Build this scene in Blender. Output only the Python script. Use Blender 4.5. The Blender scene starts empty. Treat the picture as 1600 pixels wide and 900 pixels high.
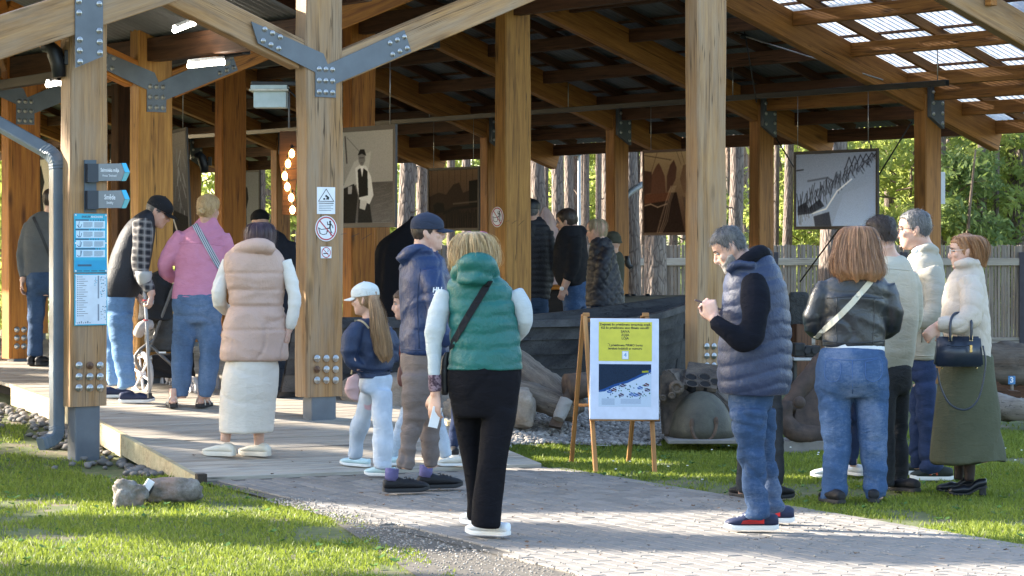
import bpy, bmesh, math, random
import numpy as np
from mathutils import Vector, Matrix, noise as mnoise

random.seed(7); RNG = np.random.default_rng(7)
SC = bpy.context.scene
COL = SC.collection
R = math.radians

# ---------------------------------------------------------------- camera
CAM_H, FPX, CX, HY = 1.58, 4000.0, 800.0, 392.0
cam_d = bpy.data.cameras.new("camera"); cam = bpy.data.objects.new("camera", cam_d); COL.objects.link(cam)
cam.location = (0, 0, CAM_H); cam.rotation_euler = (R(90), 0, 0)
cam_d.sensor_width = 36.0; cam_d.lens = 36.0 * FPX / 1600.0
cam_d.shift_y = -(450 - HY) / 1600.0
cam_d.clip_start = 0.2; cam_d.clip_end = 900
SC.camera = cam

# ---------------------------------------------------------------- light
SUN_EL, SUN_AZ = 24.0, 15.0        # sun from the left, a little behind the scene
w = bpy.data.worlds.new("World"); SC.world = w; w.use_nodes = True
nt = w.node_tree; bg = nt.nodes["Background"]
sky = nt.nodes.new("ShaderNodeTexSky"); sky.sky_type = 'NISHITA'; sky.sun_disc = False
sky.sun_elevation = R(SUN_EL); sky.sun_rotation = R(-(90 - SUN_AZ)); sky.air_density = 1.0; sky.dust_density = 1.6; sky.ozone_density = 1.0
nt.links.new(sky.outputs[0], bg.inputs[0]); bg.inputs[1].default_value = 0.14
sl = bpy.data.lights.new("sun", 'SUN'); sl.energy = 5.0; sl.angle = R(0.55); sl.color = (1.0, 0.90, 0.76)
so = bpy.data.objects.new("sun", sl); COL.objects.link(so)
SUN_DIR = Vector((-math.cos(R(SUN_EL)) * math.cos(R(SUN_AZ)), math.cos(R(SUN_EL)) * math.sin(R(SUN_AZ)), math.sin(R(SUN_EL))))
so.rotation_euler = SUN_DIR.to_track_quat('Z', 'Y').to_euler(); so.location = (-20, 10, 20)
SC.view_settings.view_transform = 'Standard'; SC.view_settings.look = 'None'
SC.view_settings.exposure = 2.42; SC.view_settings.gamma = 1.0
SC.render.engine = 'CYCLES'
SC.cycles.max_bounces = 6; SC.cycles.diffuse_bounces = 4; SC.cycles.transparent_max_bounces = 6
SC.cycles.use_denoising = True

# ---------------------------------------------------------------- coordinates
CA, SA = 0.8, 0.6                   # the pavilion stands turned 36.9 degrees
def W(px, py, Y): return Vector(((px - CX) / FPX * Y, Y, CAM_H - (py - HY) / FPX * Y))
def B(u, v, z=0.0): return Vector((CA * u - SA * v, SA * u + CA * v, z))
def u_at(px, v):
    q = (px - CX) / FPX; return v * (SA + CA * q) / (CA - SA * q)
def v_at(px, u):
    q = (px - CX) / FPX; return u * (CA - SA * q) / (SA + CA * q)
def Pv(px, py, v):
    u = u_at(px, v); p = B(u, v); p.z = CAM_H - (py - HY) / FPX * p.y; return p
def Pu(px, py, u):
    p = B(u, v_at(px, u)); p.z = CAM_H - (py - HY) / FPX * p.y; return p
def smooth(a): a = min(1.0, max(0.0, a)); return a * a * (3 - 2 * a)
def ct(x, y): return .899 * x + .438 * y, -.438 * x + .899 * y
C_L, C_R, T_FOOT = 5.76, 8.38, 16.6
def CT(c, t, z=0.0): return Vector((.899 * c - .438 * t, .438 * c + .899 * t, z))
def deck_z(t):
    return .018 + .105 * min(max(t - T_FOOT, 0), 3.1) + .045 * min(max(t - 19.7, 0), 4)
def soil_z(x, y):
    c, t = ct(x, y); u = CA * x + SA * y; v = -SA * x + CA * y
    right = .26 * smooth((v - 15.3) / 2.4) * (1 - smooth((u - 17.5) / 3.0))
    left = max(0.0, deck_z(t) - .018 - .15 * min(max((t - 16.6) / 1.2, 0), 1))
    k = smooth((c - 5.9) / 2.4)
    if t > T_FOOT and C_L - .02 < c < C_R + .02: k = 0 if c < 7 else k
    z = left * (1 - k) + right * k
    if t > T_FOOT and C_L - .1 < c < C_R + .1: z = min(z, deck_z(t) - .07)
    if y > 36: z *= max(0, 1 - (y - 36) / 6)
    return z
def floor_z(x, y):
    c, t = ct(x, y)
    if C_L <= c <= C_R and t > T_FOOT: return deck_z(t)
    if C_L <= c <= C_R: return .02
    return soil_z(x, y)
def stand(px, py):
    Y = 18.0
    for _ in range(60):
        z = floor_z((px - CX) / FPX * Y, Y)
        Y = .5 * Y + .5 * (CAM_H - z) * FPX / (py - HY)
    return Y

# ---------------------------------------------------------------- objects
WM = {}
def put(o, M=None, parent=None):
    M = Matrix.Identity(4) if M is None else M
    COL.objects.link(o); o.matrix_basis = M; WM[o.name] = M.copy()
    if parent is not None:
        o.parent = parent; o.matrix_parent_inverse = WM[parent.name].inverted()
    return o
def tag(o, label=None, cat=None, group=None, kind=None):
    if label: o['label'] = label
    if cat: o['category'] = cat
    if group: o['group'] = group
    if kind: o['kind'] = kind
    return o
def thing(name, label, cat, loc=(0, 0, 0), group=None):
    o = bpy.data.objects.new(name, None); o.empty_display_size = .1
    put(o, Matrix.Translation(Vector(loc))); return tag(o, label, cat, group)
def mesh_of(name, verts, faces, mats, smooth_=False):
    m = bpy.data.meshes.new(name)
    if isinstance(verts, np.ndarray): verts = verts.tolist()
    m.from_pydata([tuple(v) for v in verts], [], faces)
    for x in (mats if isinstance(mats, (list, tuple)) else [mats]):
        if x is not None: m.materials.append(x)
    if smooth_: m.polygons.foreach_set('use_smooth', [True] * len(m.polygons))
    m.update(); return m
def mk(name, verts, faces, mat, parent=None, M=None, smooth_=False):
    """verts in world space when M is None: they are stored about the parent's place."""
    if M is None:
        base = WM[parent.name].translation.copy() if parent is not None else Vector((0, 0, 0))
        verts = [Vector(v) - base for v in verts]; M = Matrix.Translation(base)
    return put(bpy.data.objects.new(name, mesh_of(name, verts, faces, mat, smooth_)), M, parent)
def inst(name, me, M, parent=None): return put(bpy.data.objects.new(name, me), M, parent)
def copy_to(o, M, parent=None): return put(o.copy(), M, parent)
def fast_mesh(name, co, quads, mats, smooth_=False):
    """co (n,3), quads (m,k) as numpy, quick for big meshes"""
    m = bpy.data.meshes.new(name); k = quads.shape[1]
    m.vertices.add(len(co)); m.vertices.foreach_set('co', np.asarray(co, dtype=np.float32).ravel())
    m.loops.add(quads.size); m.loops.foreach_set('vertex_index', quads.astype(np.int32).ravel())
    m.polygons.add(len(quads)); m.polygons.foreach_set('loop_start', np.arange(0, quads.size, k, dtype=np.int32))
    m.polygons.foreach_set('loop_total', np.full(len(quads), k, dtype=np.int32))
    for x in (mats if isinstance(mats, (list, tuple)) else [mats]): m.materials.append(x)
    m.update(calc_edges=True)
    if smooth_: m.polygons.foreach_set('use_smooth', np.ones(len(quads), dtype=bool))
    return m

def axes(o, x, y=None, z=None):
    M = Matrix.Identity(4)
    for i, a in enumerate((x, y, z)):
        for j in range(3): M[j][i] = a[j]
    for j in range(3): M[j][3] = o[j]
    return M
def frame_along(p0, p1, up=Vector((0, 0, 1))):
    x = (p1 - p0).normalized()
    if abs(x.dot(up)) > .99: up = Vector((SA, -CA, 0))
    y = up.cross(x).normalized(); z = x.cross(y)
    return axes(p0, x, y, z)
def box_geo(lx, ly, lz, o=(0, 0, 0), bev=0.0, seg=1):
    """a bevelled box with `o` as its low corner"""
    bm = bmesh.new(); bmesh.ops.create_cube(bm, size=1)
    for v in bm.verts: v.co = Vector(((v.co.x + .5) * lx + o[0], (v.co.y + .5) * ly + o[1], (v.co.z + .5) * lz + o[2]))
    if bev > 0: bmesh.ops.bevel(bm, geom=list(bm.edges), offset=bev, segments=seg, affect='EDGES', profile=.6)
    bm.verts.index_update()
    g = [v.co.copy() for v in bm.verts], [[v.index for v in f.verts] for f in bm.faces]
    bm.free(); return g
def beam(name, p0, p1, wd, ht, mat, parent, bev=.006, up=Vector((0, 0, 1))):
    """timber from p0 to p1: its own X runs along the grain"""
    p0, p1 = Vector(p0), Vector(p1); M = frame_along(p0, p1, up); L = (p1 - p0).length
    v, f = box_geo(L, wd, ht, (0, -wd / 2, -ht / 2), bev)
    return mk(name, v, f, mat, parent, M)
def boxw(name, c, sx, sy, sz, mat, parent, yaw=0.0, bev=.004):
    """a box standing on c (centre of its foot)"""
    v, f = box_geo(sx, sy, sz, (-sx / 2, -sy / 2, 0), bev)
    return mk(name, v, f, mat, parent, Matrix.Translation(Vector(c)) @ Matrix.Rotation(yaw, 4, 'Z'))
def join_geo(*gs):
    V, F = [], []
    for v, f in gs:
        b = len(V); V.extend([Vector(x) for x in v]); F.extend([[i + b for i in q] for q in f])
    return V, F
def xf(g, M): return [M @ Vector(v) for v in g[0]], g[1]
def ring_loft(rings, cap=True):
    n = len(rings[0]); V = [Vector(p) for r in rings for p in r]; F = []
    for i in range(len(rings) - 1):
        for j in range(n):
            a = i * n + j; b = i * n + (j + 1) % n; F.append([a, b, b + n, a + n])
    if cap:
        for k, rev in ((0, True), (len(rings) - 1, False)):
            c = Vector((0, 0, 0))
            for j in range(n): c += V[k * n + j]
            V.append(c / n); ci = len(V) - 1
            for j in range(n):
                a = k * n + j; b = k * n + (j + 1) % n
                F.append([b, a, ci] if rev else [a, b, ci])
    return V, F
def crom(P, k):
    """Catmull-Rom through the rows of P, k points per span"""
    P = np.asarray(P, float)
    if k <= 1 or len(P) < 2: return P
    Q = np.vstack([2 * P[0] - P[1], P, 2 * P[-1] - P[-2]]); out = []
    for i in range(1, len(Q) - 2):
        for s in range(k):
            t = s / k; a, b, c, d = Q[i - 1], Q[i], Q[i + 1], Q[i + 2]
            out.append(.5 * (2 * b + (c - a) * t + (2 * a - 5 * b + 4 * c - d) * t * t + (3 * b - a - 3 * c + d) * t ** 3))
    out.append(Q[-2]); return np.array(out)
def tube(pts, rad, n=10, k=3, flat=None):
    """round tube through pts (Vectors); rad one number or one per point"""
    if not hasattr(rad, '__len__'): rad = [rad] * len(pts)
    A = crom([[*p, r] for p, r in zip(pts, rad)], k); rings = []
    side = None
    for i in range(len(A)):
        p = Vector(A[i, :3]); t = Vector(A[min(i + 1, len(A) - 1), :3]) - Vector(A[max(i - 1, 0), :3])
        t = t.normalized() if t.length > 1e-9 else Vector((0, 0, 1))
        if side is None:
            side = t.cross(Vector((0, 0, 1)));
            if side.length < .1: side = t.cross(Vector((0, 1, 0)))
        side = (side - t * side.dot(t)).normalized(); nn = t.cross(side); r = max(A[i, 3], 1e-4)
        rings.append([p + side * (r * math.cos(2 * math.pi * j / n)) + nn * (r * (flat or 1) * math.sin(2 * math.pi * j / n)) for j in range(n)])
    return ring_loft(rings)
def ellip(c, rx, ry, rz, M=None, n=12, m=8):
    M = M or Matrix.Identity(3); rings = []
    for i in range(m + 1):
        ph = -math.pi / 2 + math.pi * (i + .001) / (m + .002); cz, cr = math.sin(ph), math.cos(ph)
        rings.append([Vector(c) + M @ Vector((rx * cr * math.cos(2 * math.pi * j / n), ry * cr * math.sin(2 * math.pi * j / n), rz * cz)) for j in range(n)])
    return ring_loft(rings)
def cyl(p0, p1, r, n=12, r1=None): return tube([Vector(p0), Vector(p1)], [r, r if r1 is None else r1], n, 1)
def prism(poly, x, y, o, depth):
    """polygon given as (a,b) in the plane (x,y) at o, pushed back by depth along -(x cross y)"""
    nrm = Vector(x).cross(Vector(y)).normalized(); n = len(poly)
    f = [Vector(o) + Vector(x) * a + Vector(y) * b for a, b in poly]
    V = f + [p - nrm * depth for p in f]
    F = [list(range(n)), list(range(2 * n - 1, n - 1, -1))] + [[(i + 1) % n, i, i + n, (i + 1) % n + n] for i in range(n)]
    return V, F

# ---------------------------------------------------------------- materials
MATS = {}
class NT:
    def __init__(s, name):
        s.m = bpy.data.materials.new(name); s.m.use_nodes = True; s.t = s.m.node_tree; s.b = s.t.nodes["Principled BSDF"]; s.out = s.t.nodes["Material Output"]
    def n(s, typ, **kw):
        x = s.t.nodes.new(typ)
        for k, v in kw.items():
            if hasattr(x, k) and not k[0].isupper(): setattr(x, k, v)
            else: x.inputs[k].default_value = v
        return x
    def l(s, a, b): s.t.links.new(a, b)
    def coord(s, kind='Object', scale=(1, 1, 1), rnd=True):
        tc = s.n("ShaderNodeTexCoord"); mp = s.n("ShaderNodeMapping"); mp.inputs['Scale'].default_value = scale
        s.l(tc.outputs[kind], mp.inputs['Vector'])
        if rnd:
            oi = s.n("ShaderNodeObjectInfo"); mu = s.n("ShaderNodeVectorMath", operation='SCALE'); mu.inputs[0].default_value = (37, 53, 71)
            s.l(oi.outputs['Random'], mu.inputs['Scale']); s.l(mu.outputs[0], mp.inputs['Location'])
        return mp.outputs[0]
    def noise(s, v, scale, detail=4, rough=.6, dist=0.0):
        x = s.n("ShaderNodeTexNoise"); x.inputs['Scale'].default_value = scale; x.inputs['Detail'].default_value = detail
        x.inputs['Roughness'].default_value = rough; x.inputs['Distortion'].default_value = dist
        s.l(v, x.inputs['Vector']); return x.outputs['Fac']
    def ramp(s, f, stops, interp='LINEAR'):
        x = s.n("ShaderNodeValToRGB"); e = x.color_ramp.elements; x.color_ramp.interpolation = interp
        while len(e) < len(stops): e.new(.5)
        for i, (p, c) in enumerate(stops): e[i].position = p; e[i].color = (*c, 1) if len(c) == 3 else c
        s.l(f, x.inputs[0]); return x.outputs[0]
    def mix(s, f, a, b, mode='MIX'):
        x = s.n("ShaderNodeMix", data_type='RGBA', blend_type=mode)
        for sock, val in ((x.inputs[0], f), (x.inputs[6], a), (x.inputs[7], b)):
            if isinstance(val, (int, float)): sock.default_value = val
            elif isinstance(val, tuple): sock.default_value = (*val, 1) if len(val) == 3 else val
            else: s.l(val, sock)
        return x.outputs[2]
    def math(s, op, a, b=0.0, clamp=False):
        x = s.n("ShaderNodeMath", operation=op); x.use_clamp = clamp
        for sock, val in ((x.inputs[0], a), (x.inputs[1], b)):
            if isinstance(val, (int, float)): sock.default_value = val
            else: s.l(val, sock)
        return x.outputs[0]
    def bump(s, h, strength=.3, dist=.01, normal=None):
        x = s.n("ShaderNodeBump"); x.inputs['Strength'].default_value = strength; x.inputs['Distance'].default_value = dist
        s.l(h, x.inputs['Height'])
        if normal is not None: s.l(normal, x.inputs['Normal'])
        s.l(x.outputs[0], s.b.inputs['Normal']); return x.outputs[0]
    def set(s, **kw):
        for k, v in kw.items():
            k = k.replace('_', ' ')
            if isinstance(v, (int, float)): s.b.inputs[k].default_value = v
            elif isinstance(v, tuple): s.b.inputs[k].default_value = (*v, 1) if len(v) == 3 else v
            else: s.l(v, s.b.inputs[k])
        return s
def pm(name, c1, c2=None, ns=8.0, scale=(1, 1, 1), rough=.7, bump=.0, bs=60.0, bd=.004, metal=0.0, spec=.4, detail=5, contrast=(.3, .7), rnd=True, sheen=0.0, coat=0.0, hue=0.0):
    """one noise-mottled surface"""
    if name in MATS: return MATS[name]
    t = NT(name); v = t.coord('Object', scale, rnd); c2 = c2 or tuple(x * .72 for x in c1)
    f = t.noise(v, ns, detail); col = t.ramp(f, [(contrast[0], c2), (contrast[1], c1)])
    if hue:
        oi = t.n("ShaderNodeObjectInfo"); hs = t.n("ShaderNodeHueSaturation"); t.l(col, hs.inputs['Color'])
        t.l(t.math('ADD', t.math('MULTIPLY', oi.outputs['Random'], hue), 1 - hue / 2), hs.inputs['Value']); col = hs.outputs[0]
    t.set(Base_Color=col, Roughness=rough, Metallic=metal)
    t.b.inputs['Specular IOR Level'].default_value = spec
    if sheen: t.b.inputs['Sheen Weight'].default_value = sheen
    if coat: t.b.inputs['Coat Weight'].default_value = coat
    if bump: t.bump(t.noise(v, bs, 3), bump, bd)
    MATS[name] = t.m; return t.m
def wood(name, light, dark, grey=None, gamt=0.0, knots=True, rough=.62, streak=1.0):
    """sawn timber, grain along the piece's own X"""
    if name in MATS: return MATS[name]
    t = NT(name); v = t.coord('Object', (.55, 9, 9)); vk = t.coord('Object', (.9, 3.2, 3.2)); vf = t.coord('Object', (2.2, 60, 60))
    g = t.noise(v, 2.6, 7, .62, .6); fine = t.noise(vf, 2.0, 4, .7)
    col = t.ramp(g, [(.32, tuple(x * .8 for x in dark)), (.5, tuple((a + b) / 2 for a, b in zip(light, dark))), (.68, light)])
    col = t.mix(t.math('MULTIPLY', t.ramp(fine, [(.35, (1, 1, 1)), (.62, (0, 0, 0))]), .38 * streak), col, tuple(x * .45 for x in dark))
    if grey:
        gn = t.noise(t.coord('Object', (.5, 3, 3)), 1.7, 5, .65)
        col = t.mix(t.math('MULTIPLY', t.ramp(gn, [(.35, (0, 0, 0)), (.68, (1, 1, 1))]), gamt), col, grey)
    if knots:
        vo = t.n("ShaderNodeTexVoronoi"); vo.inputs['Scale'].default_value = 1.5; t.l(vk, vo.inputs['Vector'])
        col = t.mix(t.ramp(vo.outputs['Distance'], [(.03, (.9, .9, .9)), (.10, (.45, .45, .45)), (.17, (0, 0, 0))]), col, tuple(x * .32 for x in dark))
    cr = t.noise(t.coord('Object', (.35, 22, 22)), 1.3, 2, .5)
    crk = t.ramp(cr, [(.485, (0, 0, 0)), (.497, (1, 1, 1)), (.503, (1, 1, 1)), (.515, (0, 0, 0))])
    crm = t.ramp(t.noise(t.coord('Object', (.6, 4, 4)), 1.1, 2), [(.46, (0, 0, 0)), (.54, (1, 1, 1))])
    crack = t.math('MULTIPLY', t.math('MULTIPLY', crk, crm), .92)
    col = t.mix(crack, col, tuple(x * .2 for x in dark))
    oi = t.n("ShaderNodeObjectInfo"); hs = t.n("ShaderNodeHueSaturation"); t.l(col, hs.inputs['Color'])
    t.l(t.math('ADD', t.math('MULTIPLY', oi.outputs['Random'], .3), .85), hs.inputs['Value'])
    t.set(Base_Color=hs.outputs[0], Roughness=rough); t.b.inputs['Specular IOR Level'].default_value = .3
    t.bump(t.math('SUBTRACT', t.math('ADD', t.math('MULTIPLY', g, .6), t.math('MULTIPLY', fine, .5)), crack), .35, .004)
    MATS[name] = t.m; return t.m
def leafmat(name, c1, c2, transl=.45, rough=.55):
    if name in MATS: return MATS[name]
    t = NT(name); ge = t.n("ShaderNodeNewGeometry"); f = t.noise(t.coord('Object'), 1.3, 3)
    f2 = t.math('ADD', t.math('MULTIPLY', ge.outputs['Random Per Island'], .6), t.math('MULTIPLY', f, .45))
    col = t.ramp(f2, [(.2, c2), (.8, c1)])
    t.set(Base_Color=col, Roughness=rough); t.b.inputs['Specular IOR Level'].default_value = .25
    tr = t.n("ShaderNodeBsdfTranslucent"); t.l(t.mix(.35, col, (c1[0] * 1.25, c1[1] * 1.25, c1[2] * .7)), tr.inputs[0])
    mx = t.n("ShaderNodeMixShader"); mx.inputs[0].default_value = transl
    t.l(t.b.outputs[0], mx.inputs[1]); t.l(tr.outputs[0], mx.inputs[2]); t.l(mx.outputs[0], t.out.inputs[0])
    MATS[name] = t.m; return t.m
def emis(name, col, strength):
    if name in MATS: return MATS[name]
    t = NT(name); t.set(Base_Color=col, Emission_Color=col, Emission_Strength=strength); MATS[name] = t.m; return t.m
def plain(name, col, rough=.6, metal=0.0, spec=.4):
    return pm(name, col, tuple(x * .86 for x in col), 12, rough=rough, metal=metal, spec=spec)

STEEL = pm("dark_grey_steel", (.105, .125, .15), (.075, .09, .11), 6, rough=.5, spec=.5, bump=.05, bs=150)
BLACK = plain("black_plastic", (.012, .013, .016), .45)
ZINC = pm("galvanised_steel", (.62, .62, .60), (.42, .42, .41), 30, rough=.35, metal=.85)
RUSTBOLT = pm("rusty_steel", (.22, .12, .07), (.10, .06, .045), 40, rough=.7, metal=.3)
WHITE = plain("white_paint", (.74, .76, .78), .5)
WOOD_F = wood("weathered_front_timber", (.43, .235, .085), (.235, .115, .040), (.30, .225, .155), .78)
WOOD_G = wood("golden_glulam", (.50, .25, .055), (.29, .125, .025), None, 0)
WOOD_O = wood("bounce_orange_timber", (.56, .215, .030), (.32, .10, .015), None, 0)  # warm bounced light on the inner posts is put into this orange
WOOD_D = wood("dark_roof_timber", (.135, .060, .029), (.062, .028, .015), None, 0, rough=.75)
WOOD_R = wood("rafter_timber", (.44, .195, .048), (.25, .10, .026), None, 0)
WOOD_X = wood("grey_deck_boards", (.46, .40, .32), (.30, .25, .195), (.42, .40, .36), .6, knots=False)
WOOD_E = wood("varnished_easel_wood", (.50, .26, .10), (.36, .16, .05), None, 0, knots=False)
WOOD_K = wood("tarred_boat_planks", (.030, .032, .040), (.012, .013, .018), (.16, .155, .15), .35, knots=False, rough=.7)
WOOD_Z = wood("grey_driftwood", (.30, .25, .20), (.14, .11, .085), (.30, .27, .24), .6)
# grove that shades the place: (offset across the sunbeam, distance, height, crown from, crown radius, seed)
SHADE = [(9.6, 17, 15, 2.2, 1.0, 99), (11.2, 19, 15, 2.2, .6, 109), (13.55, 17, 15, 2.2, .5, 101), (13.6, 25, 17, 3, .45, 102), (15.55, 16, 15, 2.2, .42, 103), (15.6, 23, 17, 3, .4, 104), (16.5, 20, 15, 2.4, .4, 105), (17.1, 26, 17, 3, .32, 115), (16.3, 29, 17, 3, .4, 121),
         (18.3, 17, 14, 2.4, .22, 106), (18.35, 26, 17, 3, .2, 116), (20.8, 19, 15, 2.4, .5, 107), (23.2, 20, 15, 2.4, .6, 108), (25.6, 22, 16, 2.4, .5, 111), (29.6, 23, 16, 2.4, .9, 112), (33, 24, 16, 2.4, 1.0, 113)]
# ================================================================= ground, path, ramp
def heightfield(name, xs, ys, zf, mat):
    V = [(x, y, zf(x, y)) for y in ys for x in xs]; n = len(xs)
    F = [[j * n + i, j * n + i + 1, (j + 1) * n + i + 1, (j + 1) * n + i] for j in range(len(ys) - 1) for i in range(n - 1)]
    return mk(name, V, F, mat, None, None, True)
t = NT("lawn_soil"); v = t.coord('Object', rnd=False)
f1 = t.noise(v, .9, 6, .65); f2 = t.noise(v, 14, 5, .7); f3 = t.noise(v, 3.2, 4)
c = t.ramp(f2, [(.3, (.050, .062, .016)), (.7, (.105, .125, .035))])
c = t.mix(t.ramp(f3, [(.52, (0, 0, 0)), (.66, (1, 1, 1))]), c, (.15, .12, .075))
t.set(Base_Color=c, Roughness=.95); t.bump(f2, .6, .02); M_SOIL = t.m
xs = list(np.concatenate([np.linspace(-160, -9, 20), np.arange(-8.75, 9.1, .25), np.linspace(10, 160, 20)]))
ys = list(np.concatenate([np.linspace(-30, 10, 8), np.arange(11, 31, .25), np.arange(31, 46, 1.0), np.linspace(50, 420, 26)]))
ground = heightfield("ground", xs, ys, lambda x, y: soil_z(x, y) - .012, M_SOIL); tag(ground, kind='structure')

# gravel bed under the pavilion and along its front
t = NT("pale_gravel"); v = t.coord('Object', rnd=False); vo = t.n("ShaderNodeTexVoronoi"); vo.inputs['Scale'].default_value = 26; t.l(v, vo.inputs['Vector'])
sep = t.n("ShaderNodeSeparateColor"); t.l(vo.outputs['Color'], sep.inputs[0])
c = t.ramp(sep.outputs[0], [(0, (.22, .19, .16)), (.5, (.40, .37, .33)), (1, (.55, .53, .50))])
t.set(Base_Color=c, Roughness=.9); t.bump(t.math('SUBTRACT', 1.0, vo.outputs['Distance']), .9, .03); M_GRAVEL = t.m
def in_gravel(x, y):
    u = CA * x + SA * y; vv = -SA * x + CA * y; c_, t_ = ct(x, y)
    edge = 15.8 + .22 * math.sin(u * 1.7) + max(0, u - 13.2) * 1.1
    return c_ > C_R + .03 and vv > edge and u > 9.5
gs = .2; gx = np.arange(-9, 12, gs); gy = np.arange(17.5, 36, gs); V = []; F = []; idx = {}
def gvert(x, y):
    k = (round(x, 3), round(y, 3))
    if k not in idx: idx[k] = len(V); V.append((x, y, soil_z(x, y) + .004))
    return idx[k]
for x in gx:
    for y in gy:
        if in_gravel(x + gs / 2, y + gs / 2): F.append([gvert(x, y), gvert(x + gs, y), gvert(x + gs, y + gs), gvert(x, y + gs)])
gravel_bed = mk("gravel_bed", V, F, M_GRAVEL); tag(gravel_bed, kind='structure')

def pebble_geo(seed, sub=1, rough=.25):
    bm = bmesh.new(); bmesh.ops.create_icosphere(bm, subdivisions=sub, radius=1); rs = Vector((seed * 3.1, seed * 1.7, seed * .9))
    for q in bm.verts: q.co *= 1 + rough * mnoise.noise(q.co * 1.2 + rs)
    g = [q.co.copy() for q in bm.verts], [[q.index for q in f.verts] for f in bm.faces]; bm.free(); return g
t = NT("river_stone"); v = t.coord('Object'); f = t.noise(v, 9, 6); ge = t.n("ShaderNodeNewGeometry")
c = t.ramp(t.math('ADD', t.math('MULTIPLY', ge.outputs['Random Per Island'], .6), t.math('MULTIPLY', f, .4)), [(.15, (.11, .10, .09)), (.5, (.22, .20, .18)), (.85, (.37, .345, .31))])
t.set(Base_Color=c, Roughness=.85); t.bump(t.noise(v, 40, 4), .3, .005); M_STONE = t.m
def scatter_stones(name, pts, smin, smax, mat, flat=.65):
    base = [pebble_geo(k, 1) for k in range(5)]; VV, FF, nb = [], [], 0
    for p in pts:
        g = base[random.randrange(5)]; s = random.uniform(smin, smax); A = np.array(g[0]) * [s, s * random.uniform(.7, 1), s * flat]
        a = random.random() * 6.28; ca, sa = math.cos(a), math.sin(a); A = A @ np.array([[ca, sa, 0], [-sa, ca, 0], [0, 0, 1]]) + np.array(p)
        VV.append(A); FF.append(np.array(g[1]) + nb); nb += len(A)
    return inst(name, fast_mesh(name, np.vstack(VV), np.vstack(FF), mat, True), Matrix.Identity(4))
pts = []
while len(pts) < 5200:
    x, y = random.uniform(-1.6, 6.2), random.uniform(18.5, 24)
    if in_gravel(x, y) and (-SA * x + CA * y) < 17.6: pts.append((x, y, soil_z(x, y) + .012))
o = scatter_stones("gravel", pts, .012, .032, M_STONE); tag(o, kind='stuff')

# ---- paved path: one child per paver for the nearest 300, the rest joined
t = NT("concrete_paver"); v = t.coord('Object'); oi = t.n("ShaderNodeObjectInfo"); ge = t.n("ShaderNodeNewGeometry")
f = t.noise(v, 3, 5); f2 = t.noise(v, 120, 3)
k = t.math('ADD', t.math('MULTIPLY', ge.outputs['Random Per Island'], .42), t.math('ADD', t.math('MULTIPLY', f, .55), t.math('MULTIPLY', f2, .22)))
c = t.ramp(k, [(.2, (.122, .113, .102)), (.55, (.168, .155, .139)), (.9, (.22, .204, .184))]); t.set(Base_Color=c, Roughness=.88); t.bump(f2, .35, .003); M_PAVER = t.m
t = NT("sandy_joint"); v = t.coord('Object', rnd=False); f = t.noise(v, 50, 5)
t.set(Base_Color=t.ramp(f, [(.3, (.055, .05, .042)), (.7, (.12, .105, .085))]), Roughness=.95); M_SAND = t.m
path = mk("paved_path", [CT(c_, t_, .0) for t_ in (2, T_FOOT + .12) for c_ in (C_L, C_R)], [[0, 1, 3, 2]], M_SAND); tag(path, kind='structure')
verge = mk('sand_verge', [CT(C_L + .02, 14.6, -.005), CT(C_L + .02, 8, -.005), CT(C_L - 1.5, 8, -.005)], [[0, 1, 2]], M_SAND); tag(verge, kind='structure')
PL, PW, GAP = .2, .1, .008
pav_me = mesh_of("paver", *box_geo(PW - GAP, PL - GAP, .05, (-(PW - GAP) / 2, -(PL - GAP) / 2, -.05), .004), M_PAVER)
cells = []
for i in range(int((C_R - C_L) / PW) + 1):
    c_ = C_L + PW * (i + .5); off = (i % 2) * PL / 2
    for j in range(-2, 48):
        t_ = T_FOOT + .05 - PL * j - off
        if t_ > T_FOOT + .02: continue
        e = .10 * math.sin(t_ * 2.1) if i < 2 else 0
        if c_ - C_L < .05 + e: continue
        p = CT(c_, t_); X, Yy = p.x, p.y; px, py = CX + X / Yy * FPX, HY + CAM_H / Yy * FPX
        cells.append((c_, t_, p, (-90 < px < 1690 and py < 985)))
vis = sorted([c for c in cells if c[3]], key=lambda c: c[2].y)
seen = [c for c in vis if -15 < CX + c[2].x / c[2].y * FPX < 1615 and HY + CAM_H / c[2].y * FPX < 905]
single = set(id(c) for c in seen[:300])
BASE = math.atan2(.438, .899)
def paver_M(c):
    rz = BASE + random.gauss(0, .010); z = .010 + random.gauss(0, .0007)
    return Matrix.Translation((c[2].x + random.gauss(0, .0015), c[2].y + random.gauss(0, .0015), z)) @ Matrix.Rotation(rz, 4, 'Z') @ Matrix.Rotation(random.gauss(0, .004), 4, 'X') @ Matrix.Rotation(random.gauss(0, .005), 4, 'Y')
pv = np.array([v.co[:] for v in pav_me.vertices]); pf = [list(p.vertices) for p in pav_me.polygons]; VV, FF = [], []
for c in cells:
    M = paver_M(c)
    if id(c) in single: inst("paver", pav_me, M, path)
    else:
        b = sum(len(a) for a in VV) if False else len(VV) * len(pv)
        VV.append(pv @ np.array(M.to_3x3()).T + np.array(M.translation)); FF.extend([[i + b for i in q] for q in pf])
rest = inst("paver_field", mesh_of("paver_field", np.vstack(VV), FF, M_PAVER), Matrix.Identity(4), path); rest['kind'] = 'stuff'
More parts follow.
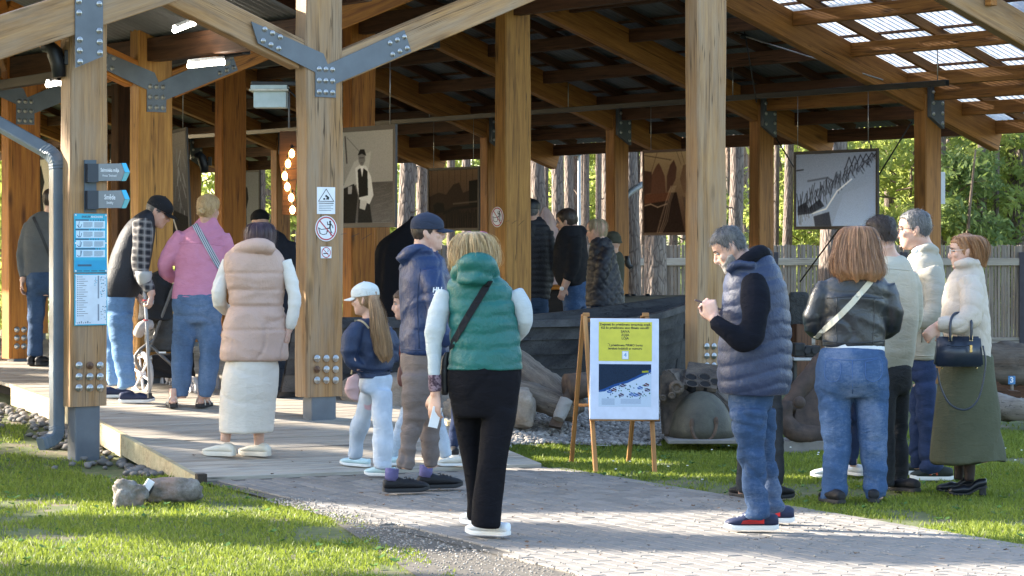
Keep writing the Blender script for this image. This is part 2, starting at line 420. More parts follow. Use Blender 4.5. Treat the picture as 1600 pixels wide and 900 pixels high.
# sand and grit spilled along the near edge, dry leaves on the stones
pts = []
for _ in range(2600):
    t_ = random.uniform(9, 15.2); c_ = C_L + abs(random.gauss(0, .14)) - .12 - random.random() * max(0, 14.1 - t_) * .22; p = CT(c_, t_); pts.append((p.x, p.y, .014))
for _ in range(1400):
    t_ = random.uniform(9, 16.4); c_ = random.uniform(C_L, C_R); p = CT(c_, t_)
    if mnoise.noise(Vector((p.x * .9, p.y * .9, 4))) > .05: pts.append((p.x, p.y, .013))
o = scatter_stones("grit", pts, .003, .009, M_STONE, .5); tag(o, kind='stuff')
M_LEAFDRY = pm("dry_leaf", (.16, .085, .04), (.07, .04, .02), 20, rough=.85)
VV, FF = [], []
for _ in range(130):
    t_ = random.uniform(10, 17.5); c_ = random.uniform(C_L + .1, C_R - .05); p = CT(c_, t_, max(.018, deck_z(t_) if t_ > T_FOOT else .018) + .006); s = random.uniform(.006, .018); a = random.random() * 6.28; b = len(VV)
    for q in range(5):
        an = a + q * 1.257; VV.append(p + Vector((math.cos(an) * s, math.sin(an) * s * .8, random.uniform(0, .012))))
    FF.append([b, b + 1, b + 2, b + 3, b + 4])
o = mk("leaf_litter", VV, FF, M_LEAFDRY); tag(o, kind='stuff')

# ---- timber ramp up into the pavilion
ramp = mk("boardwalk", [CT(c_, t_, (deck_z(t_) if t_ > T_FOOT else .0) - .05) for t_ in (T_FOOT + .05, 19.7, 31) for c_ in (C_L + .05, C_R - .05)],
          [[0, 1, 3, 2], [2, 3, 5, 4]], plain("deck_underside", (.05, .04, .03), .9)); tag(ramp, kind='structure')
PWD = .14; t_ = T_FOOT + .1 + PWD / 2
while t_ < 30.5:
    z0, z1 = deck_z(t_ - PWD / 2), deck_z(t_ + PWD / 2); sl_ = math.atan2(z1 - z0, PWD)
    ext = 0 if t_ < 19.2 else 0
    X = Vector((.899, .438, 0)); Yv = (CT(0, 1, 0) - CT(0, 0, 0)).normalized() * math.cos(sl_) + Vector((0, 0, math.sin(sl_)))
    gv, gf = box_geo(C_R - C_L, PWD - .008, .032, (-(C_R - C_L) / 2, -(PWD - .008) / 2, -.032), .004)
    j = random.gauss(0, .004); M = axes(CT((C_L + C_R) / 2 + j, t_, (z0 + z1) / 2 + random.gauss(0, .0012)), X, Yv, X.cross(Yv))
    mk("plank", gv, gf, WOOD_X, ramp, M); t_ += PWD
WOOD_EDGE = wood("pale_edge_board", (.50, .40, .25), (.33, .25, .14), (.36, .36, .24), .5, knots=False)
def edge_board(c_, t0, t1, h, top):
    n = 6; prev = None
    for i in range(1):
        pts = [CT(c_, t0 + (t1 - t0) * k / n) for k in range(n + 1)]
        top_ = [Vector((p.x, p.y, deck_z(t0 + (t1 - t0) * k / n) + top)) for k, p in enumerate(pts)]
    V, F = [], []; nx = Vector((.899, .438, 0)) * .02
    for k, p in enumerate(top_):
        hh = h(t0 + (t1 - t0) * k / n)
        V += [p - nx, p + nx, p + nx - Vector((0, 0, hh)), p - nx - Vector((0, 0, hh))]
    for k in range(n):
        a = 4 * k; F += [[a + i, a + (i + 1) % 4, a + 4 + (i + 1) % 4, a + 4 + i] for i in range(4)]
    F += [[3, 2, 1, 0], [4 * n, 4 * n + 1, 4 * n + 2, 4 * n + 3]]
    return mk("edge_board", V, F, WOOD_EDGE, ramp)
edge_board(C_L - .02, T_FOOT + .05, 18.35, lambda t_: .06 + .09 * min(1, (t_ - T_FOOT) / 1.2), .012)
edge_board(C_L - .02, 18.36, 21.5, lambda t_: .17, .012)
edge_board(C_R + .02, T_FOOT + .9, 19.1, lambda t_: .09, .03)
boxw("edge_stub", CT(C_L - .035, T_FOOT - .02, -.02), .07, .06, .085, pm("wet_dark_timber", (.06, .045, .03), (.03, .02, .015), 14, rough=.8), ramp, BASE)

# ---- cobbles at the foot of the ramp's edge
cob = thing("cobble_bed", "bed of rounded grey cobbles beside the ramp edge under the downpipe", "cobble bed", (-3.7, 19.6, soil_z(-3.7, 19.6)))
cob_me = [mesh_of("cobble", *pebble_geo(40 + k, 2, .35), pm('grey_cobble', (.19, .175, .16), (.085, .08, .075), 18, rough=.9, hue=.5, bump=.3, bs=60), True) for k in range(6)]; placed = []
for _ in range(900):
    t_ = random.uniform(17.25, 21.5); c_ = C_L - .06 - abs(random.gauss(0, .17)) * (1.1 if t_ > 18 else .5); p = CT(c_, t_)
    r = random.uniform(.02, .046)
    if any((p.x - q[0]) ** 2 + (p.y - q[1]) ** 2 < (.85 * (r + q[2])) ** 2 for q in placed) or len(placed) > 150: continue
    placed.append((p.x, p.y, r)); z = soil_z(p.x, p.y) + r * .25
    inst("cobble", cob_me[len(placed) % 6], Matrix.Translation((p.x, p.y, z)) @ Matrix.Rotation(random.random() * 6, 4, 'Z') @ Matrix.Diagonal((r, r * random.uniform(.7, 1), r * .62, 1)), cob)
# ---- the lawn
def in_lawn(x, y):
    c_, t_ = ct(x, y)
    wob = .05 * math.sin(t_ * 3.3) + .04 * math.sin(t_ * 7.7 + 1)
    if t_ < T_FOOT + .1 and C_L + .03 + wob - max(0, 14.1 - t_) * .21 < c_ < C_R - .02 + .4 * wob: return False
    if t_ >= T_FOOT + .1 and c_ > C_L - .05 and c_ < C_R + .04: return False
    if t_ > 17.3 and C_L - .42 - .1 * math.sin(t_ * 4) < c_ <= C_L: return False
    if in_gravel(x, y): return False
    return True
def bare(x, y):
    return mnoise.noise(Vector((x * 1.1, y * .8, 3.3))) + .5 * mnoise.noise(Vector((x * 3.1, y * 2.2, 9.1)))
NB = 0; BX, BY, BH = [], [], []
def sow(x0, x1, y0, y1, n):
    for _ in range(n):
        x, y = random.uniform(x0, x1), random.uniform(y0, y1)
        px = CX + x / y * FPX
        if px < -60 or px > 1660 or not in_lawn(x, y): continue
        b = bare(x, y)
        if b > .22 and random.random() < min(.93, (b - .22) * 4): continue
        BX.append(x); BY.append(y); BH.append(random.uniform(.012, .036) * (1.0 - .5 * max(0, b)) * (1.5 if random.random() < .04 else 1))
sow(-4.4, .4, 12.2, 20.5, 125000); sow(-.3, 5.2, 13.2, 22.5, 190000); sow(2.5, 9.5, 20, 42, 26000)
n = len(BX); bx, by, bh = map(np.array, (BX, BY, BH)); bz = np.array([soil_z(x, y) for x, y in zip(BX, BY)]) - .012
far = np.clip((by - 12) / 20, 0, 1); wdt = RNG.uniform(.0022, .0048, n) * (1 + far); an = RNG.uniform(0, 2 * np.pi, n); le = RNG.normal(0, .45, (n, 2)) * bh[:, None]
dx, dy = np.cos(an) * wdt, np.sin(an) * wdt
P = np.empty((n, 5, 3)); base = np.stack([bx, by, bz], 1); side = np.stack([dx, dy, 0 * dx], 1)
midp = base + np.stack([le[:, 0] * .35, le[:, 1] * .35, bh * .6], 1); tip = base + np.stack([le[:, 0], le[:, 1], bh], 1)
P[:, 0] = base - side; P[:, 1] = base + side; P[:, 2] = midp + side * .7; P[:, 3] = midp - side * .7; P[:, 4] = tip
i0 = np.arange(n)[:, None] * 5
tri = np.concatenate([i0 + [0, 1, 2], i0 + [0, 2, 3], i0 + [3, 2, 4]])
M_GRASS = leafmat("grass_blade", (.235, .285, .045), (.095, .135, .024), .42, .5)
lawn = inst("lawn_grass", fast_mesh("lawn_grass", P.reshape(-1, 3), tri, M_GRASS), Matrix.Identity(4)); tag(lawn, kind='stuff')
# broad-leaved weeds and daisies in the lawn
VV, FF = [], []
for _ in range(420):
    x, y = random.choice([(random.uniform(-4.2, .2), random.uniform(12.6, 19.5)), (random.uniform(-.2, 5), random.uniform(13.5, 21.5))])
    if not in_lawn(x, y): continue
    z = soil_z(x, y)
    for k in range(random.randint(3, 6)):
        a = random.random() * 6.28; L = random.uniform(.02, .05); d = Vector((math.cos(a), math.sin(a), .45)); s_ = Vector((-math.sin(a), math.cos(a), 0)) * L * .28; b = len(VV); p = Vector((x, y, z + .005))
        VV += [p, p + d * L * .6 + s_, p + d * L, p + d * L * .6 - s_]; FF.append([b, b + 1, b + 2, b + 3])
o = mk("lawn_weeds", VV, FF, leafmat("weed_leaf", (.10, .20, .05), (.05, .11, .025), .3)); tag(o, kind='stuff')
M_PETAL = plain("white_petal", (.8, .8, .78), .6); VV, FF = [], []
for _ in range(60):
    x, y = random.uniform(-.2, 5), random.uniform(14, 20.5)
    if not in_lawn(x, y): continue
    g = ellip((x, y, soil_z(x, y) + .05), .009, .009, .004, None, 6, 3); b = len(VV); VV += g[0]; FF += [[i + b for i in q] for q in g[1]]
o = mk("daisies", VV, FF, M_PETAL); tag(o, kind='stuff')

# ================================================================= trees and fence
t = NT("pine_bark"); v = t.coord('Object', (1, 1, .32)); vo = t.n("ShaderNodeTexVoronoi", feature='DISTANCE_TO_EDGE'); vo.inputs['Scale'].default_value = 15; t.l(v, vo.inputs['Vector'])
f = t.noise(v, 11, 6, .7); oi = t.n("ShaderNodeObjectInfo")
c = t.ramp(f, [(.25, (.075, .055, .044)), (.5, (.175, .138, .115)), (.75, (.28, .235, .20))])
c = t.mix(t.ramp(vo.outputs['Distance'], [(.0, (.8, .8, .8)), (.12, (0, 0, 0))]), c, (.05, .035, .028))
gz = t.n("ShaderNodeTexCoord"); sx = t.n("ShaderNodeSeparateXYZ"); t.l(gz.outputs['Object'], sx.inputs[0])
c = t.mix(t.math('MULTIPLY', t.ramp(t.math('MULTIPLY', sx.outputs[2], .1), [(.35, (0, 0, 0)), (.75, (1, 1, 1))]), .8), c, (.40, .20, .09))
t.set(Base_Color=c, Roughness=.9); t.bump(t.math('ADD', t.math('MULTIPLY', vo.outputs['Distance'], 1.2), t.math('MULTIPLY', f, .5)), .9, .03); M_BARK = t.m
M_TWIG = pm("grey_twig", (.20, .15, .11), (.10, .07, .05), 10, rough=.9)
def trunk_geo(H, r0, r1, lean=(0, 0), n=12, seed=0, k=9):
    pts = [Vector((lean[0] * z / H + .06 * math.sin(z * .6 + seed) * min(1, z / 3), lean[1] * z / H + .05 * math.cos(z * .5 + seed) * min(1, z / 3), z)) for z in np.linspace(-.2, H, k)]
    rad = [r0 * (1.18 if i == 0 else 1) + (r1 - r0) * i / (k - 1) for i in range(k)]
    V, F = tube(pts, rad, n, 2)
    return [p + Vector((mnoise.noise(p * 3 + Vector((seed, 0, 0))), mnoise.noise(p * 3 + Vector((0, seed, 5))), 0)) * r0 * .16 for p in V], F
def leaf_cloud(clumps, n, size, rng, aspect=.55, droop=0.0):
    """n small leaf quads gathered in clumps [(centre, radius)]"""
    C = np.array([c for c, r in clumps]); Rr = np.array([r for c, r in clumps]); wts = Rr ** 2; k = rng.choice(len(C), n, p=wts / wts.sum())
    d = rng.normal(0, 1, (n, 3)); d /= np.linalg.norm(d, axis=1)[:, None]; p = C[k] + d * (Rr[k] * rng.uniform(.25, 1, n) ** .6)[:, None] * [1, 1, .75]
    a = rng.normal(0, 1, (n, 3)); a[:, 2] -= droop; a /= np.linalg.norm(a, axis=1)[:, None]; b = np.cross(a, rng.normal(0, 1, (n, 3))); b /= np.linalg.norm(b, axis=1)[:, None]
    s = size * rng.uniform(.6, 1.4, n)[:, None]; a = a * s; b = b * s * aspect
    P = np.stack([p - a, p + b * .5, p + a, p - b * .5], 1).reshape(-1, 3)
    return P, np.arange(4 * n).reshape(n, 4)
def pine_parts(H, r0, r1, seed, crown_from, cr, lean=(0, 0), dens=1.0, stubs=True, size=.085):
    rng = np.random.default_rng(seed); rd = random.Random(seed); tv, tf = trunk_geo(H, r0, r1, lean, 12, seed, 10)
    LV, LF, cl = [], [], []
    nb = int((H - crown_from) * 3.2) + 3
    for i in range(nb):
        z = crown_from + (H - crown_from) * (i + .5) / nb; a = i * 2.4 + rd.random(); L = cr * (1 - .75 * ((z - crown_from) / (H - crown_from)) ** 1.5) * rd.uniform(.6, 1.1)
        p0 = Vector((lean[0] * z / H, lean[1] * z / H, z)); p1 = p0 + Vector((math.cos(a) * L, math.sin(a) * L, L * rd.uniform(-.1, .3)))
        g = tube([p0, (p0 + p1) / 2 + Vector((0, 0, .1 * L)), p1], [r1 * .45 + .012, r1 * .3, .008], 5, 1); b = len(LV); LV += g[0]; LF += [[j + b for j in q] for q in g[1]]
        for s in (.45, .7, .95): cl.append((p0.lerp(p1, s) + Vector((rd.gauss(0, .15), rd.gauss(0, .15), .1)), L * .22 + .15))
    if stubs:
        for i in range(7):
            z = rd.uniform(2.0, crown_from); a = rd.random() * 6.28; L = rd.uniform(.3, 1.1); p0 = Vector((lean[0] * z / H, lean[1] * z / H, z))
            g = tube([p0, p0 + Vector((math.cos(a), math.sin(a), -.1)) * L * .6, p0 + Vector((math.cos(a), math.sin(a), .05)) * L], [.018, .012, .004], 4, 1); b = len(LV); LV += g[0]; LF += [[j + b for j in q] for q in g[1]]
    P, Q = leaf_cloud([(np.array(c), r) for c, r in cl], int(1300 * dens), size, rng, .35)
    return mesh_of("trunk", tv, tf, M_BARK, True), mesh_of("limb", LV, LF, M_TWIG, True), fast_mesh("crown", P, Q, M_NEEDLE)
M_NEEDLE = leafmat("pine_needles", (.075, .115, .035), (.028, .05, .018), .2)
def place_tree(kind, label, group, parts, x, y, rz, s=1.0, sz=None, z=None):
    z = soil_z(x, y) if z is None else z; root = thing(kind, label, "tree", (x, y, z), group)
    M = Matrix.Translation((x, y, z)) @ Matrix.Rotation(rz, 4, 'Z') @ Matrix.Diagonal((s, s, sz or s, 1))
    for n_, m_ in zip(("trunk", "limb", "crown"), parts):
        if m_ is not None: inst(n_, m_, M, root)
    return root
pineA = pine_parts(17, .20, .07, 11, 9.5, 2.3, (.3, .1)); pineB = pine_parts(18, .20, .07, 12, 10.5, 2.0, (-.35, .2)); pineC = pine_parts(14, .20, .06, 13, 8, 1.8, (.1, -.2))
# the trunks one can tell apart, close behind the pavilion: (px, width in px, distance, lean of the label)
big = [(633, 27, 42, "thick pine with deeply cracked bark standing left of the bird box tree", 0), (657, 20, 43, "pine carrying the small wooden bird box, beyond the hanging photographs", 1),
       (845, 24, 38, "grey barked pine just right of the knotty middle post", 0), (874, 20, 41, "straight grey pine left of the blue topped lamp post", 1), (892, 16, 43.6, "slim pine right behind the blue topped lamp post", 0),
       (913, 9, 47, "thinnest pine right of the blue topped lamp post", 2), (990, 22, 36, "stout pine left of the brown net photograph", 0), (1022, 34, 41.0, "broad double width pine below the brown net photograph", 1),
       (1147, 23, 38, "pine right of the pale front post, half hidden by a dark post", 0), (1311, 40, 45.5, "very thick pine above the grey pier photograph", 1), (1351, 36, 47, "reddish thick pine above the right corner of the pier photograph", 2),
       (1297, 38, 35, "pine standing before the fence behind the long haired woman", 0), (1594, 34, 46, "leaning sunlit pine at the right edge of the picture", 1),
       (286, 26, 49, "pine glimpsed behind the tilted photograph at left", 0), (440, 15, 47, "pine glimpsed left of the glowing bulb board", 1), (407, 14, 48, "pale pine left of the plank of bulbs", 2), (182, 14, 51, "pine glimpsed beside the arrow signs", 0), (88, 18, 53, "pine glimpsed behind the downpipe bend", 1), (728, 15, 45, "pine above the dark harbour photograph, nearer the middle post", 2), (705, 14, 46, "pine above the dark harbour photograph, left of its neighbour", 0)]
for px, wpx, Y, lab, k in big:
    p = W(px, 400, Y); s = wpx / FPX * Y / .37
    rt = place_tree("pine_tree", lab, "pines close behind the pavilion", (pineA, pineB, pineC)[k], p.x, Y, random.random() * 6.28, s, 1.0)
    if px == 657: BIRD = (p.x, Y)
# the wood beyond the fence
rf = random.Random(5); nwood = 0
for i in range(150):
    Y = rf.uniform(49, 120) if i < 115 else rf.uniform(44.5, 52); px = rf.uniform(-60, 1680) if i < 115 else rf.choice([rf.uniform(1195, 1640), rf.uniform(840, 1060)]); x = (px - CX) / FPX * Y
    place_tree("pine_tree", "slender pine trunk standing in the sunny wood beyond the fence", "pines in the wood beyond the fence", (pineA, pineB, pineC)[i % 3], x, Y, rf.random() * 6.28, rf.uniform(.4, 1.05) if i < 115 else rf.uniform(.22, .5), rf.uniform(.9, 1.15))
# young broadleaf trees in fresh leaf
M_LEAFY = leafmat("fresh_spring_leaf", (.40, .45, .15), (.18, .25, .07), .66)
M_LEAFD = leafmat("deep_green_leaf", (.22, .29, .10), (.085, .13, .045), .45)
def sapling(seed, H, n, mat, size=.075):
    rng = np.random.default_rng(seed); rd = random.Random(seed); tv, tf = trunk_geo(H, .055, .015, (rd.gauss(0, .3), rd.gauss(0, .3)), 7, seed, 8); LV, LF, cl = [], [], []
    for i in range(26):
        z = H * (.12 + .85 * i / 26); a = i * 2.4; L = H * .34 * (1 - .55 * i / 26) * rd.uniform(.6, 1.2); p0 = Vector((0, 0, z)); p1 = p0 + Vector((math.cos(a) * L, math.sin(a) * L, L * rd.uniform(-.15, .4)))
        g = tube([p0, (p0 + p1) / 2 + Vector((0, 0, .06)), p1], [.016, .011, .004], 4, 1); b = len(LV); LV += g[0]; LF += [[j + b for j in q] for q in g[1]]
        for s in (.35, .65, .95): cl.append((np.array(p0.lerp(p1, s)) + rng.normal(0, .1, 3), rd.uniform(.16, .40)))
    P, Q = leaf_cloud(cl, n, size, rng, .75, .4)
    return mesh_of("trunk", tv, tf, M_TWIG, True), mesh_of("limb", LV, LF, M_TWIG, True), fast_mesh("crown", P, Q, mat)
saps = [sapling(21, 4.2, 4600, M_LEAFY), sapling(22, 5.2, 5200, M_LEAFY), sapling(23, 3.4, 4200, M_LEAFD), sapling(24, 4.6, 4600, M_LEAFY)]
spots = [(1400, 46), (1455, 47), (1500, 44.6), (1545, 46), (1580, 48), (1620, 46), (1520, 50), (1420, 52), (1480, 54), (1560, 56), (1385, 50), (1250, 50), (1230, 56), (1270, 60), (1210, 64), (930, 54), (960, 58), (905, 60), (1080, 57), (1130, 60), (700, 54), (650, 60), (740, 62), (590, 56), (450, 50), (300, 56), (160, 52), (60, 50), (5, 48), (-20, 52), (1640, 60), (1350, 58), (880, 66), (995, 70), (1450, 70), (1300, 72), (1600, 72)]
for i, (px, Y) in enumerate(spots):
    p = W(px, 400, Y); lab = ("bright young broadleaf tree in fresh leaf beyond the fence", "bright young broadleaf tree in fresh leaf beyond the fence", "darker green bushy sapling growing beyond the fence", "bright young broadleaf tree in fresh leaf beyond the fence")[i % 4]
    place_tree("young_tree", lab, "young trees beyond the fence", saps[i % 4], p.x, Y, rf.random() * 6.28, rf.uniform(.8, 1.25), None, -.2)
# far wood that reads as one mass
rng = np.random.default_rng(77); cl = [(np.array([rng.uniform(-38, 38), rng.uniform(112, 150), rng.uniform(.3, 14)]), rng.uniform(.8, 2.2)) for _ in range(420)]
P, Q = leaf_cloud(cl, 17000, .30, rng, .7)
o = inst("far_woods", fast_mesh("far_woods", P, Q, [leafmat("far_leaf", (.24, .32, .09), (.09, .14, .045), .5)]), Matrix.Identity(4)); tag(o, kind='stuff')
cl = [(np.array([rng.uniform(-28, 28), rng.uniform(46, 100), rng.uniform(-.1, .5)]), rng.uniform(.3, .8)) for _ in range(420)]
P, Q = leaf_cloud(cl, 22000, .11, rng, .6)
o = inst("undergrowth", fast_mesh("undergrowth", P, Q, [M_LEAFD]), Matrix.Identity(4)); tag(o, kind='stuff')
# pines to the left that shade the place: (w across the sunbeam, distance out, height, crown start, crown radius)
def shade_pine(wv, d, H, cf, cr, seed, s=1.0):
    # a point at distance d towards the sun from the line X=0, offset wv across the beam
    sx_, sy_ = SUN_DIR.x, SUN_DIR.y; L = math.hypot(sx_, sy_); sx_, sy_ = sx_ / L, sy_ / L
    nx, ny = -sy_ * -1, sx_ * -1        # across the beam, pointing away from the camera
    x, y = nx * wv + sx_ * d, ny * wv + sy_ * d
    pp = pine_parts(H, .2, .06, seed, cf, cr, (0, 0), 8.0, False, .19)
    return place_tree("pine_tree", "tall pine of the grove left of the pavilion", "pines of the grove to the left", pp, x, y, seed * 1.3, s, 1.0, 0)
for wv, d, H, cf, cr, seed in SHADE: shade_pine(wv, d, H, cf, cr, seed)

# ---- slatted fence
FY, FTOP = 42.6, CAM_H + 7.0 / FPX * 42.6
fence = thing("slatted_fence", "long weathered fence of narrow upright slats with dark posts", "fence", W(1100, 540, FY))
t = wood("grey_fence_slat", (.24, .195, .155), (.145, .112, .088), (.26, .235, .21), .6, knots=False)
sl_me = mesh_of("slat", *box_geo(FTOP + .08, .046, .022, (0, -.023, -.011), .004), t)
px = 566.0; k = 0
def slat_M(x, y, z): return axes((x, y, z), Vector((0, 0, 1)), Vector((1, 0, 0)), Vector((0, 1, 0)))
while px < 1625 and k < 290:
    p = W(px, 400, FY)
    inst("slat", sl_me, slat_M(p.x, FY + random.gauss(0, .003), -.06 + random.gauss(0, .006)) @ Matrix.Rotation(random.gauss(0, .004), 4, 'Z'), fence); px += 5.05; k += 1
xl, xr = W(560, 0, FY).x, W(1632, 0, FY).x; zr = CAM_H - 17 / FPX * FY
fr = wood("fence_rail_timber", (.36, .32, .26), (.24, .2, .16), (.4, .38, .35), .6, knots=False)
edges = [560, 655, 843, 1028, 1210, 1412, 1597, 1640]
for a, b in zip(edges[:-1], edges[1:]):
    for z in (zr, CAM_H - 141 / FPX * FY): beam("rail", (W(a, 0, FY).x + .05, FY - .04, z), (W(b, 0, FY).x - .05, FY - .04, z), .035, .125, fr, fence)
for e in edges[1:-1]:
    boxw("fence_post", (W(e, 0, FY).x, FY - .03, -.05), .115, .09, CAM_H - 2 / FPX * FY + .05, pm("dark_post_paint", (.035, .033, .045), (.022, .02, .03), 8, rough=.6), fence)
fx0, fx1 = W(-80, 0, FY).x, xl
# ================================================================= the timber pavilion
pav = thing("timber_pavilion", "large open timber pavilion on thick posts with steel brackets and a corrugated roof", "pavilion", B(14.85, 17.1, .2))
VG = [17.1, 19.8, 22.5, 25.2, 27.9, 30.6, 33.3, 36.0, 38.7, 41.4]
UV_, UM, UE, U0 = 10.89, 14.85, 20.57, 8.88
UR = 15.74
def low_left(u): return 2.94 + .397 * (u - 11.14)       # underside, slope up from the valley to the ridge
def top_right(u): return 4.21 + .34 * (18.18 - u)       # upper side, slope down to the eave
def low_small(u): return 2.97 + .377 * (10.8 - u)
def low_smallr(u): return 3.25 + .35 * (u - 8.88)
UX = Vector((CA, SA, 0)); VX = Vector((-SA, CA, 0)); ZX = Vector((0, 0, 1)); FN = Vector((SA, -CA, 0))
bolt_me = None
def bolt_geo(r=.022, h=.016):
    g = join_geo(cyl((0, 0, 0), (0, 0, .004), r * 1.25, 10), cyl((0, 0, .004), (0, 0, h), r * .78, 6), ellip((0, 0, h), r * .45, r * .45, .008, None, 8, 4)); return g
bolt_me = mesh_of("bolt", *bolt_geo(), ZINC, True); bolt_rust = mesh_of("bolt", *bolt_geo(), RUSTBOLT, True)
def bolt(parent, p, nrm=FN, s=1.0, rusty=False):
    x = ZX.cross(nrm).normalized(); inst("bolt", bolt_rust if rusty else bolt_me, axes(p, x * s, ZX * s, nrm * s), parent)
def post(u, v, wu, dv, z0, z1, mat, seed=0, taper=0.0, base=True, hewn=.004):
    """square timber standing on a steel shoe; its own X is the grain, upwards"""
    n = 14; V, F = [], []; H = z1 - z0; prof = [(-1, -1), (0, -1.0), (1, -1), (1, 1), (0, 1), (-1, 1)]; prof = []
    c = .012
    for (a, b) in ((-1, -1), (1, -1), (1, 1), (-1, 1)): prof.append((a, b))
    pr = []
    hw, hd = wu / 2, dv / 2
    for (a, b), d in zip(prof, ((0, 1), (1, 0), (0, -1), (-1, 0))):
        pass
    ring = [(-hw + c, -hd), (-hw * .33, -hd), (hw * .33, -hd), (hw - c, -hd), (hw, -hd + c), (hw, 0), (hw, hd - c), (hw - c, hd), (-hw + c, hd), (-hw, hd - c), (-hw, 0), (-hw, -hd + c)]
    M = axes(B(u, v, z0), ZX, UX, VX)       # local x up, y along u, z along v
    for i in range(n + 1):
        x = H * i / n; k = 1 - taper * i / n
        for (a, b) in ring:
            q = Vector((x * 1.3, a * 4 + seed, b * 4))
            V.append(Vector((x, a * k + hewn * mnoise.noise(q + Vector((0, 7, 0))) * 2, b + hewn * mnoise.noise(q))))
    m = len(ring)
    for i in range(n):
        for j in range(m): a = i * m + j; b = i * m + (j + 1) % m; F.append([a, b, b + m, a + m])
    F.append(list(range(m))); F.append([n * m + j for j in reversed(range(m))])
    o = mk("post", V, F, mat, pav, M)
    if base:
        g = soil_z(*B(u, v).xy) - .05; c_, t_ = ct(*B(u, v).xy)
        bv, bf = box_geo(wu * .66, dv * .8, z0 - g + .01, (-wu * .33, -dv * .4, 0), .006); mk("post_shoe", bv, bf, STEEL, o, axes(B(u, v, g), UX, VX, ZX))
    return o
# front frame posts, measured on the photograph
D_F = .17
p1x0, p1x1, p0x0, p0x1 = 479, 536.5, 111, 168
def wide(xa, xb, v): return u_at(xa, v), u_at(xb, v)
def front_post(xa, xb, v, dv, ybase, ytop_z, mat, shoe_px, seed, hewn=.006):
    vf = v - dv / 2; ua, ub = wide(xa, xb, vf); uc = (ua + ub) / 2; Yc = B(uc, vf).y
    z0 = CAM_H - (ybase - HY) / FPX * Yc
    return post(uc, v, ub - ua, dv, z0, ytop_z, mat, seed, 0, True, hewn), uc, vf
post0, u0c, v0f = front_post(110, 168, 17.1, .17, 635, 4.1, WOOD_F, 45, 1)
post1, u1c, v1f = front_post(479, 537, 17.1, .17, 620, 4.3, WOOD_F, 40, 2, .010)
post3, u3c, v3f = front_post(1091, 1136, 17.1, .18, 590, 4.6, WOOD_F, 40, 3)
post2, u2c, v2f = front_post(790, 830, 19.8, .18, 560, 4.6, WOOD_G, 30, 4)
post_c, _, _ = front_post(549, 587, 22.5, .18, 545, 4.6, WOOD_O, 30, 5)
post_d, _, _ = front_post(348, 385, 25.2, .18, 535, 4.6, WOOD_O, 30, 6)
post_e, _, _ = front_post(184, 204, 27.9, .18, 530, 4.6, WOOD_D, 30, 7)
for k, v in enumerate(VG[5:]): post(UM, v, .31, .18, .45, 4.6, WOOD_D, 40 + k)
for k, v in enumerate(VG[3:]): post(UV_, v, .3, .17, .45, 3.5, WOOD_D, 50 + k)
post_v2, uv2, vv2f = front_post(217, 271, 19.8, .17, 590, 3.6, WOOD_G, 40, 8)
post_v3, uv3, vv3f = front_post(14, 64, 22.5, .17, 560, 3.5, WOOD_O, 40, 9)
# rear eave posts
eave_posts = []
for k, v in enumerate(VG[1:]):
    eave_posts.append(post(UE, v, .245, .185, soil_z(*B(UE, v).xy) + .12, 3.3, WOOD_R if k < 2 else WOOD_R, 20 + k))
# bolts at the post feet
def foot_bolts(pobj, xs_, ys_, vf, rusty=()):
    for i, y in enumerate(ys_):
        for j, x in enumerate(xs_): bolt(pobj, Pv(x, y, vf) + FN * .004, FN, 1.05, (i, j) in rusty)
foot_bolts(post0, (123, 140, 156), (571, 588.5, 606), v0f, {(0, 1)})
foot_bolts(post1, (495, 509.5, 524), (560, 577, 594), v1f, {(1, 0)})
foot_bolts(post3, (1104, 1115), (541, 556, 571), v3f)
for pobj, xs_, ys_, vf in ((post_v3, (26, 37), (515, 528, 541), vv3f), (post_v2, (236, 250), (545, 560, 575), vv2f)): foot_bolts(pobj, xs_, ys_, vf)
# rafters of every frame: small front gable, then the big roof
def frame(v, main, thick=.13, front=False):
    dp = .24; off = 0
    vb = v
    def raf(ua, za, ub, zb, h, mat, name="rafter"):
        beam(name, B(ua, vb, za), B(ub, vb, zb), thick, h, mat, pav, .008)
    h = .235
    raf(8.0, low_smallr(8.0) + .14, 9.52, low_smallr(9.52) + .14, .27, main)
    raf(UV_ - .16, low_small(UV_ - .16) + h / 2, 9.50, low_small(9.50) + h / 2, h, main)
    raf(UV_ + .17, low_left(UV_ + .17) + h / 2, UR, low_left(UR) + h / 2, h, main)
    if not front or True:
        zt = lambda u: top_right(u) - .165
        raf(UR - .02, zt(UR - .02), 21.69, zt(21.69), .31, WOOD_R if v > 18 else main)
frame(17.1, WOOD_F, .13, True)
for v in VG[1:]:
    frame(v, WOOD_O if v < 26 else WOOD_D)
    beam("upper_rafter", B(UV_ - .1, v, low_left(UV_ - .1) + .235 * 1.06 + .42 - .14), B(UR, v, low_left(UR) + .235 * 1.06 + .42 - .14), .12, .26, WOOD_R if v < 23 else WOOD_D, pav, .008)
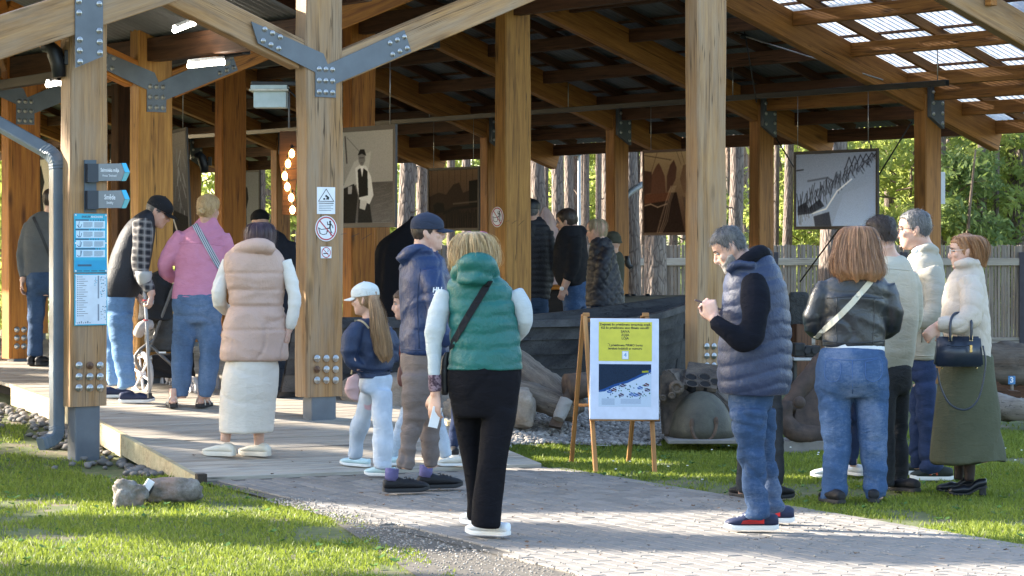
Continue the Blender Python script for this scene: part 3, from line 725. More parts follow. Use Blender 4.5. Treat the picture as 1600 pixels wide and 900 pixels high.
# purlins, secondary rafters, battens and sheets
V0, V1, VF = 16.95, 43.2, 17.28
def zr_(u): return top_right(u)
def zl_(u): return low_left(u) + .235 * 1.06 + .42
us_r = [15.95, 16.8, 17.66, 18.52, 19.37, 20.22, 21.08, 21.62]; us_l = [11.5, 12.3, 13.1, 13.9, 14.7, 15.5]
segs = [V0] + VG + [V1]
for u in us_r:
    for a, b in zip(segs[:-1], segs[1:]):
        ea = .07 if a > V0 else 0; eb = .07 if b < V1 else 0
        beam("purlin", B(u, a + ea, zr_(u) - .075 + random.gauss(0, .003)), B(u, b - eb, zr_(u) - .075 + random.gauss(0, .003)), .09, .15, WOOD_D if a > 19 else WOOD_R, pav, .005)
for u in us_l:
    for a, b in zip(segs[:-1], segs[1:]):
        if a < 17: continue
        beam("purlin", B(u, (a + .07) if a > 17.2 else VF, zl_(u) - .075), B(u, b - .07, zl_(u) - .075), .09, .15, WOOD_D, pav, .005)
for u in (8.2, 8.9): beam("purlin", B(u, VF, low_smallr(u) + .42), B(u, V1, low_smallr(u) + .42), .08, .12, WOOD_D, pav)
for u in (9.7,): beam("purlin", B(u, VF, low_small(u) + .45), B(u, V1, low_small(u) + .45), .08, .12, WOOD_D, pav)
v = 16.75
while v < V1 - .1:
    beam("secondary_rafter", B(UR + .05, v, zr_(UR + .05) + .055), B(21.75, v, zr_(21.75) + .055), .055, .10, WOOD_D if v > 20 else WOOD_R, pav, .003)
    if v > VF: beam("secondary_rafter", B(11.05, v, zl_(11.05) + .055), B(UR - .05, v, zl_(UR - .05) + .055), .055, .10, WOOD_D, pav, .003)
    v += .9
for k in range(14):
    u = 15.95 + k * .44; beam("batten", B(u, V0, zr_(u) + .122), B(u, V1, zr_(u) + .122), .055, .028, WOOD_D, pav, .002)
for k in range(11):
    u = 11.15 + k * .44; beam("batten", B(u, VF, zl_(u) + .122), B(u, V1, zl_(u) + .122), .055, .028, WOOD_D, pav, .002)
M_SHEET = pm("grey_corrugated_sheet", (.17, .175, .185), (.095, .10, .11), 2.5, rough=.55, metal=.0)
t = NT("clear_corrugated_sheet"); v_ = t.coord('Object'); f = t.noise(v_, 3, 5); c = t.ramp(f, [(.3, (.36, .41, .46)), (.7, (.60, .64, .68))])
tr = t.n("ShaderNodeBsdfTranslucent"); t.l(c, tr.inputs[0]); tp = t.n("ShaderNodeBsdfTransparent"); t.l(c, tp.inputs[0]); t.set(Base_Color=c, Roughness=.3)
m1 = t.n("ShaderNodeMixShader"); m1.inputs[0].default_value = .30; m2 = t.n("ShaderNodeMixShader"); m2.inputs[0].default_value = .25
t.l(tr.outputs[0], m1.inputs[1]); t.l(tp.outputs[0], m1.inputs[2]); t.l(m1.outputs[0], m2.inputs[1]); t.l(t.b.outputs[0], m2.inputs[2]); t.l(m2.outputs[0], t.out.inputs[0]); M_CLEAR = t.m
def sheet(ua, ub, zf, va, vb, mat):
    """corrugated sheet: waves run down the slope"""
    n = max(6, int((vb - va) / .0225)); pa, pb = B(ua, va, zf(ua) + .15), B(ub, va, zf(ub) + .15); x = (pb - pa); L = x.length; x = x / L
    nrm = x.cross(VX).normalized() * -1; nrm = nrm if nrm.z > 0 else -nrm
    V, F = [], []
    for i in range(n + 1):
        s = (vb - va) * i / n; h = .012 * math.cos(2 * math.pi * s / .09)
        for e in (0, L): V.append(Vector((e, s, h)))
    for i in range(n): a = 2 * i; F.append([a, a + 1, a + 3, a + 2])
    mk("roof_sheet", V, F, mat, pav, axes(pa, x, VX, nrm), True)
edges_v = [V0, 17.6, 18.65, 19.6, 20.72] + [20.72 + 1.0 * i for i in range(1, 24)]
for a, b in zip(edges_v[:-1], edges_v[1:]):
    m = M_CLEAR if b < 20.8 else M_SHEET
    sheet(UR + .0, 18.9, zr_, a, b + .04, m); sheet(18.75, 21.95, lambda u: zr_(u) - .012, a, b + .04, m)
    if b > VF + .1: sheet(UR + .25, 10.7, zl_, max(a, VF), b + .04, M_SHEET)
for a, b in zip(edges_v[:-1], edges_v[1:]):
    if b > VF + .1: sheet(7.8, 9.55, lambda u: low_smallr(u) + .34, max(a, VF), b + .04, M_SHEET); sheet(9.5, 10.95, lambda u: low_small(u) + .36, max(a, VF), b + .04, M_SHEET)
# eave plate along the rear posts and edge purlin
for a, b in zip(segs[:-1], segs[1:]):
    ea = .14 if a > V0 else 0; eb = .14
    beam("eave_beam", B(UE, a + ea, 3.33), B(UE, b - eb, 3.33), .10, .20, WOOD_R if a < 21 else WOOD_D, pav)
beam("ridge_beam", B(UR, V0, low_left(UR) + .1), B(UR, V1, low_left(UR) + .1), .12, .24, WOOD_D, pav)
beam("middle_beam", B(UM, 17.3, 3.95), B(UM, V1, 3.95), .10, .2, WOOD_D, pav); beam("valley_beam", B(UV_, 17.3, 3.33), B(UV_, V1, 3.33), .14, .2, WOOD_D, pav)
# steel gusset plates: V shaped at the valley posts, raked straps on the others
def strip_poly(pts_): return pts_
def v_bracket(pobj, uc, vf, s=1.0, pxs=None):
    """Y of plate in the plane of the frame, its stem on the post"""
    z0 = 2.94; lm = .40; o = B(uc, vf - .008, 0)
    aL, aR, hw = .60, .80, .095
    tl = (-.377); tr_ = .397
    cL = lambda a: low_small(uc - a) + .11 if False else (2.97 + .377 * (a - .12)) + .115
    cR = lambda a: 2.94 + .397 * (a - .25) + .115
    wv = .085
    poly = [(-aL - .02, cL(aL) - wv * .95), (-hw, cL(hw) - wv * 1.1), (-hw, 2.79), (hw, 2.79), (hw, cR(hw) - wv * 1.1), (aR + .02, cR(aR) - wv), (aR - .05, cR(aR) + wv), (.02, cR(.02) + wv * 1.0), (-.02, cL(.02) + wv * 1.0), (-aL - .08, cL(aL) + wv)]
    g = prism([(a, b) for a, b in poly], UX, ZX, o, .010)
    pl = mk("bracket", g[0], g[1], STEEL, pav)
    f = lambda a, z: bolt(pl, o + UX * a + ZX * z + FN * .001, FN, .8)
    for a in (-.062, 0, .062):
        for z in (2.83, 2.92, 3.01): f(a, z)
    for k, a in enumerate((.62, .69, .76)): f(a - .01, cR(a) + .045); f(a + .015, cR(a) - .045)
    for k, a in enumerate((.42, .49, .56)): f(-a, cL(a) + .045); f(-a - .015, cL(a) - .045)
    return pl
v_bracket(post1, u1c, v1f); v_bracket(post_v2, uv2, vv2f); v_bracket(post_v3, uv3, vv3f)
# raked plate on the left front post
o0 = v0f - .152
pl = [Pv(x, y, o0) for x, y in ((117.5, -60), (161, -60), (161, 88), (118, 106))]
def plate_from(name, P, nrm, depth, mat, parent):
    n = len(P); V = P + [p - nrm * depth for p in P]; F = [list(range(n)), list(range(2 * n - 1, n - 1, -1))] + [[(i + 1) % n, i, i + n, (i + 1) % n + n] for i in range(n)]
    return mk(name, V, F, mat, parent)
plo = plate_from("bracket", pl[::-1], FN, .01, STEEL, pav)
for x, y in ((123, 2), (155, 6), (123.5, 20), (155, 48), (124.5, 62), (155.5, 65.5), (124.5, 79), (156, 82.5), (125, 96.5)): bolt(plo, Pv(x, y, o0) + FN * .001, FN, .85)
beam("rafter", B(8.0, v0f - .075, low_smallr(8.0) + .14), B(9.5, v0f - .075, low_smallr(9.5) + .14), .13, .30, WOOD_F, pav, .008)
g = prism([(-.2, 3.60), (.2, 3.60), (.2, 3.76), (0, 3.84), (-.2, 3.76)], UX, ZX, B(9.5, v0f - .15, 0), .01); rp = mk("bracket", g[0], g[1], STEEL, pav)
for a in (-.14, -.05, .05, .14): bolt(rp, B(9.5, v0f - .151, 3.66) + UX * a, FN, .8)
# straps on the rear eave posts
for k, v in enumerate(VG[1:]):
    vf = v - .185 / 2 - .055; o = B(UE + .02, vf, 0)
    poly = [(-.12, 3.05), (.09, 2.92), (.09, 3.50), (-.12, 3.50)]
    g = prism(poly, UX, ZX, o, .055); pl_ = mk("bracket", g[0], g[1], STEEL, pav)
    for z, a in ((3.08, -.08), (3.20, -.08), (3.32, -.08), (3.44, -.08), (2.98, .06), (3.09, .06), (3.20, .06)): bolt(pl_, o + UX * a + ZX * z + FN * .001, FN, .8)
# thin bracing rods
def wire(name, pts_, r, mat, parent, n=5): g = tube([Vector(p) for p in pts_], r, n, 1); return mk(name, g[0], g[1], mat, parent, None, True)
M_WIRE = plain("steel_wire", (.40, .40, .40), .35, .8)
wire("brace_rod", [Pu(1130, 45, 19), Pu(1168, 58, 19), Pu(1380, 125, 19.6)], .008, M_WIRE, pav); wire("brace_rod", [Pu(1150, -10, 19), Pu(1165, 58, 19), Pu(1182, 160, 19)], .007, BLACK, pav)
g = ellip(Pu(1163, 57, 19), .05, .03, .03); mk("rod_coupling", g[0], g[1], BLACK, pav)
wire("brace_rod", [Pu(1425, 190, UE), Pu(1372, 275, UE), Pu(1250, 440, UE + .3)], .009, BLACK, pav); wire("brace_rod", [Pu(1212, 215, UE), Pu(1241, 262, UE)], .009, BLACK, pav)

# ---- black steel rails the photographs hang from
def rail_thing(label, pts_, h, rods):
    r = thing("picture_rail", label, "rail", pts_[0]); g0 = pts_[0]
    M = frame_along(pts_[0], pts_[1]); L = (pts_[1] - pts_[0]).length
    gv, gf = box_geo(L, h, h, (0, -h / 2, -h / 2), .004); mk("tube", gv, gf, BLACK, r, M)
    # open end: a near-black plate paints the shade inside the tube
    for s, X in ((0, -1), (L, 1)):
        gv, gf = box_geo(.004, h * .78, h * .78, (s - (.004 if X < 0 else 0) + X * .001, -h * .39, -h * .39)); mk("tube_hollow_shade", gv, gf, plain("painted_hollow_shade", (.004, .004, .005), .9), r, M)
    for p, top in rods: wire("hanging_rod", [p, Vector((p.x, p.y, top))], .006, M_WIRE, r)
    return r
UPR = 19.6
RA, RB = Pu(1480, 130, UPR), B(UPR, 36.0, 0); RA.z = RB.z = 3.33
def on_rail(px): q = B(UPR, v_at(px, UPR), 3.33); return q
rail_thing("black square steel rail hung below the right rafters by thin rods", [RA, RB], .062, [(on_rail(1465), zr_(UPR)), (on_rail(1145), zr_(UPR)), (on_rail(888), zr_(UPR)), (on_rail(671), zr_(UPR))])
UL = 13.5
p0, p1 = Pu(683, 80, UL), Pu(560, 100, UL); d = B(UL, v_at(683, UL)); p0 = B(UL, v_at(683, UL), 3.47); p1 = B(UL, 29, 3.47)
rail_thing("black square steel tube with an open end below the middle roof", [p0, p1], .07, [])
for a, b, lab in (((385, 77), (200, 106), "black steel tube crossing behind the left V bracket with a strip light"), ((96, 118), (-10, 135), "black steel tube behind the leftmost post under the floodlight")):
    pa, pb = W(*a, 22.4), W(*b, 24.2); rail_thing(lab, [pa, pb], .085, [])
# ================================================================= figure building
def remeshed(name, geos, vox, mat, disp=None, smooth_n=6, smooth_f=.5, post=None):
    """one closed surface from overlapping shapes; returns a mesh in world space"""
    V, F = join_geo(*geos); me = mesh_of(name + "_raw", V, F, mat); o = bpy.data.objects.new(name + "_raw", me); COL.objects.link(o)
    m = o.modifiers.new("r", 'REMESH'); m.mode = 'VOXEL'; m.voxel_size = vox; m.use_smooth_shade = True
    if smooth_n: s = o.modifiers.new("s", 'SMOOTH'); s.factor = smooth_f; s.iterations = smooth_n
    dg = bpy.context.evaluated_depsgraph_get(); out = bpy.data.meshes.new_from_object(o.evaluated_get(dg)); out.name = name
    bpy.data.objects.remove(o); bpy.data.meshes.remove(me)
    n = len(out.vertices); co = np.empty(n * 3, np.float32); out.vertices.foreach_get('co', co); co = co.reshape(-1, 3).astype(float)
    if disp is not None:
        no = np.empty(n * 3, np.float32); out.vertices.foreach_get('normal', no); co = co + no.reshape(-1, 3) * disp(co)[:, None]
    if post is not None: co = post(co)
    out.vertices.foreach_set('co', co.astype(np.float32).ravel()); out.polygons.foreach_set('use_smooth', np.ones(len(out.polygons), bool))
    out.materials.clear(); out.materials.append(mat); out.update(); return out
class WNoise:
    """cheap smooth noise from warped sines"""
    def __init__(s, seed, freq, aniso=(1, 1, 1), k=7):
        r = np.random.default_rng(seed); s.d = r.normal(0, 1, (k, 3)); s.d /= np.linalg.norm(s.d, axis=1)[:, None]; s.d *= r.uniform(.6, 1.5, (k, 1)) * freq * np.array(aniso); s.p = r.uniform(0, 6.28, k); s.w = r.normal(0, .5, (3, 3)) * freq * .6
    def __call__(s, co):
        q = co + .35 / max(1e-6, np.abs(s.w).max()) * np.sin(co @ s.w.T)
        return np.sin(q @ s.d.T + s.p).mean(1) * 1.9
def wrinkles(seed, amp, freq=26, aniso=(.6, .6, 1.5)):
    a, b, c, d = WNoise(seed, freq, aniso), WNoise(seed + 1, freq * .45, aniso), WNoise(seed + 2, freq * .8, (.8, .8, 1.3)), WNoise(seed + 3, freq * .3)
    def f(co): return -amp * 1.5 * np.exp(-(c(co) / .15) ** 2) * np.clip(d(co) + .35, 0, 1) + 1.25 * amp * ((1 - 2 * np.abs(a(co))).clip(-1, 1) * .55 + b(co) * .8)
    return f
def quilt(seed, period, amp, z0=0.0, sag=0.0, cx=0.0, wr=.002):
    """puffed horizontal channels"""
    n = wrinkles(seed, wr, 45); wz = WNoise(seed + 7, 7); wa = WNoise(seed + 8, 11)
    def f(co):
        z = co[:, 2] - z0 + sag * np.abs(co[:, 0] - cx) + .013 * wz(co); s = np.abs(np.sin(np.pi * z / period)); return amp * (.8 + .35 * wa(co)) * (s ** .45 - .8) + n(co)
    return f
def diamonds(seed, period, amp, ax, wr=.0015):
    n = wrinkles(seed, wr, 40)
    def f(co):
        a = co @ np.array(ax); z = co[:, 2]; p = np.abs(np.sin(np.pi * (z + a) / period)); q = np.abs(np.sin(np.pi * (z - a) / period)); return amp * (np.minimum(p, q) ** .45 - .7) + n(co)
    return f

HEADP = [  # z, front, back, half width
    (-.118, .040, .010, .012), (-.112, .074, -.010, .030), (-.098, .086, -.030, .044), (-.080, .087, -.048, .054), (-.062, .088, -.062, .061), (-.040, .087, -.078, .067), (-.015, .085, -.092, .071),
    (.010, .083, -.099, .074), (.030, .093, -.101, .0755), (.052, .092, -.099, .0755), (.075, .082, -.091, .071), (.095, .060, -.073, .058), (.109, .030, -.046, .037), (.1165, .004, -.022, .010)]
_HP = crom(HEADP, 4)
def head_shell(off=None, n=28, grow=0.0, z_from=None):
    """head rings in head space (+Y is the face); off(x,y,z)->thickness"""
    rings = []
    for z, yf, yb, hw in _HP:
        if z_from is not None and z < z_from: continue
        r = []; cy, ry = (yf + yb) / 2, (yf - yb) / 2
        for j in range(n):
            a = 2 * math.pi * j / n; cx_, sy_ = math.cos(a), math.sin(a); e = .86
            x = math.copysign(abs(cx_) ** e, cx_) * hw; y = cy + math.copysign(abs(sy_) ** .95, sy_) * ry
            d = Vector((x, y - cy + 0 * z, z * .8)); d = d.normalized() if d.length > 1e-6 else Vector((0, 0, 1)); o_ = grow + (off(x, y, z) if off else 0)
            r.append(Vector((x, y, z)) + d * o_)
        rings.append(r)
    return ring_loft(rings)
def head_geos():
    nose = tube([Vector((0, .082, .026)), Vector((0, .096, .000)), Vector((0, .107, -.024)), Vector((0, .098, -.036)), Vector((0, .082, -.038))], [.008, .0095, .0125, .0125, .008], 8, 3)
    wing = [ellip((s * .011, .094, -.031), .009, .010, .008) for s in (-1, 1)]
    ears = [ellip((s * .076, -.012, -.004), .0075, .019, .032, Matrix.Rotation(s * .35, 3, 'Z') @ Matrix.Rotation(.2, 3, 'X')) for s in (-1, 1)]
    lips = [ellip((0, .086, -.0605), .022, .0105, .0058), ellip((0, .085, -.0725), .020, .0105, .0068)]
    brow = [ellip((s * .03, .083, .029), .024, .009, .007) for s in (-1, 1)]; chin = ellip((0, .076, -.100), .020, .014, .014)
    cheek = [ellip((s * .043, .062, -.020), .022, .018, .02) for s in (-1, 1)]
    return [head_shell(), nose, *wing, *ears, *lips, *brow, chin, *cheek]

SKIN = {}
def skin(name, c):
    if name in MATS: return MATS[name]
    t = NT(name); v = t.coord('Object'); f = t.noise(v, 18, 5); f2 = t.noise(v, 220, 2)
    col = t.ramp(f, [(.3, (c[0] * .86, c[1] * .74, c[2] * .70)), (.62, c)]); t.set(Base_Color=col, Roughness=.52)
    t.b.inputs['Subsurface Weight'].default_value = .12; t.b.inputs['Subsurface Radius'].default_value = (.010, .004, .002); t.b.inputs['Subsurface Scale'].default_value = 1.0
    t.bump(f2, .12, .001); MATS[name] = t.m; return t.m
SK_A = skin("fair_skin", (.56, .36, .28))
def hairmat(name, c1, c2, rough=.42):
    if name in MATS: return MATS[name]
    t = NT(name); v = t.coord('Object', (170, 170, 14)); v2 = t.coord('Object', (30, 30, 5)); f = t.noise(v, 1, 3); f2 = t.noise(v2, 1, 3); ge = t.n("ShaderNodeNewGeometry")
    k = t.math('ADD', t.math('MULTIPLY', f, .45), t.math('ADD', t.math('MULTIPLY', f2, .35), t.math('MULTIPLY', ge.outputs['Random Per Island'], .25)))
    t.set(Base_Color=t.ramp(k, [(.36, c2), (.50, tuple((a + b) / 2 for a, b in zip(c1, c2))), (.66, c1)]), Roughness=rough); t.b.inputs['Specular IOR Level'].default_value = .45
    t.bump(t.math('ADD', f, f2), .8, .004); MATS[name] = t.m; return t.m
def cloth(name, c1, c2=None, rough=.85, weave=.25, ns=5, sheen=.0, spec=.25, bs=220, fold=.25):
    if name in MATS: return MATS[name]
    t = NT(name); v = t.coord('Object'); f = t.noise(v, ns, 5); fine = t.noise(v, bs, 2); fo = t.noise(t.coord('Object', (1, 1, 2.2)), 13, 3, .55, .8)
    c2 = c2 or tuple(x * .8 for x in c1); col = t.ramp(t.math('ADD', t.math('MULTIPLY', f, .75), t.math('MULTIPLY', fine, .25)), [(.34, c2), (.64, c1)])
    t.set(Base_Color=col, Roughness=rough); t.b.inputs['Sheen Weight'].default_value = sheen; t.b.inputs['Specular IOR Level'].default_value = spec
    t.bump(t.math('ADD', fo, t.math('MULTIPLY', fine, .04)), fold + .2, .016); MATS[name] = t.m; return t.m
def denim(name, c, fade=.5):
    if name in MATS: return MATS[name]
    t = NT(name); v = t.coord('Object'); f = t.noise(t.coord('Object', (1.6, 1.6, .7)), 3.2, 4); fine = t.noise(t.coord('Object', (1, 1, .35)), 190, 2); fo = t.noise(t.coord('Object', (1, 1, 2.0)), 12, 3, .55, 1.0); cre = t.noise(t.coord('Object', (1, 1, 2.4)), 26, 3, .6, 1.2)
    lt = tuple(min(.8, x * 1.0 + .10 * fade) for x in c); dk = tuple(x * .72 for x in c)
    col = t.ramp(t.math('ADD', t.math('MULTIPLY', f, .62), t.math('ADD', t.math('MULTIPLY', fine, .12), t.math('MULTIPLY', cre, .26))), [(.36, dk), (.50, c), (.66, lt)])
    t.set(Base_Color=col, Roughness=.88); t.b.inputs['Specular IOR Level'].default_value = .2; 
    t.bump(t.math('ADD', fo, t.math('MULTIPLY', cre, .2)), .5, .016); MATS[name] = t.m; return t.m
def nylon(name, c, rough=.42):
    if name in MATS: return MATS[name]
    t = NT(name); v = t.coord('Object'); f = t.noise(v, 7, 4); cr = t.noise(t.coord('Object', (1.3, 1.3, 1)), 34, 3, .6, 1.0)
    t.set(Base_Color=t.ramp(f, [(.3, tuple(x * .86 for x in c)), (.7, c)]), Roughness=rough); t.b.inputs['Specular IOR Level'].default_value = .35
    t.bump(cr, .55, .010); MATS[name] = t.m; return t.m
M_EYE = plain("eye_white", (.34, .32, .30), .3); M_IRIS = plain("eye_iris", (.03, .03, .03), .2); M_BROW = plain("brow_hair", (.10, .07, .05), .8)
M_SOLEW = plain("white_rubber", (.72, .71, .68), .6); M_SOLEK = plain("black_rubber", (.02, .02, .022), .7)

class Person:
    def __init__(s, label, foot, group="visitors at the open air museum", vox=.012, dz=0.0, Y=None):
        s.Y = Y or stand(*foot); s.s = FPX / s.Y; p = W(foot[0], foot[1], s.Y); p.z = floor_z(p.x, p.y)
        s.root = thing("person", label, "person", p, group); s.vox = vox; s.core = []; s.skin_geo = []; s.head_M = None; s.last = {}
        s.vis_co = []
    def P(s, x, y, d=0.0): return W(x, y, s.Y + d)
    def m(s, px): return px / s.s
    # --- shapes
    def torso(s, rings, heading, ratio=.62, n=28, k=3, core=.72, ex=.88):
        """rings: (y, xleft, xright[, depth shift[, ratio]]) traced on the photograph"""
        h = R(heading); Rv = Vector((math.cos(h), math.sin(h), 0)); Fv = Vector((-math.sin(h), math.cos(h), 0)); A = []
        for r in rings:
            y, xl, xr = r[:3]; d = r[3] if len(r) > 3 else 0; q = r[4] if len(r) > 4 else ratio
            ap = (xr - xl) / 2 / s.s - .006; wdt = ap / math.sqrt(math.cos(h) ** 2 + (q * math.sin(h)) ** 2); c = s.P((xl + xr) / 2, y, d); A.append([*c, wdt, wdt * q])
        A = crom(A, k)
        def mk_(f, nn):
            out = []
            for a in A:
                c = Vector(a[:3]); r = []
                for j in range(nn):
                    t = 2 * math.pi * j / nn; cx_, sy_ = math.cos(t), math.sin(t)
                    r.append(c + Rv * (math.copysign(abs(cx_) ** ex, cx_) * max(a[3], .004) * f) + Fv * (math.copysign(abs(sy_) ** ex, sy_) * max(a[4], .004) * f))
                out.append(r)
            return ring_loft(out)
        if core: s.core.append(mk_(core, 12))
        return mk_(1.0, n)
    def limb(s, pts, n=14, k=4, core=.66, flat=None):
        """pts: (x, y, depth shift, radius in photo pixels)"""
        V = [s.P(x, y, d) for x, y, d, r in pts]; rad = [r / s.s * .95 - .003 for *_, r in pts]
        if core: s.core.append(tube(V, [r * core for r in rad], 8, 2))
        return tube(V, rad, n, k, flat)
    def skin_limb(s, pts): s.skin_geo.append(tube([s.P(x, y, d) for x, y, d, r in pts], [r / s.s for *_, r in pts], 12, 3))
    def garment(s, name, geos, mat, disp=None, vox=None, smooth_n=5, parent=None, label=None, seamz=None):
        me = remeshed(name, geos, vox or s.vox, mat, disp, smooth_n); base = WM[s.root.name].translation
        me.transform(Matrix.Translation(-base)); o = put(bpy.data.objects.new(name, me), Matrix.Translation(base), parent or s.root)
        if label: o['label'] = label
        return o
    def add(s, name, geo, mat, parent=None, smooth_=True): return mk(name, geo[0], geo[1], mat, parent or s.root, Matrix.Translation(Vector((0, 0, 0))) if False else None, smooth_)
    # --- head
    def head(s, x, y, hpx, heading, pitch=0, roll=0, d=0.0, neck_to=None, neck_r=.056):
        """(x,y): middle of the head in the photograph, hpx: chin to crown"""
        sc = hpx / s.s / .235; c = s.P(x, y, d)
        s.head_M = Matrix.Translation(c) @ Matrix.Rotation(R(heading), 4, 'Z') @ Matrix.Rotation(R(-pitch), 4, 'X') @ Matrix.Rotation(R(roll), 4, 'Y') @ Matrix.Diagonal((sc, sc, sc, 1)); s.hsc = sc
        for g in head_geos(): s.skin_geo.append(xf(g, s.head_M))
        if neck_to:
            a = s.head_M @ Vector((0, -.028, -.05)); b = s.P(*neck_to); s.skin_geo.append(tube([a, a.lerp(b, .5), b], [neck_r * sc, neck_r * sc * .98, neck_r * sc * 1.25], 14, 3))
    def hp(s, x, y, z): return s.head_M @ Vector((x, y, z))
    def face(s, eyes=True, brow=M_BROW):
        for sd in (-1, 1):
            if eyes:
                g = xf(ellip((sd * .032, .0755, .011), .0125, .0095, .0085), s.head_M); e = s.add("eye", g, M_EYE)
                g = xf(ellip((sd * .032, .0815, .0105), .0060, .0050, .0064), s.head_M); s.add("iris", g, M_IRIS, e)
            g = xf(tube([Vector((sd * .014, .0925, .0275)), Vector((sd * .032, .0915, .0325)), Vector((sd * .050, .078, .028))], [.0032, .0042, .0025], 6, 2), s.head_M); s.add("eyebrow", g, brow)
    def _post(s, co):
        """eye sockets and the line of the mouth, pressed into the finished surface"""
        Mi = np.array(s.head_M.inverted()); h = co @ Mi[:3, :3].T + Mi[:3, 3]; push = np.zeros(len(co))
        for sd in (-1, 1): push += .0095 * np.exp(-(((h[:, 0] - sd * .032) / .015) ** 2 + ((h[:, 2] - .011) / .0095) ** 2)) * (h[:, 1] > .04)
        push += .006 * np.exp(-((h[:, 0] / .022) ** 2 + ((h[:, 2] + .0668) / .0026) ** 2)) * (h[:, 1] > .04)
        h[:, 1] -= push; Mm = np.array(s.head_M); return h @ Mm[:3, :3].T + Mm[:3, 3]
    def body(s, mat=None, vox=None):
        geos = s.core + s.skin_geo
        me = remeshed("body", geos, vox or .0085, mat or SK_A, None, 3, .5, s._post if s.head_M is not None else None); base = WM[s.root.name].translation
        me.transform(Matrix.Translation(-base)); return put(bpy.data.objects.new("body", me), Matrix.Translation(base), s.root)
    # --- hair
    def cap_hair(s, mat, front=.045, side_z=-.02, nape=-.055, thick=.014, top=.0, ear=True, seed=1, parting=None, tex=.004, n=64):
        """short hair: a head shell that dips under the skin where there is none"""
        nf = seed * 3.7
        def off(x, y, z):
            ang = math.atan2(x, y)               # 0 at the face
            a = abs(ang)
            line = front + .0 * a if a < .75 else (front + (side_z - front) * smooth((a - .75) / .75) if a < 1.6 else side_z + (nape - side_z) * smooth((a - 1.6) / 1.0))
            k = smooth((z - line) / .016 + .35); t_ = -.009 + k * (.009 + thick * (.55 + .45 * smooth((z - line) / .06)) + top * smooth((z - .05) / .05))
            return t_ + k * tex * (mnoise.noise(Vector((x * 75 + nf, y * 75, z * 16))) + .6 * mnoise.noise(Vector((x * 150, y * 150 + nf, z * 40))))
        g = xf(head_shell(off, n), s.head_M); h = s.add("hair", g, mat); rd = random.Random(seed); SV, SF = [], []; V = head_shell(off, 40, .0)[0]
        for q in V:
            if off(q.x, q.y, q.z) < -.008 or q.z < nape - .01: pass
            a = abs(math.atan2(q.x, q.y)); ln_ = front if a < .75 else (front + (side_z - front) * smooth((a - .75) / .75) if a < 1.6 else side_z + (nape - side_z) * smooth((a - 1.6) / 1.0))
            if q.z < ln_ + .004: continue
            for _ in range(2):
                n_ = Vector((q.x, q.y + .01, q.z * .8)).normalized(); cr = Vector((0, -.02, .125)); dn = (q - cr); dn = dn - n_ * dn.dot(n_); dn = dn.normalized() if dn.length > 1e-4 else Vector((0, 1, 0)); dn = (dn + Vector((rd.gauss(0, .3), rd.gauss(0, .3), rd.gauss(0, .2)))).normalized()
                L = (thick + top) * rd.uniform(.7, 1.5); p0 = q - n_ * .004 + Vector((rd.gauss(0, .003), rd.gauss(0, .003), rd.gauss(0, .003))); p1 = p0 + dn * L * .6 + n_ * L * .32; p2 = p1 + dn * L * .8 + n_ * L * rd.uniform(-.05, .2); sd = dn.cross(n_) * .0011; b = len(SV)
                SV += [p0 - sd, p0 + sd, p1 - sd * .8, p1 + sd * .8, p2]; SF += [[b, b + 1, b + 3, b + 2], [b + 2, b + 3, b + 4]]
        if SV: st = s.add("strands", xf((SV, SF), s.head_M), mat, h, False); st['kind'] = 'stuff'
        return h
    def long_hair(s, rings, mat, heading=0, ratio=.8, seed=1, n=90, k=6, amp=.10, strands=320, strand_to=None):
        """hair falling in locks, traced as rings on the photograph, with loose strands over it"""
        h = R(heading); Rv = Vector((math.cos(h), math.sin(h), 0)); Fv = Vector((-math.sin(h), math.cos(h), 0)); A = []
        for r in rings:
            y, xl, xr = r[:3]; d = r[3] if len(r) > 3 else 0; ap = (xr - xl) / 2 / s.s; A.append([*s.P((xl + xr) / 2, y, d), ap, ap * (r[4] if len(r) > 4 else ratio)])
        A = crom(A, k); out = []; rd = random.Random(seed); m = len(A)
        lock = [rd.uniform(0, 6.28) for _ in range(4)]
        def pt(i, t, ex=1.0):
            a = A[i]; f = i / (m - 1); tt = t + .12 * math.sin(f * 5 + lock[0]) * f
            w_ = ex * (1 + amp * smooth(f * 3) * (.55 * math.sin(9 * tt + lock[1] + 1.5 * f) + .4 * math.sin(17 * tt + lock[2] - 2 * f) + .35 * math.sin(31 * tt + lock[3])))
            return Vector(a[:3]) + Rv * (math.cos(t) * a[3] * w_) + Fv * (math.sin(t) * a[4] * w_) + Vector((0, 0, (.012 * math.sin(7 * t + lock[1]) + .008 * math.sin(19 * t)) * smooth((f - .75) * 4)))
        for i in range(m): out.append([pt(i, 2 * math.pi * j / n) for j in range(n)])
        hair = s.add("hair", ring_loft([[(sum(r, Vector((0, 0, 0))) / n).lerp(p, .95) for p in r] for r in out]), mat); SV, SF = [], []; strands = int(strands * 2.2)
        for q in range(strands):
            t = rd.uniform(0, 6.28); i0 = rd.randint(0, max(1, m // 3)); i1 = min(m - 1, i0 + rd.randint(m // 2, m)); ext_ = rd.random() * .03; w_ = rd.uniform(.0008, .0030); pr = None; e0 = rd.uniform(.94, 1.06) if rd.random() < .93 else rd.uniform(1.05, 1.2); fly = rd.gauss(0, .05) if rd.random() < .25 else rd.gauss(0, .015)
            for i in range(i0, i1 + 1):
                f = (i - i0) / max(1, i1 - i0); p = pt(i, t + rd.gauss(0, .002) + .15 * f * math.sin(q), e0 + abs(fly) * f); sd = (pt(i, t + .02, e0) - pt(i, t, e0)); sd = sd.normalized() * w_ * (1.1 - f) if sd.length > 1e-7 else Rv * w_
                SV += [p - sd, p + sd]
                if pr is not None: b = len(SV); SF.append([b - 4, b - 3, b - 1, b - 2])
                pr = p
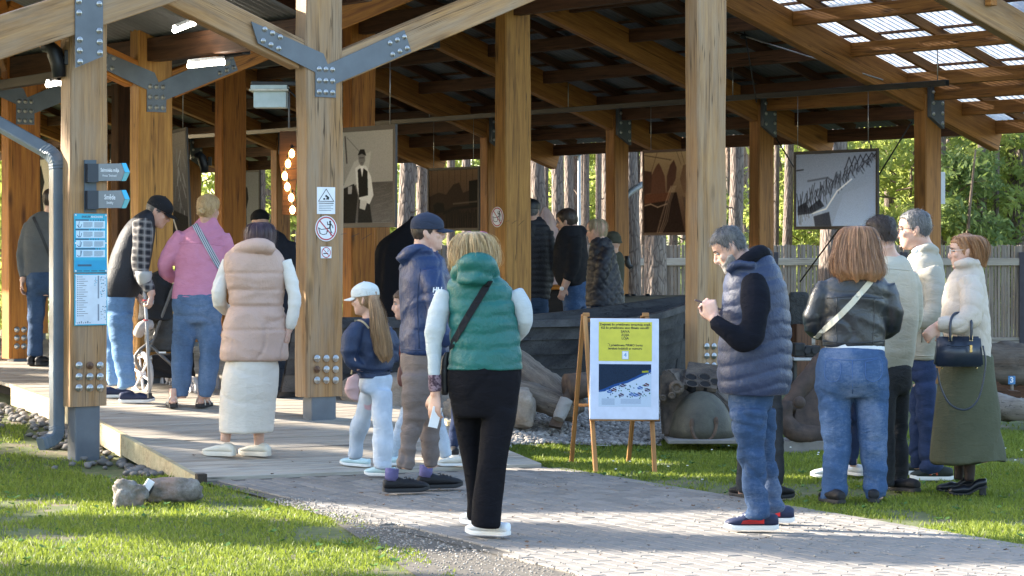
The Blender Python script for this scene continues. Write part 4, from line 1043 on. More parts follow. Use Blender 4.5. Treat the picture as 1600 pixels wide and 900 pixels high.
            if i1 == m - 1: q_ = pr + Vector((rd.gauss(0, .006), rd.gauss(0, .006), -ext_)); SV.append(q_); b = len(SV); SF.append([b - 3, b - 2, b - 1])
        st = s.add("strands", (SV, SF), mat, hair, False); st['kind'] = 'stuff'; return hair
    def cap(s, mat, tilt=0.0, brim=True, ponytail=False, label=None):
        """baseball cap with a curved brim"""
        M = s.head_M @ Matrix.Rotation(R(tilt), 4, 'X')
        def off(x, y, z): return .012 + .004 * smooth((z - .03) / .05)
        g = head_shell(off, 32, 0, .020); rings_v = g
        c = s.add("cap", xf(g, M), mat, None)
        btn = s.add("cap_button", xf(ellip((0, -.006, .133), .009, .009, .005), M), mat, c)
        if brim:
            V, F = [], []; n = 14
            for top in (0, 1):
                for i in range(n + 1):
                    a = -1.15 + 2.3 * i / n; x = math.sin(a) * .078; yb = .012 + math.cos(a) * .085
                    for e in (0, .5, 1): V.append(Vector((x * (1 - .10 * e), yb + e * .078 * (math.cos(a * .9) ** .7 if abs(a) < 1.6 else 0), .030 - e * .012 - .020 * (x / .078) ** 2 + (.004 if top else 0))))
            m = 3 * (n + 1)
            for i in range(n):
                for e in (0, 1):
                    a = 3 * i + e; F += [[a, a + 1, a + 4, a + 3], [m + a, m + a + 3, m + a + 4, m + a + 1]]
                a = 3 * i + 2; F.append([a, m + a, m + a + 3, a + 3])
            s.add("brim", xf((V, F), M), mat, c)
        # seams of the crown panels
        for a in (0, 1.047, 2.094):
            pts = []
            for i in range(13):
                ph = math.pi * i / 12; r = .088; x, y = math.cos(a) * math.cos(ph) * .0885, math.sin(a) * math.cos(ph) * .106 - .004; pts.append(Vector((x, y, .022 + .113 * math.sin(ph) ** .8)))
        return c
    def glasses(s, mat, lens=None, up=0.0, r=.0225):
        M = s.head_M @ Matrix.Translation((0, 0, up)); fr = []
        for sd in (-1, 1):
            c = Vector((sd * .033, .098, .008)); pts = [c + Vector((math.cos(a) * r * 1.18, -abs(math.cos(a)) * .002, math.sin(a) * r * .82)) for a in np.linspace(0, 2 * math.pi, 17)]; fr.append(tube(pts, .0017, 6, 1))
            fr.append(tube([Vector((sd * .058, .094, .013)), Vector((sd * .077, .04, .013)), Vector((sd * .078, -.012, .010)), Vector((sd * .077, -.022, -.004))], .0017, 6, 2))
        fr.append(tube([Vector((-.010, .099, .010)), Vector((0, .1005, .013)), Vector((.010, .099, .010))], .0015, 6, 2))
        g = s.add("glasses", xf(join_geo(*fr), M), mat)
        if lens:
            for sd in (-1, 1):
                c = Vector((sd * .033, .0985, .008)); L = [c + Vector((math.cos(a) * r * 1.15, 0, math.sin(a) * r * .8)) for a in np.linspace(0, 2 * math.pi, 16, endpoint=False)]
                s.add("lens", xf((L + [p - Vector((0, .001, 0)) for p in L], [list(range(16)), list(range(31, 15, -1))]), M), lens, g)
        return g
    # --- hands
    def hand(s, wrist, along, palm, size=.18, curl=.5, thumb=1, spread=.12, curls=None):
        """wrist: (x,y,d); along/palm: directions in the world; fingers bend towards the palm"""
        w0 = s.P(*wrist) if not isinstance(wrist, Vector) else wrist; a = Vector(along).normalized(); p = Vector(palm); p = (p - a * p.dot(a)).normalized(); b = a.cross(p) * thumb; k = size / .18
        L = .088 * k; rings = []
        for f, hw, th in ((-.16, .027, .021), (0, .028, .020), (.25, .036, .0175), (.6, .042, .0155), (1.0, .041, .0130)):
            c = w0 + a * L * f; rings.append([c + b * (math.cos(t) * hw * k) + p * (math.sin(t) * th * k) for t in np.linspace(0, 2 * math.pi, 14, endpoint=False)])
        s.skin_geo.append(ring_loft(rings)); s.tips = []
        for i, (ofs, ln) in enumerate(((.030, .072), (.010, .080), (-.010, .075), (-.029, .058))):
            q = w0 + a * L * .92 + b * (ofs * k); dirv = (a + b * (ofs / .03) * spread).normalized(); cu = (curls[i] if curls else curl * (1 + .12 * (i - 1))); pts = [q]; ang = .15 * cu
            for seg, sl_ in enumerate((.42, .32, .26)):
                ang += cu * (.55 if seg == 0 else .75); d_ = dirv * math.cos(ang) + p * math.sin(ang); pts.append(pts[-1] + d_ * ln * sl_ * k)
            s.skin_geo.append(tube([q - dirv * .02 * k] + pts, [.0095 * k, .0098 * k, .0092 * k, .0086 * k, .0072 * k], 8, 2)); s.tips.append(pts[-1])
        q = w0 + a * L * .22 + b * .026 * k; pts = [q - a * .01, q + (b * .75 + a * .65 + p * .25).normalized() * .034 * k]; pts.append(pts[-1] + (b * .35 + a * .85 + p * .45).normalized() * .03 * k); pts.append(pts[-1] + (a * .8 + p * .6 - b * .1).normalized() * .024 * k)
        s.skin_geo.append(tube(pts, [.012 * k, .0115 * k, .0100 * k, .008 * k], 8, 2)); s.tips.append(pts[-1])
    # --- shoes
    def shoe(s, x, y, heading, mat, sole, L=.28, d=None, pitch=0.0, high=.085, name="shoe", wd=1.0, label=None, heel=0.0, sole_h=.020):
        """(x,y): the middle of the sole where it meets the ground in the photograph"""
        Yf = s.Y + d if d is not None else stand(x, y); c = W(x, y, Yf)
        if d is None: c.z = floor_z(c.x, c.y) + .006
        k = L / .28; M = Matrix.Translation(c) @ Matrix.Rotation(R(heading), 4, 'Z') @ Matrix.Translation((0, -.02, 0)) @ Matrix.Rotation(R(-pitch), 4, 'X') @ Matrix.Diagonal((k, k, k, 1))
        prof = [(-.135, .012, .030, .055), (-.130, .028, .026, .075), (-.10, .036, sole_h, high), (-.05, .037, sole_h, high + .004), (-.01, .038, sole_h, high - .012), (.03, .043, sole_h, .080), (.07, .0455, sole_h, .068), (.10, .0435, sole_h, .061), (.125, .035, sole_h + .002, .053), (.143, .016, sole_h + .006, .042)]
        A = crom(prof, 2); rings = []
        for yy, hw, lo, hi in A:
            r = []; hw = max(hw, .006) * wd
            for j in range(16):
                t = 2 * math.pi * j / 16; sx_, sz_ = math.cos(t), math.sin(t); zc, zh = (lo + hi) / 2, (hi - lo) / 2; up = max(0, sz_)
                r.append(Vector((math.copysign(abs(sx_) ** .8, sx_) * hw * (1 - .28 * up * up), yy, zc + heel * smooth((.02 - yy) / .12) + math.copysign(abs(sz_) ** .8, sz_) * zh)))
            rings.append(r)
        so_ = s.add(name, xf(ring_loft(rings), M), mat)
        if label: so_['label'] = label
        rings = []
        for yy, hw in crom([(-.137, .012), (-.131, .028), (-.10, .036), (-.04, .035), (.02, .040), (.07, .0445), (.11, .040), (.133, .028), (.146, .010)], 2):
            r = []; sp = .014 * smooth((yy - .08) / .07) + .006 * smooth((-.11 - yy) / .03)
            for (a, z) in ((-1, .0), (1, .0), (1.03, sole_h * .6), (.94, sole_h + .004), (-.94, sole_h + .004), (-1.03, sole_h * .6)): r.append(Vector((a * max(hw, .006) * wd, yy, z + sp + (heel * smooth((.02 - yy) / .12) if z > 0 or heel == 0 else heel * smooth((.02 - yy) / .12)))))
            rings.append(r)
        s.add("sole", xf(ring_loft(rings), M), sole, so_, False)
        if heel: s.add("heel", xf(box_geo(.05, .05, heel + .008, (-.025, -.13, 0), .006), M), sole, so_, False)
        return so_, M
    # --- things laid on a garment: cast along the view onto its surface
    def onto(s, o, pts, lift=.006, default=None):
        me = o.data; base = WM[o.name].translation; from mathutils.bvhtree import BVHTree
        if o.name not in s.last:
            co = [v.co + base for v in me.vertices]; s.last[o.name] = BVHTree.FromPolygons(co, [list(p.vertices) for p in me.polygons])
        T = s.last[o.name]; cpos = Vector((0, 0, CAM_H)); out = []
        for x, y in pts:
            dr = (W(x, y, 10) - cpos).normalized(); hit, nrm, *_ = T.ray_cast(cpos, dr)
            if hit is None: hit, nrm = s.P(x, y, default if default is not None else -.1), -dr
            if nrm.dot(dr) > 0: nrm = -nrm
            out.append((hit + nrm * lift, nrm))
        return out
    def strap(s, o, pts, wpx, mat, name="strap", parent=None, k=6, thick=.004, lift=.004):
        A = crom([(x, y) for x, y in pts], k); H = s.onto(o, [tuple(a) for a in A], lift); V, F = [], []; w_ = wpx / 2 / s.s
        P = [h[0] for h in H]; Q = [sum((P[max(0, min(len(P) - 1, i + j))] for j in (-1, 0, 1)), Vector((0, 0, 0))) / 3 for i in range(len(P))]
        for i, (p, n_) in enumerate(zip(Q, (h[1] for h in H))):
            t_ = (Q[min(i + 1, len(Q) - 1)] - Q[max(i - 1, 0)]).normalized(); b = t_.cross(n_)
            b = b.normalized() if b.length > 1e-5 else Vector((1, 0, 0)); V += [p - b * w_, p + b * w_, p + b * w_ + n_ * thick, p - b * w_ + n_ * thick]
            if i:
                a = 4 * i; F += [[a - 4 + j, a - 4 + (j + 1) % 4, a + (j + 1) % 4, a + j] for j in range(4)]
        return s.add(name, (V, F), mat, parent, False)
    def seam(s, o, pts, mat, wpx=1.2, name="seam", k=6):
        A = crom([(x, y) for x, y in pts], k); H = s.onto(o, [tuple(a) for a in A], .0005)
        return s.add(name, tube([h[0] for h in H], wpx / 2 / s.s, 5, 1), mat, o)
    def trousers(s, mat, hips, heading, legs, ratio=.75, disp=None, name="trousers", vox=None):
        if abs(math.cos(R(heading))) > .6:      # the seat narrows front to back into the thighs
            a = hips[-1]; q = min(ratio, 2.1 * legs[0][0][3] / (a[2] - a[1])); hips = hips[:-1] + [(a[0], a[1], a[2], 0, q)]
        g = [s.torso(hips, heading, ratio)] + [s.limb(l, 18) for l in legs]; h = int(s.Y * 100) % 997; P = [[s.P(x, y, d) for x, y, d, r in l] for l in legs]
        a, b = (disp or wrinkles(h, .0055, 21)), WNoise(h + 5, 34, (.7, .7, 1.9)); zk = [(p[-1].z + (p[0].z - p[-1].z) * .52, p[-1].z, p[0].z) for p in P]
        def f(co):
            z = co[:, 2]; k = .25 + .9 * np.exp(-((z - zk[0][0]) / .10) ** 2) + 1.5 * np.exp(-((z - zk[0][1]) / .11) ** 2) + .7 * np.exp(-((z - zk[0][2]) / .08) ** 2)
            r_ = b(co); return a(co) + .0058 * k * (np.sign(r_) * np.abs(r_) ** .7)
        return s.garment(name, g, mat, f, vox, 16)
# ================================================================= the visitors
UP, DN = Vector((0, 0, 1)), Vector((0, 0, -1)); LFT, RGT, AWY, NEAR = Vector((-1, 0, 0)), Vector((1, 0, 0)), Vector((0, 1, 0)), Vector((0, -1, 0))
C_BLACKP = cloth("black_trousers", (.007, .007, .010), (.004, .004, .006), .85, fold=.3, spec=.12); D_MID = denim("mid_blue_denim", (.085, .142, .245), .8); D_BRIGHT = denim("bright_blue_denim", (.044, .088, .185), .8); D_DARK = denim("dark_blue_denim", (.035, .065, .125), .25); D_PALE = denim("pale_grey_denim", (.42, .48, .55), .6); D_NAVY = denim("navy_cotton", (.022, .036, .085), .1); D_LIGHT = denim("light_blue_denim", (.125, .225, .38), .7); D_BLACK = denim("washed_black_denim", (.030, .032, .036), .12)
H_DARK = hairmat("dark_brown_hair", (.055, .034, .024), (.018, .012, .010)); H_BLOND = hairmat("blond_hair", (.56, .40, .20), (.27, .165, .07)); H_ASH = hairmat("ash_blond_hair", (.48, .38, .24), (.17, .12, .07)); H_AUB = hairmat("light_auburn_hair", (.40, .205, .095), (.165, .075, .035)); H_GREY = hairmat("iron_grey_hair", (.17, .165, .165), (.032, .033, .037)); H_PLUM = hairmat("dark_plum_hair", (.065, .030, .045), (.022, .012, .018)); H_TAIL = hairmat("light_brown_hair", (.36, .22, .115), (.16, .09, .045)); H_BEARD = hairmat("grey_beard", (.34, .32, .30), (.16, .14, .13))
M_BLKSHOE = cloth("black_shoe", (.014, .014, .017), None, .6, fold=.2); M_CREAMSHOE = cloth("cream_shoe", (.66, .62, .53), None, .5, fold=.05); M_WHITESHOE = cloth("white_shoe", (.72, .74, .76), None, .55, fold=.05); M_MINTSHOE = cloth("pale_mint_shoe", (.50, .66, .68), None, .6, fold=.05); M_NAVYSHOE = cloth("navy_shoe", (.022, .030, .07), None, .6)

# ---- man in grey sweater, half behind the downpipe
p = Person("person in a grey sweater and dark jeans, back turned, half hidden by the downpipe", (58, 571), vox=.015)
o = p.garment("sweater", [p.torso([(331, 60, 88), (339, 46, 101), (352, 40, 107), (380, 36, 110), (410, 38, 110), (432, 39, 110)], 0), p.limb([(46, 350, 0, 10), (37, 380, 0, 9.5), (33, 408, 0, 8.5), (37, 434, -.02, 7)]), p.limb([(101, 350, 0, 10), (110, 385, .02, 9), (108, 415, .15, 8)])], cloth("grey_knit", (.105, .11, .115), (.075, .08, .085), .95), wrinkles(3, .007, 22))
p.trousers(D_DARK, [(425, 40, 109), (445, 40, 110), (462, 41, 110)], 0, [[(57, 460, 0, 17), (56, 510, 0, 14), (55, 558, 0, 13)], [(92, 460, 0, 17), (92, 510, 0, 14), (92, 558, 0, 13)]])
p.head(81, 314, 36, -12, 6, neck_to=(77, 336)); p.skin_limb([(37, 432, -.02, 5.5), (35, 440, -.02, 5)]); p.hand((35, 440, -.02), DN + LFT * .1, RGT, .17, .7)
p.cap_hair(H_DARK, .05, -.01, -.06, .012); p.strap(o, [(52, 338), (66, 370), (82, 410)], 4.5, BLACK)
p.shoe(49, 570, 8, M_BLKSHOE, M_SOLEK); p.shoe(68, 571, -10, M_BLKSHOE, M_SOLEK); p.body()

# ---- man with cap and crutch
t = NT("plaid_flannel"); v = t.coord('Object', rnd=False); sx = t.n("ShaderNodeSeparateXYZ"); t.l(v, sx.inputs[0])
def band(sock, per, wd, ph=0): return t.math('LESS_THAN', t.math('FRACT', t.math('ADD', t.math('MULTIPLY', sock, 1 / per), ph)), wd)
hz = t.math('ADD', sx.outputs[2], t.math('MULTIPLY', sx.outputs[0], .1)); k = t.math('ADD', t.math('MULTIPLY', band(hz, .055, .5), .5), t.math('MULTIPLY', band(sx.outputs[0], .055, .5), .5)); ln = t.math('MAXIMUM', band(hz, .055, .12, .3), band(sx.outputs[0], .055, .12, .3))
c = t.mix(k, (.15, .14, .14), (.012, .013, .019)); c = t.mix(t.math('MULTIPLY', ln, .55), c, (.30, .29, .28)); t.set(Base_Color=c, Roughness=.9); t.bump(t.noise(v, 30, 3), .2, .004); M_PLAID = t.m
p = Person("person in a black cap, plaid shirt and dark vest leaning on a grey forearm crutch", (214, 630))
o = p.garment("vest", [p.torso([(325, 229, 247), (334, 214, 247), (348, 199, 245), (368, 185, 243), (390, 175, 240), (415, 167, 236), (440, 161, 228), (464, 160, 215)], -88, .82)], nylon("black_softshell", (.016, .019, .028), .6), wrinkles(5, .004, 18))
p.garment("shirt_sleeve", [p.limb([(221, 345, -.13, 16), (223, 362, -.16, 18), (222, 388, -.19, 16.5), (219, 412, -.2, 15), (222, 430, -.21, 14), (231, 448, -.23, 11.5), (236, 456, -.24, 9.5)])], M_PLAID, wrinkles(6, .005, 30))
p.garment("shirt_sleeve", [p.limb([(226, 352, .14, 17), (222, 395, .18, 15), (216, 430, .16, 12), (214, 460, .08, 10)])], M_PLAID, wrinkles(7, .004, 30))
p.trousers(D_LIGHT, [(452, 160, 213), (475, 159, 212), (495, 160, 208)], -88, [[(187, 490, -.08, 24), (191, 545, -.08, 19.5), (200, 606, -.08, 15)], [(180, 490, .09, 22), (176, 545, .09, 18), (181, 602, .09, 14)]], .82)
p.head(247, 331, 46, -88, 24, neck_to=(231, 338)); p.cap_hair(H_GREY, .05, -.012, -.05, .006); p.cap(cloth("black_cap_cloth", (.012, .013, .017), None, .8), -4)
g_ = p.glasses(BLACK, plain("dark_lens", (.01, .01, .012), .1)); p.face(False)
p.skin_limb([(235, 454, -.24, 7), (237, 462, -.24, 6.5)]); p.hand((237, 461, -.24), RGT * -.15 + DN * .9 + NEAR * .1, AWY * .3 + LFT, .18, 1.25); p.hand((214, 462, .07), RGT * .8 + DN * .5, DN + AWY * .2, .18, .8, -1)
p.shoe(217, 630, -84, M_NAVYSHOE, M_SOLEW, .285); p.shoe(186, 622, -80, M_NAVYSHOE, M_SOLEW, .28); p.body(vox=.0075); CRUTCH = p

# ---- woman in pink denim jacket
p = Person("person in a pink jacket and blue jeans with a blond bun and striped shoulder strap", (298, 638))
PINK = cloth("pink_denim", (.56, .245, .36), (.47, .19, .29), .9, fold=.3)
o = p.garment("jacket", [p.torso([(339, 310, 339, -.02), (348, 303, 344), (357, 290, 350), (367, 281, 353), (390, 276, 353), (420, 272, 351), (450, 269, 348), (467, 267, 349)], -10), p.limb([(287, 366, 0, 15), (270, 393, .01, 15.5), (257, 416, .05, 14.5), (268, 432, .18, 12), (290, 426, .3, 10)]), p.limb([(346, 368, 0, 15), (356, 392, .02, 14), (357, 418, .08, 13.5), (345, 435, .25, 11)])], PINK, wrinkles(9, .0055, 24))
p.seam(o, [(279, 380), (300, 379), (325, 381), (350, 384)], PINK, 1.6); p.seam(o, [(270, 462), (300, 464), (346, 463)], PINK, 1.5)
p.trousers(D_MID, [(458, 270, 349), (480, 267, 350), (505, 268, 349)], -8, [[(289, 500, 0, 22), (285, 560, 0, 18.5), (283, 622, 0, 14.5)], [(328, 500, 0, 22), (328, 560, 0, 19), (320, 622, 0, 14)]], .7)
p.head(326, 328, 45, -26, 6, neck_to=(322, 348)); p.cap_hair(H_BLOND, .055, -.02, -.07, .013, seed=2); bun = [ellip(p.hp(.0, -.118, -.022), .034, .03, .036), ellip(p.hp(.012, -.125, -.004), .026, .022, .018), ellip(p.hp(-.014, -.122, -.036), .024, .022, .018)]
p.garment("hair_bun", bun, H_BLOND, wrinkles(4, .006, 90), .007, 2)
t = NT("striped_webbing"); v = t.coord('Object', rnd=False); sx = t.n("ShaderNodeSeparateXYZ"); t.l(v, sx.inputs[0]); k = t.math('FRACT', t.math('MULTIPLY', t.math('ADD', sx.outputs[0], t.math('MULTIPLY', sx.outputs[2], .52)), 62)); t.set(Base_Color=t.ramp(k, [(.3, (.10, .12, .17)), (.5, (.45, .47, .50))], 'CONSTANT'), Roughness=.8); M_WEB = t.m
p.strap(o, [(303, 349), (317, 372), (333, 400), (348, 428)], 9, M_WEB)
def sandal(p, x, y, heading, d=None):
    Yf = stand(x, y); c = W(x, y, Yf); c.z = floor_z(c.x, c.y) + .004; M = Matrix.Translation(c) @ Matrix.Rotation(R(heading), 4, 'Z')
    p.skin_geo.append(xf(tube([Vector((0, -.105, .06)), Vector((0, -.09, .045)), Vector((0, -.02, .06)), Vector((0, .05, .045)), Vector((0, .11, .032))], [.024, .03, .033, .034, .022], 12, 3), M)); p.skin_geo.append(xf(tube([Vector((0, -.07, .05)), Vector((0, -.06, .15))], [.032, .034], 10, 1), M))
    pr = [(-.13, .015), (-.12, .034), (-.06, .037), (0, .040), (.06, .047), (.10, .043), (.13, .025), (.138, .01)]; poly = [(w_, y_) for y_, w_ in crom(pr, 3)] ; poly = [(w_, y_) for (w_, y_) in [(b, a) for a, b in crom(pr, 3)]] if False else [(q[1], q[0]) for q in crom(pr, 3)] + [(-q[1], q[0]) for q in crom(pr, 3)[::-1]]
    so_ = p.add("sandal", xf(prism(poly, Vector((1, 0, 0)), Vector((0, 1, 0)), Vector((0, 0, .026)), .026), M), M_SOLEK, None, False)
    for yy, zz, rr in ((-.085, .10, .040), (.02, .05, .042), (.07, .04, .045)):
        pts = [Vector((math.cos(a) * rr, yy, .016 + math.sin(a) * zz * .78)) for a in np.linspace(0, math.pi, 9)]; p.add("sandal_strap", xf(tube(pts, .009, 6, 1, .45), M), plain("off_white_strap", (.66, .63, .56), .6), so_)
sandal(p, 269, 636, 12); sandal(p, 319, 636, -12); p.body()

# ---- woman in beige puffer vest and long cream skirt
p = Person("person walking in a beige quilted vest, cream sleeves and a long cream skirt", (368, 715))
BEI = nylon("beige_nylon", (.50, .335, .265), .5)
zw = p.P(400, 478).z
qd = wrinkles(15, .006, 24)
def vestd(co):
    z = co[:, 2] - zw; g = -.014 * np.exp(-(z / .012) ** 2); lines = sum(-.008 * np.exp(-((z - h_) / .010) ** 2) for h_ in (.115, .235, -.17)); return g + lines + qd(co) + .006
o = p.garment("vest", [p.torso([(384, 366, 428), (393, 360, 434), (402, 353, 442), (425, 353, 447), (452, 356, 445), (478, 359, 443), (492, 354, 446), (517, 348, 449), (542, 345, 450), (563, 344, 450)], 18, .66), p.limb([(368, 391, -.08, 9), (385, 385, -.12, 11), (405, 383, -.13, 11), (426, 389, -.09, 9)], core=0)], BEI, vestd)
CREAM = cloth("cream_knit", (.70, .66, .60), (.60, .56, .50), .95, fold=.2)
for pts in ([(358, 408, .02, 13), (346, 440, .0, 13), (342, 466, .0, 12.5), (352, 484, .14, 11), (372, 480, .28, 9)], [(444, 408, .02, 14), (455, 440, .0, 14), (460, 470, -.02, 12.5), (456, 498, -.01, 10.5), (452, 514, .0, 8.5)]): p.garment("sleeve", [p.limb(pts)], CREAM, wrinkles(16, .005, 30))
p.skin_limb([(452, 511, 0, 6.5), (451, 518, 0, 6)]); p.hand((451, 517, 0), DN + LFT * .15, LFT + AWY * .3, .17, .6)
p.garment("skirt", [p.torso([(548, 360, 432), (575, 350, 436), (610, 344, 434), (645, 342, 430), (676, 342, 427)], 18, .75, core=.6)], cloth("cream_rib_skirt", (.66, .60, .53), (.58, .52, .45), .9, fold=.25), wrinkles(17, .006, 11, (1.6, 1.6, .35)))
p.head(406, 372, 50, 10, 14, neck_to=(402, 392)); p.long_hair([(347, 396, 418, -.0), (351, 388, 426, -.01), (361, 383, 431, -.01), (375, 382, 431, -.01), (390, 385, 430, -.02)], H_PLUM, 10, .95, 3, strands=140, amp=.03)
for pts in ([(355, 655, .0, 10), (352, 690, .0, 8)], [(404, 655, .06, 10), (405, 695, .06, 8)]): p.skin_limb(pts)
p.shoe(339, 713, 68, M_CREAMSHOE, plain("cream_sole", (.58, .54, .46), .6), .262, high=.098, sole_h=.030); p.shoe(395, 713, 62, M_CREAMSHOE, plain("cream_sole", (.58, .54, .46), .6), .262, high=.098, sole_h=.030); p.body()

# ---- someone in a beanie further in
p = Person("person in a black beanie and dark coat, mostly hidden behind the beige vest", (424, 600), Y=24.6, vox=.016)
p.garment("coat", [p.torso([(358, 404, 430), (368, 392, 446), (385, 384, 456), (430, 383, 459), (490, 383, 460), (545, 384, 460)], 10), p.limb([(390, 378, 0, 11), (380, 430, 0, 10), (382, 470, 0, 9)]), p.limb([(452, 378, 0, 11), (459, 430, 0, 10), (456, 470, 0, 9)])], cloth("dark_navy_coat", (.014, .016, .026), None, .85), wrinkles(20, .005, 20))
p.trousers(D_NAVY, [(540, 386, 456), (560, 388, 455)], 10, [[(405, 560, 0, 16), (405, 640, 0, 12)], [(438, 560, 0, 16), (438, 640, 0, 12)]])
p.head(406, 348, 39, 25, 6, neck_to=(414, 366)); p.garment("beanie", [xf(head_shell(lambda x, y, z: .010, 24, 0, .016), p.head_M)], cloth("black_wool", (.012, .012, .014), None, .95), wrinkles(8, .003, 60), .009); p.body(vox=.012)

# ---- girl with ponytail
p = Person("child in a navy jacket and white cap with a long light brown ponytail", (588, 744))
NAVJ = nylon("navy_bomber_nylon", (.018, .032, .075), .55)
o = p.garment("jacket", [p.torso([(494, 568, 598), (502, 557, 606), (525, 552, 612), (550, 552, 615), (572, 556, 615), (592, 559, 613)], 52, .72), p.limb([(560, 508, -.1, 14), (548, 532, -.15, 16), (546, 556, -.17, 15), (558, 574, -.15, 12), (572, 578, -.05, 9)]), p.limb([(604, 512, .1, 12), (614, 540, .12, 12), (614, 566, .1, 10)])], NAVJ, wrinkles(22, .009, 24))
p.seam(o, [(560, 578), (585, 582), (612, 579)], NAVJ, 2.5)
p.strap(o, [(553, 501), (566, 503), (577, 514)], 3, plain("tan_cord", (.42, .33, .20), .8))
t = NT("pale_embroidered_denim"); v = t.coord('Object'); f = t.noise(t.coord('Object', (1.5, 1.5, .8)), 4, 4); fo = t.noise(t.coord('Object', (1, 1, 2)), 13, 3, .55, 1); pk = t.noise(v, 6.5, 2)
c = t.ramp(f, [(.35, (.36, .42, .50)), (.65, (.52, .57, .64))]); c = t.mix(t.math('MULTIPLY', t.ramp(pk, [(.64, (0, 0, 0)), (.68, (1, 1, 1))]), .7), c, (.62, .30, .36)); t.set(Base_Color=c, Roughness=.9); t.bump(fo, .45, .014); M_EMB = t.m
p.trousers(M_EMB, [(586, 562, 613), (602, 561, 613), (615, 563, 612)], 55, [[(597, 610, -.06, 18), (597, 650, -.08, 16.5), (598, 690, -.08, 16.5), (598, 732, -.08, 15.5)], [(578, 610, .08, 17), (567, 650, .14, 15), (558, 682, .2, 14), (556, 716, .22, 13)]], .75)
p.head(571, 468, 49, 68, 2, neck_to=(578, 500), neck_r=.05); p.cap_hair(H_TAIL, .06, -.05, -.08, .007, seed=4); p.cap(cloth("off_white_cotton", (.60, .63, .62), None, .9), -6); p.face()
p.long_hair([(461, 578, 589, -.12), (470, 577, 594, -.14), (490, 579, 602, -.15), (515, 580, 606, -.15), (540, 584, 611, -.14), (556, 590, 612, -.14), (563, 598, 607, -.14)], H_TAIL, 0, .6, 5, strands=200, amp=.10)
p.shoe(590, 744, 74, M_MINTSHOE, M_SOLEW, .225, high=.07); p.shoe(551, 729, 76, M_MINTSHOE, M_SOLEW, .225, pitch=-4, high=.07); p.body(vox=.0075); GIRL = p

# ---- child in burgundy behind them
p = Person("child with long brown hair in a burgundy top and pale trousers, hidden behind the walkers", (655, 727), vox=.014)
p.garment("top", [p.torso([(500, 632, 660), (510, 624, 668), (540, 622, 672), (575, 624, 673), (602, 626, 672)], 95, .9), p.limb([(645, 515, -.12, 12), (640, 550, -.14, 11), (632, 575, -.1, 9)])], cloth("burgundy_fleece", (.15, .035, .028), None, .9), wrinkles(30, .005, 24))
p.trousers(D_PALE, [(595, 636, 672), (612, 636, 673)], 95, [[(650, 610, 0, 17), (636, 650, 0, 16), (622, 688, 0, 15), (610, 722, 0, 13)], [(664, 610, .05, 16), (684, 660, .05, 13), (698, 716, .05, 12)]], .9)
p.head(634, 476, 47, 92, 4, neck_to=(645, 505), neck_r=.05); p.face(); p.cap_hair(hairmat('brown_hair', (.15, .085, .055), (.06, .035, .025)), .055, -.04, -.08, .012, seed=21); p.long_hair([(452, 630, 644, 0), (455, 622, 654, 0), (468, 628, 660, 0), (490, 636, 662, 0), (520, 636, 664, 0), (545, 640, 660, 0)], hairmat("brown_hair", (.15, .085, .055), (.06, .035, .025)), 90, .8, 6, strands=80)
p.shoe(612, 728, 92, M_MINTSHOE, M_SOLEW, .22); p.shoe(702, 729, 92, M_CREAMSHOE, M_SOLEW, .22); p.body(vox=.011)
# ---- adult in dark trousers, almost hidden
p = Person("person in dark trousers, almost hidden behind the green vest", (706, 716), vox=.016)
p.garment("coat", [p.torso([(402, 728, 760), (412, 712, 778), (450, 706, 786), (500, 708, 784), (550, 710, 782)], 0)], cloth("dark_navy_coat", (.014, .016, .026)), wrinkles(31, .005, 20))
p.trousers(D_NAVY, [(545, 712, 782), (570, 712, 782)], 0, [[(726, 575, 0, 18), (717, 650, 0, 14), (706, 706, 0, 11)], [(768, 575, 0, 18), (768, 650, 0, 14), (768, 706, 0, 11)]])
p.head(744, 387, 46, 0, 0, neck_to=(744, 410)); p.cap_hair(H_DARK); p.shoe(706, 716, 10, M_BLKSHOE, M_SOLEW); p.shoe(768, 716, -5, M_BLKSHOE, M_SOLEW); p.body(vox=.012)

# ---- man in navy sailing jacket
p = Person("person in navy cap and hooded navy jacket with a white sleeve logo, walking right", (640, 771))
NAV = nylon("navy_sailing_nylon", (.012, .030, .095), .38)
o = p.garment("jacket", [p.torso([(388, 640, 684), (398, 630, 693), (414, 626, 700), (440, 625, 704), (470, 624, 705), (500, 624, 703), (530, 624, 702), (553, 625, 702)], -78, .78), p.limb([(629, 404, -.04, 13), (640, 393, -.12, 14), (660, 388, -.15, 11), (678, 392, -.12, 9)], core=0), p.limb([(630, 405, .04, 13), (645, 392, .1, 14), (672, 389, .1, 10), (684, 396, .06, 8)], core=0), p.limb([(628, 410, 0, 13), (640, 415, 0, 15)], core=0), p.limb([(672, 428, -.15, 20), (679, 455, -.2, 20), (683, 490, -.22, 18), (690, 518, -.22, 16), (704, 535, -.2, 13)])], NAV, wrinkles(33, .0085, 22))
SEAMN = plain("seam_navy", (.012, .028, .08), .6)
p.seam(o, [(626, 545), (650, 547), (690, 545)], SEAMN, 1.6); p.seam(o, [(657, 420), (652, 470), (655, 545)], SEAMN, 1.6)
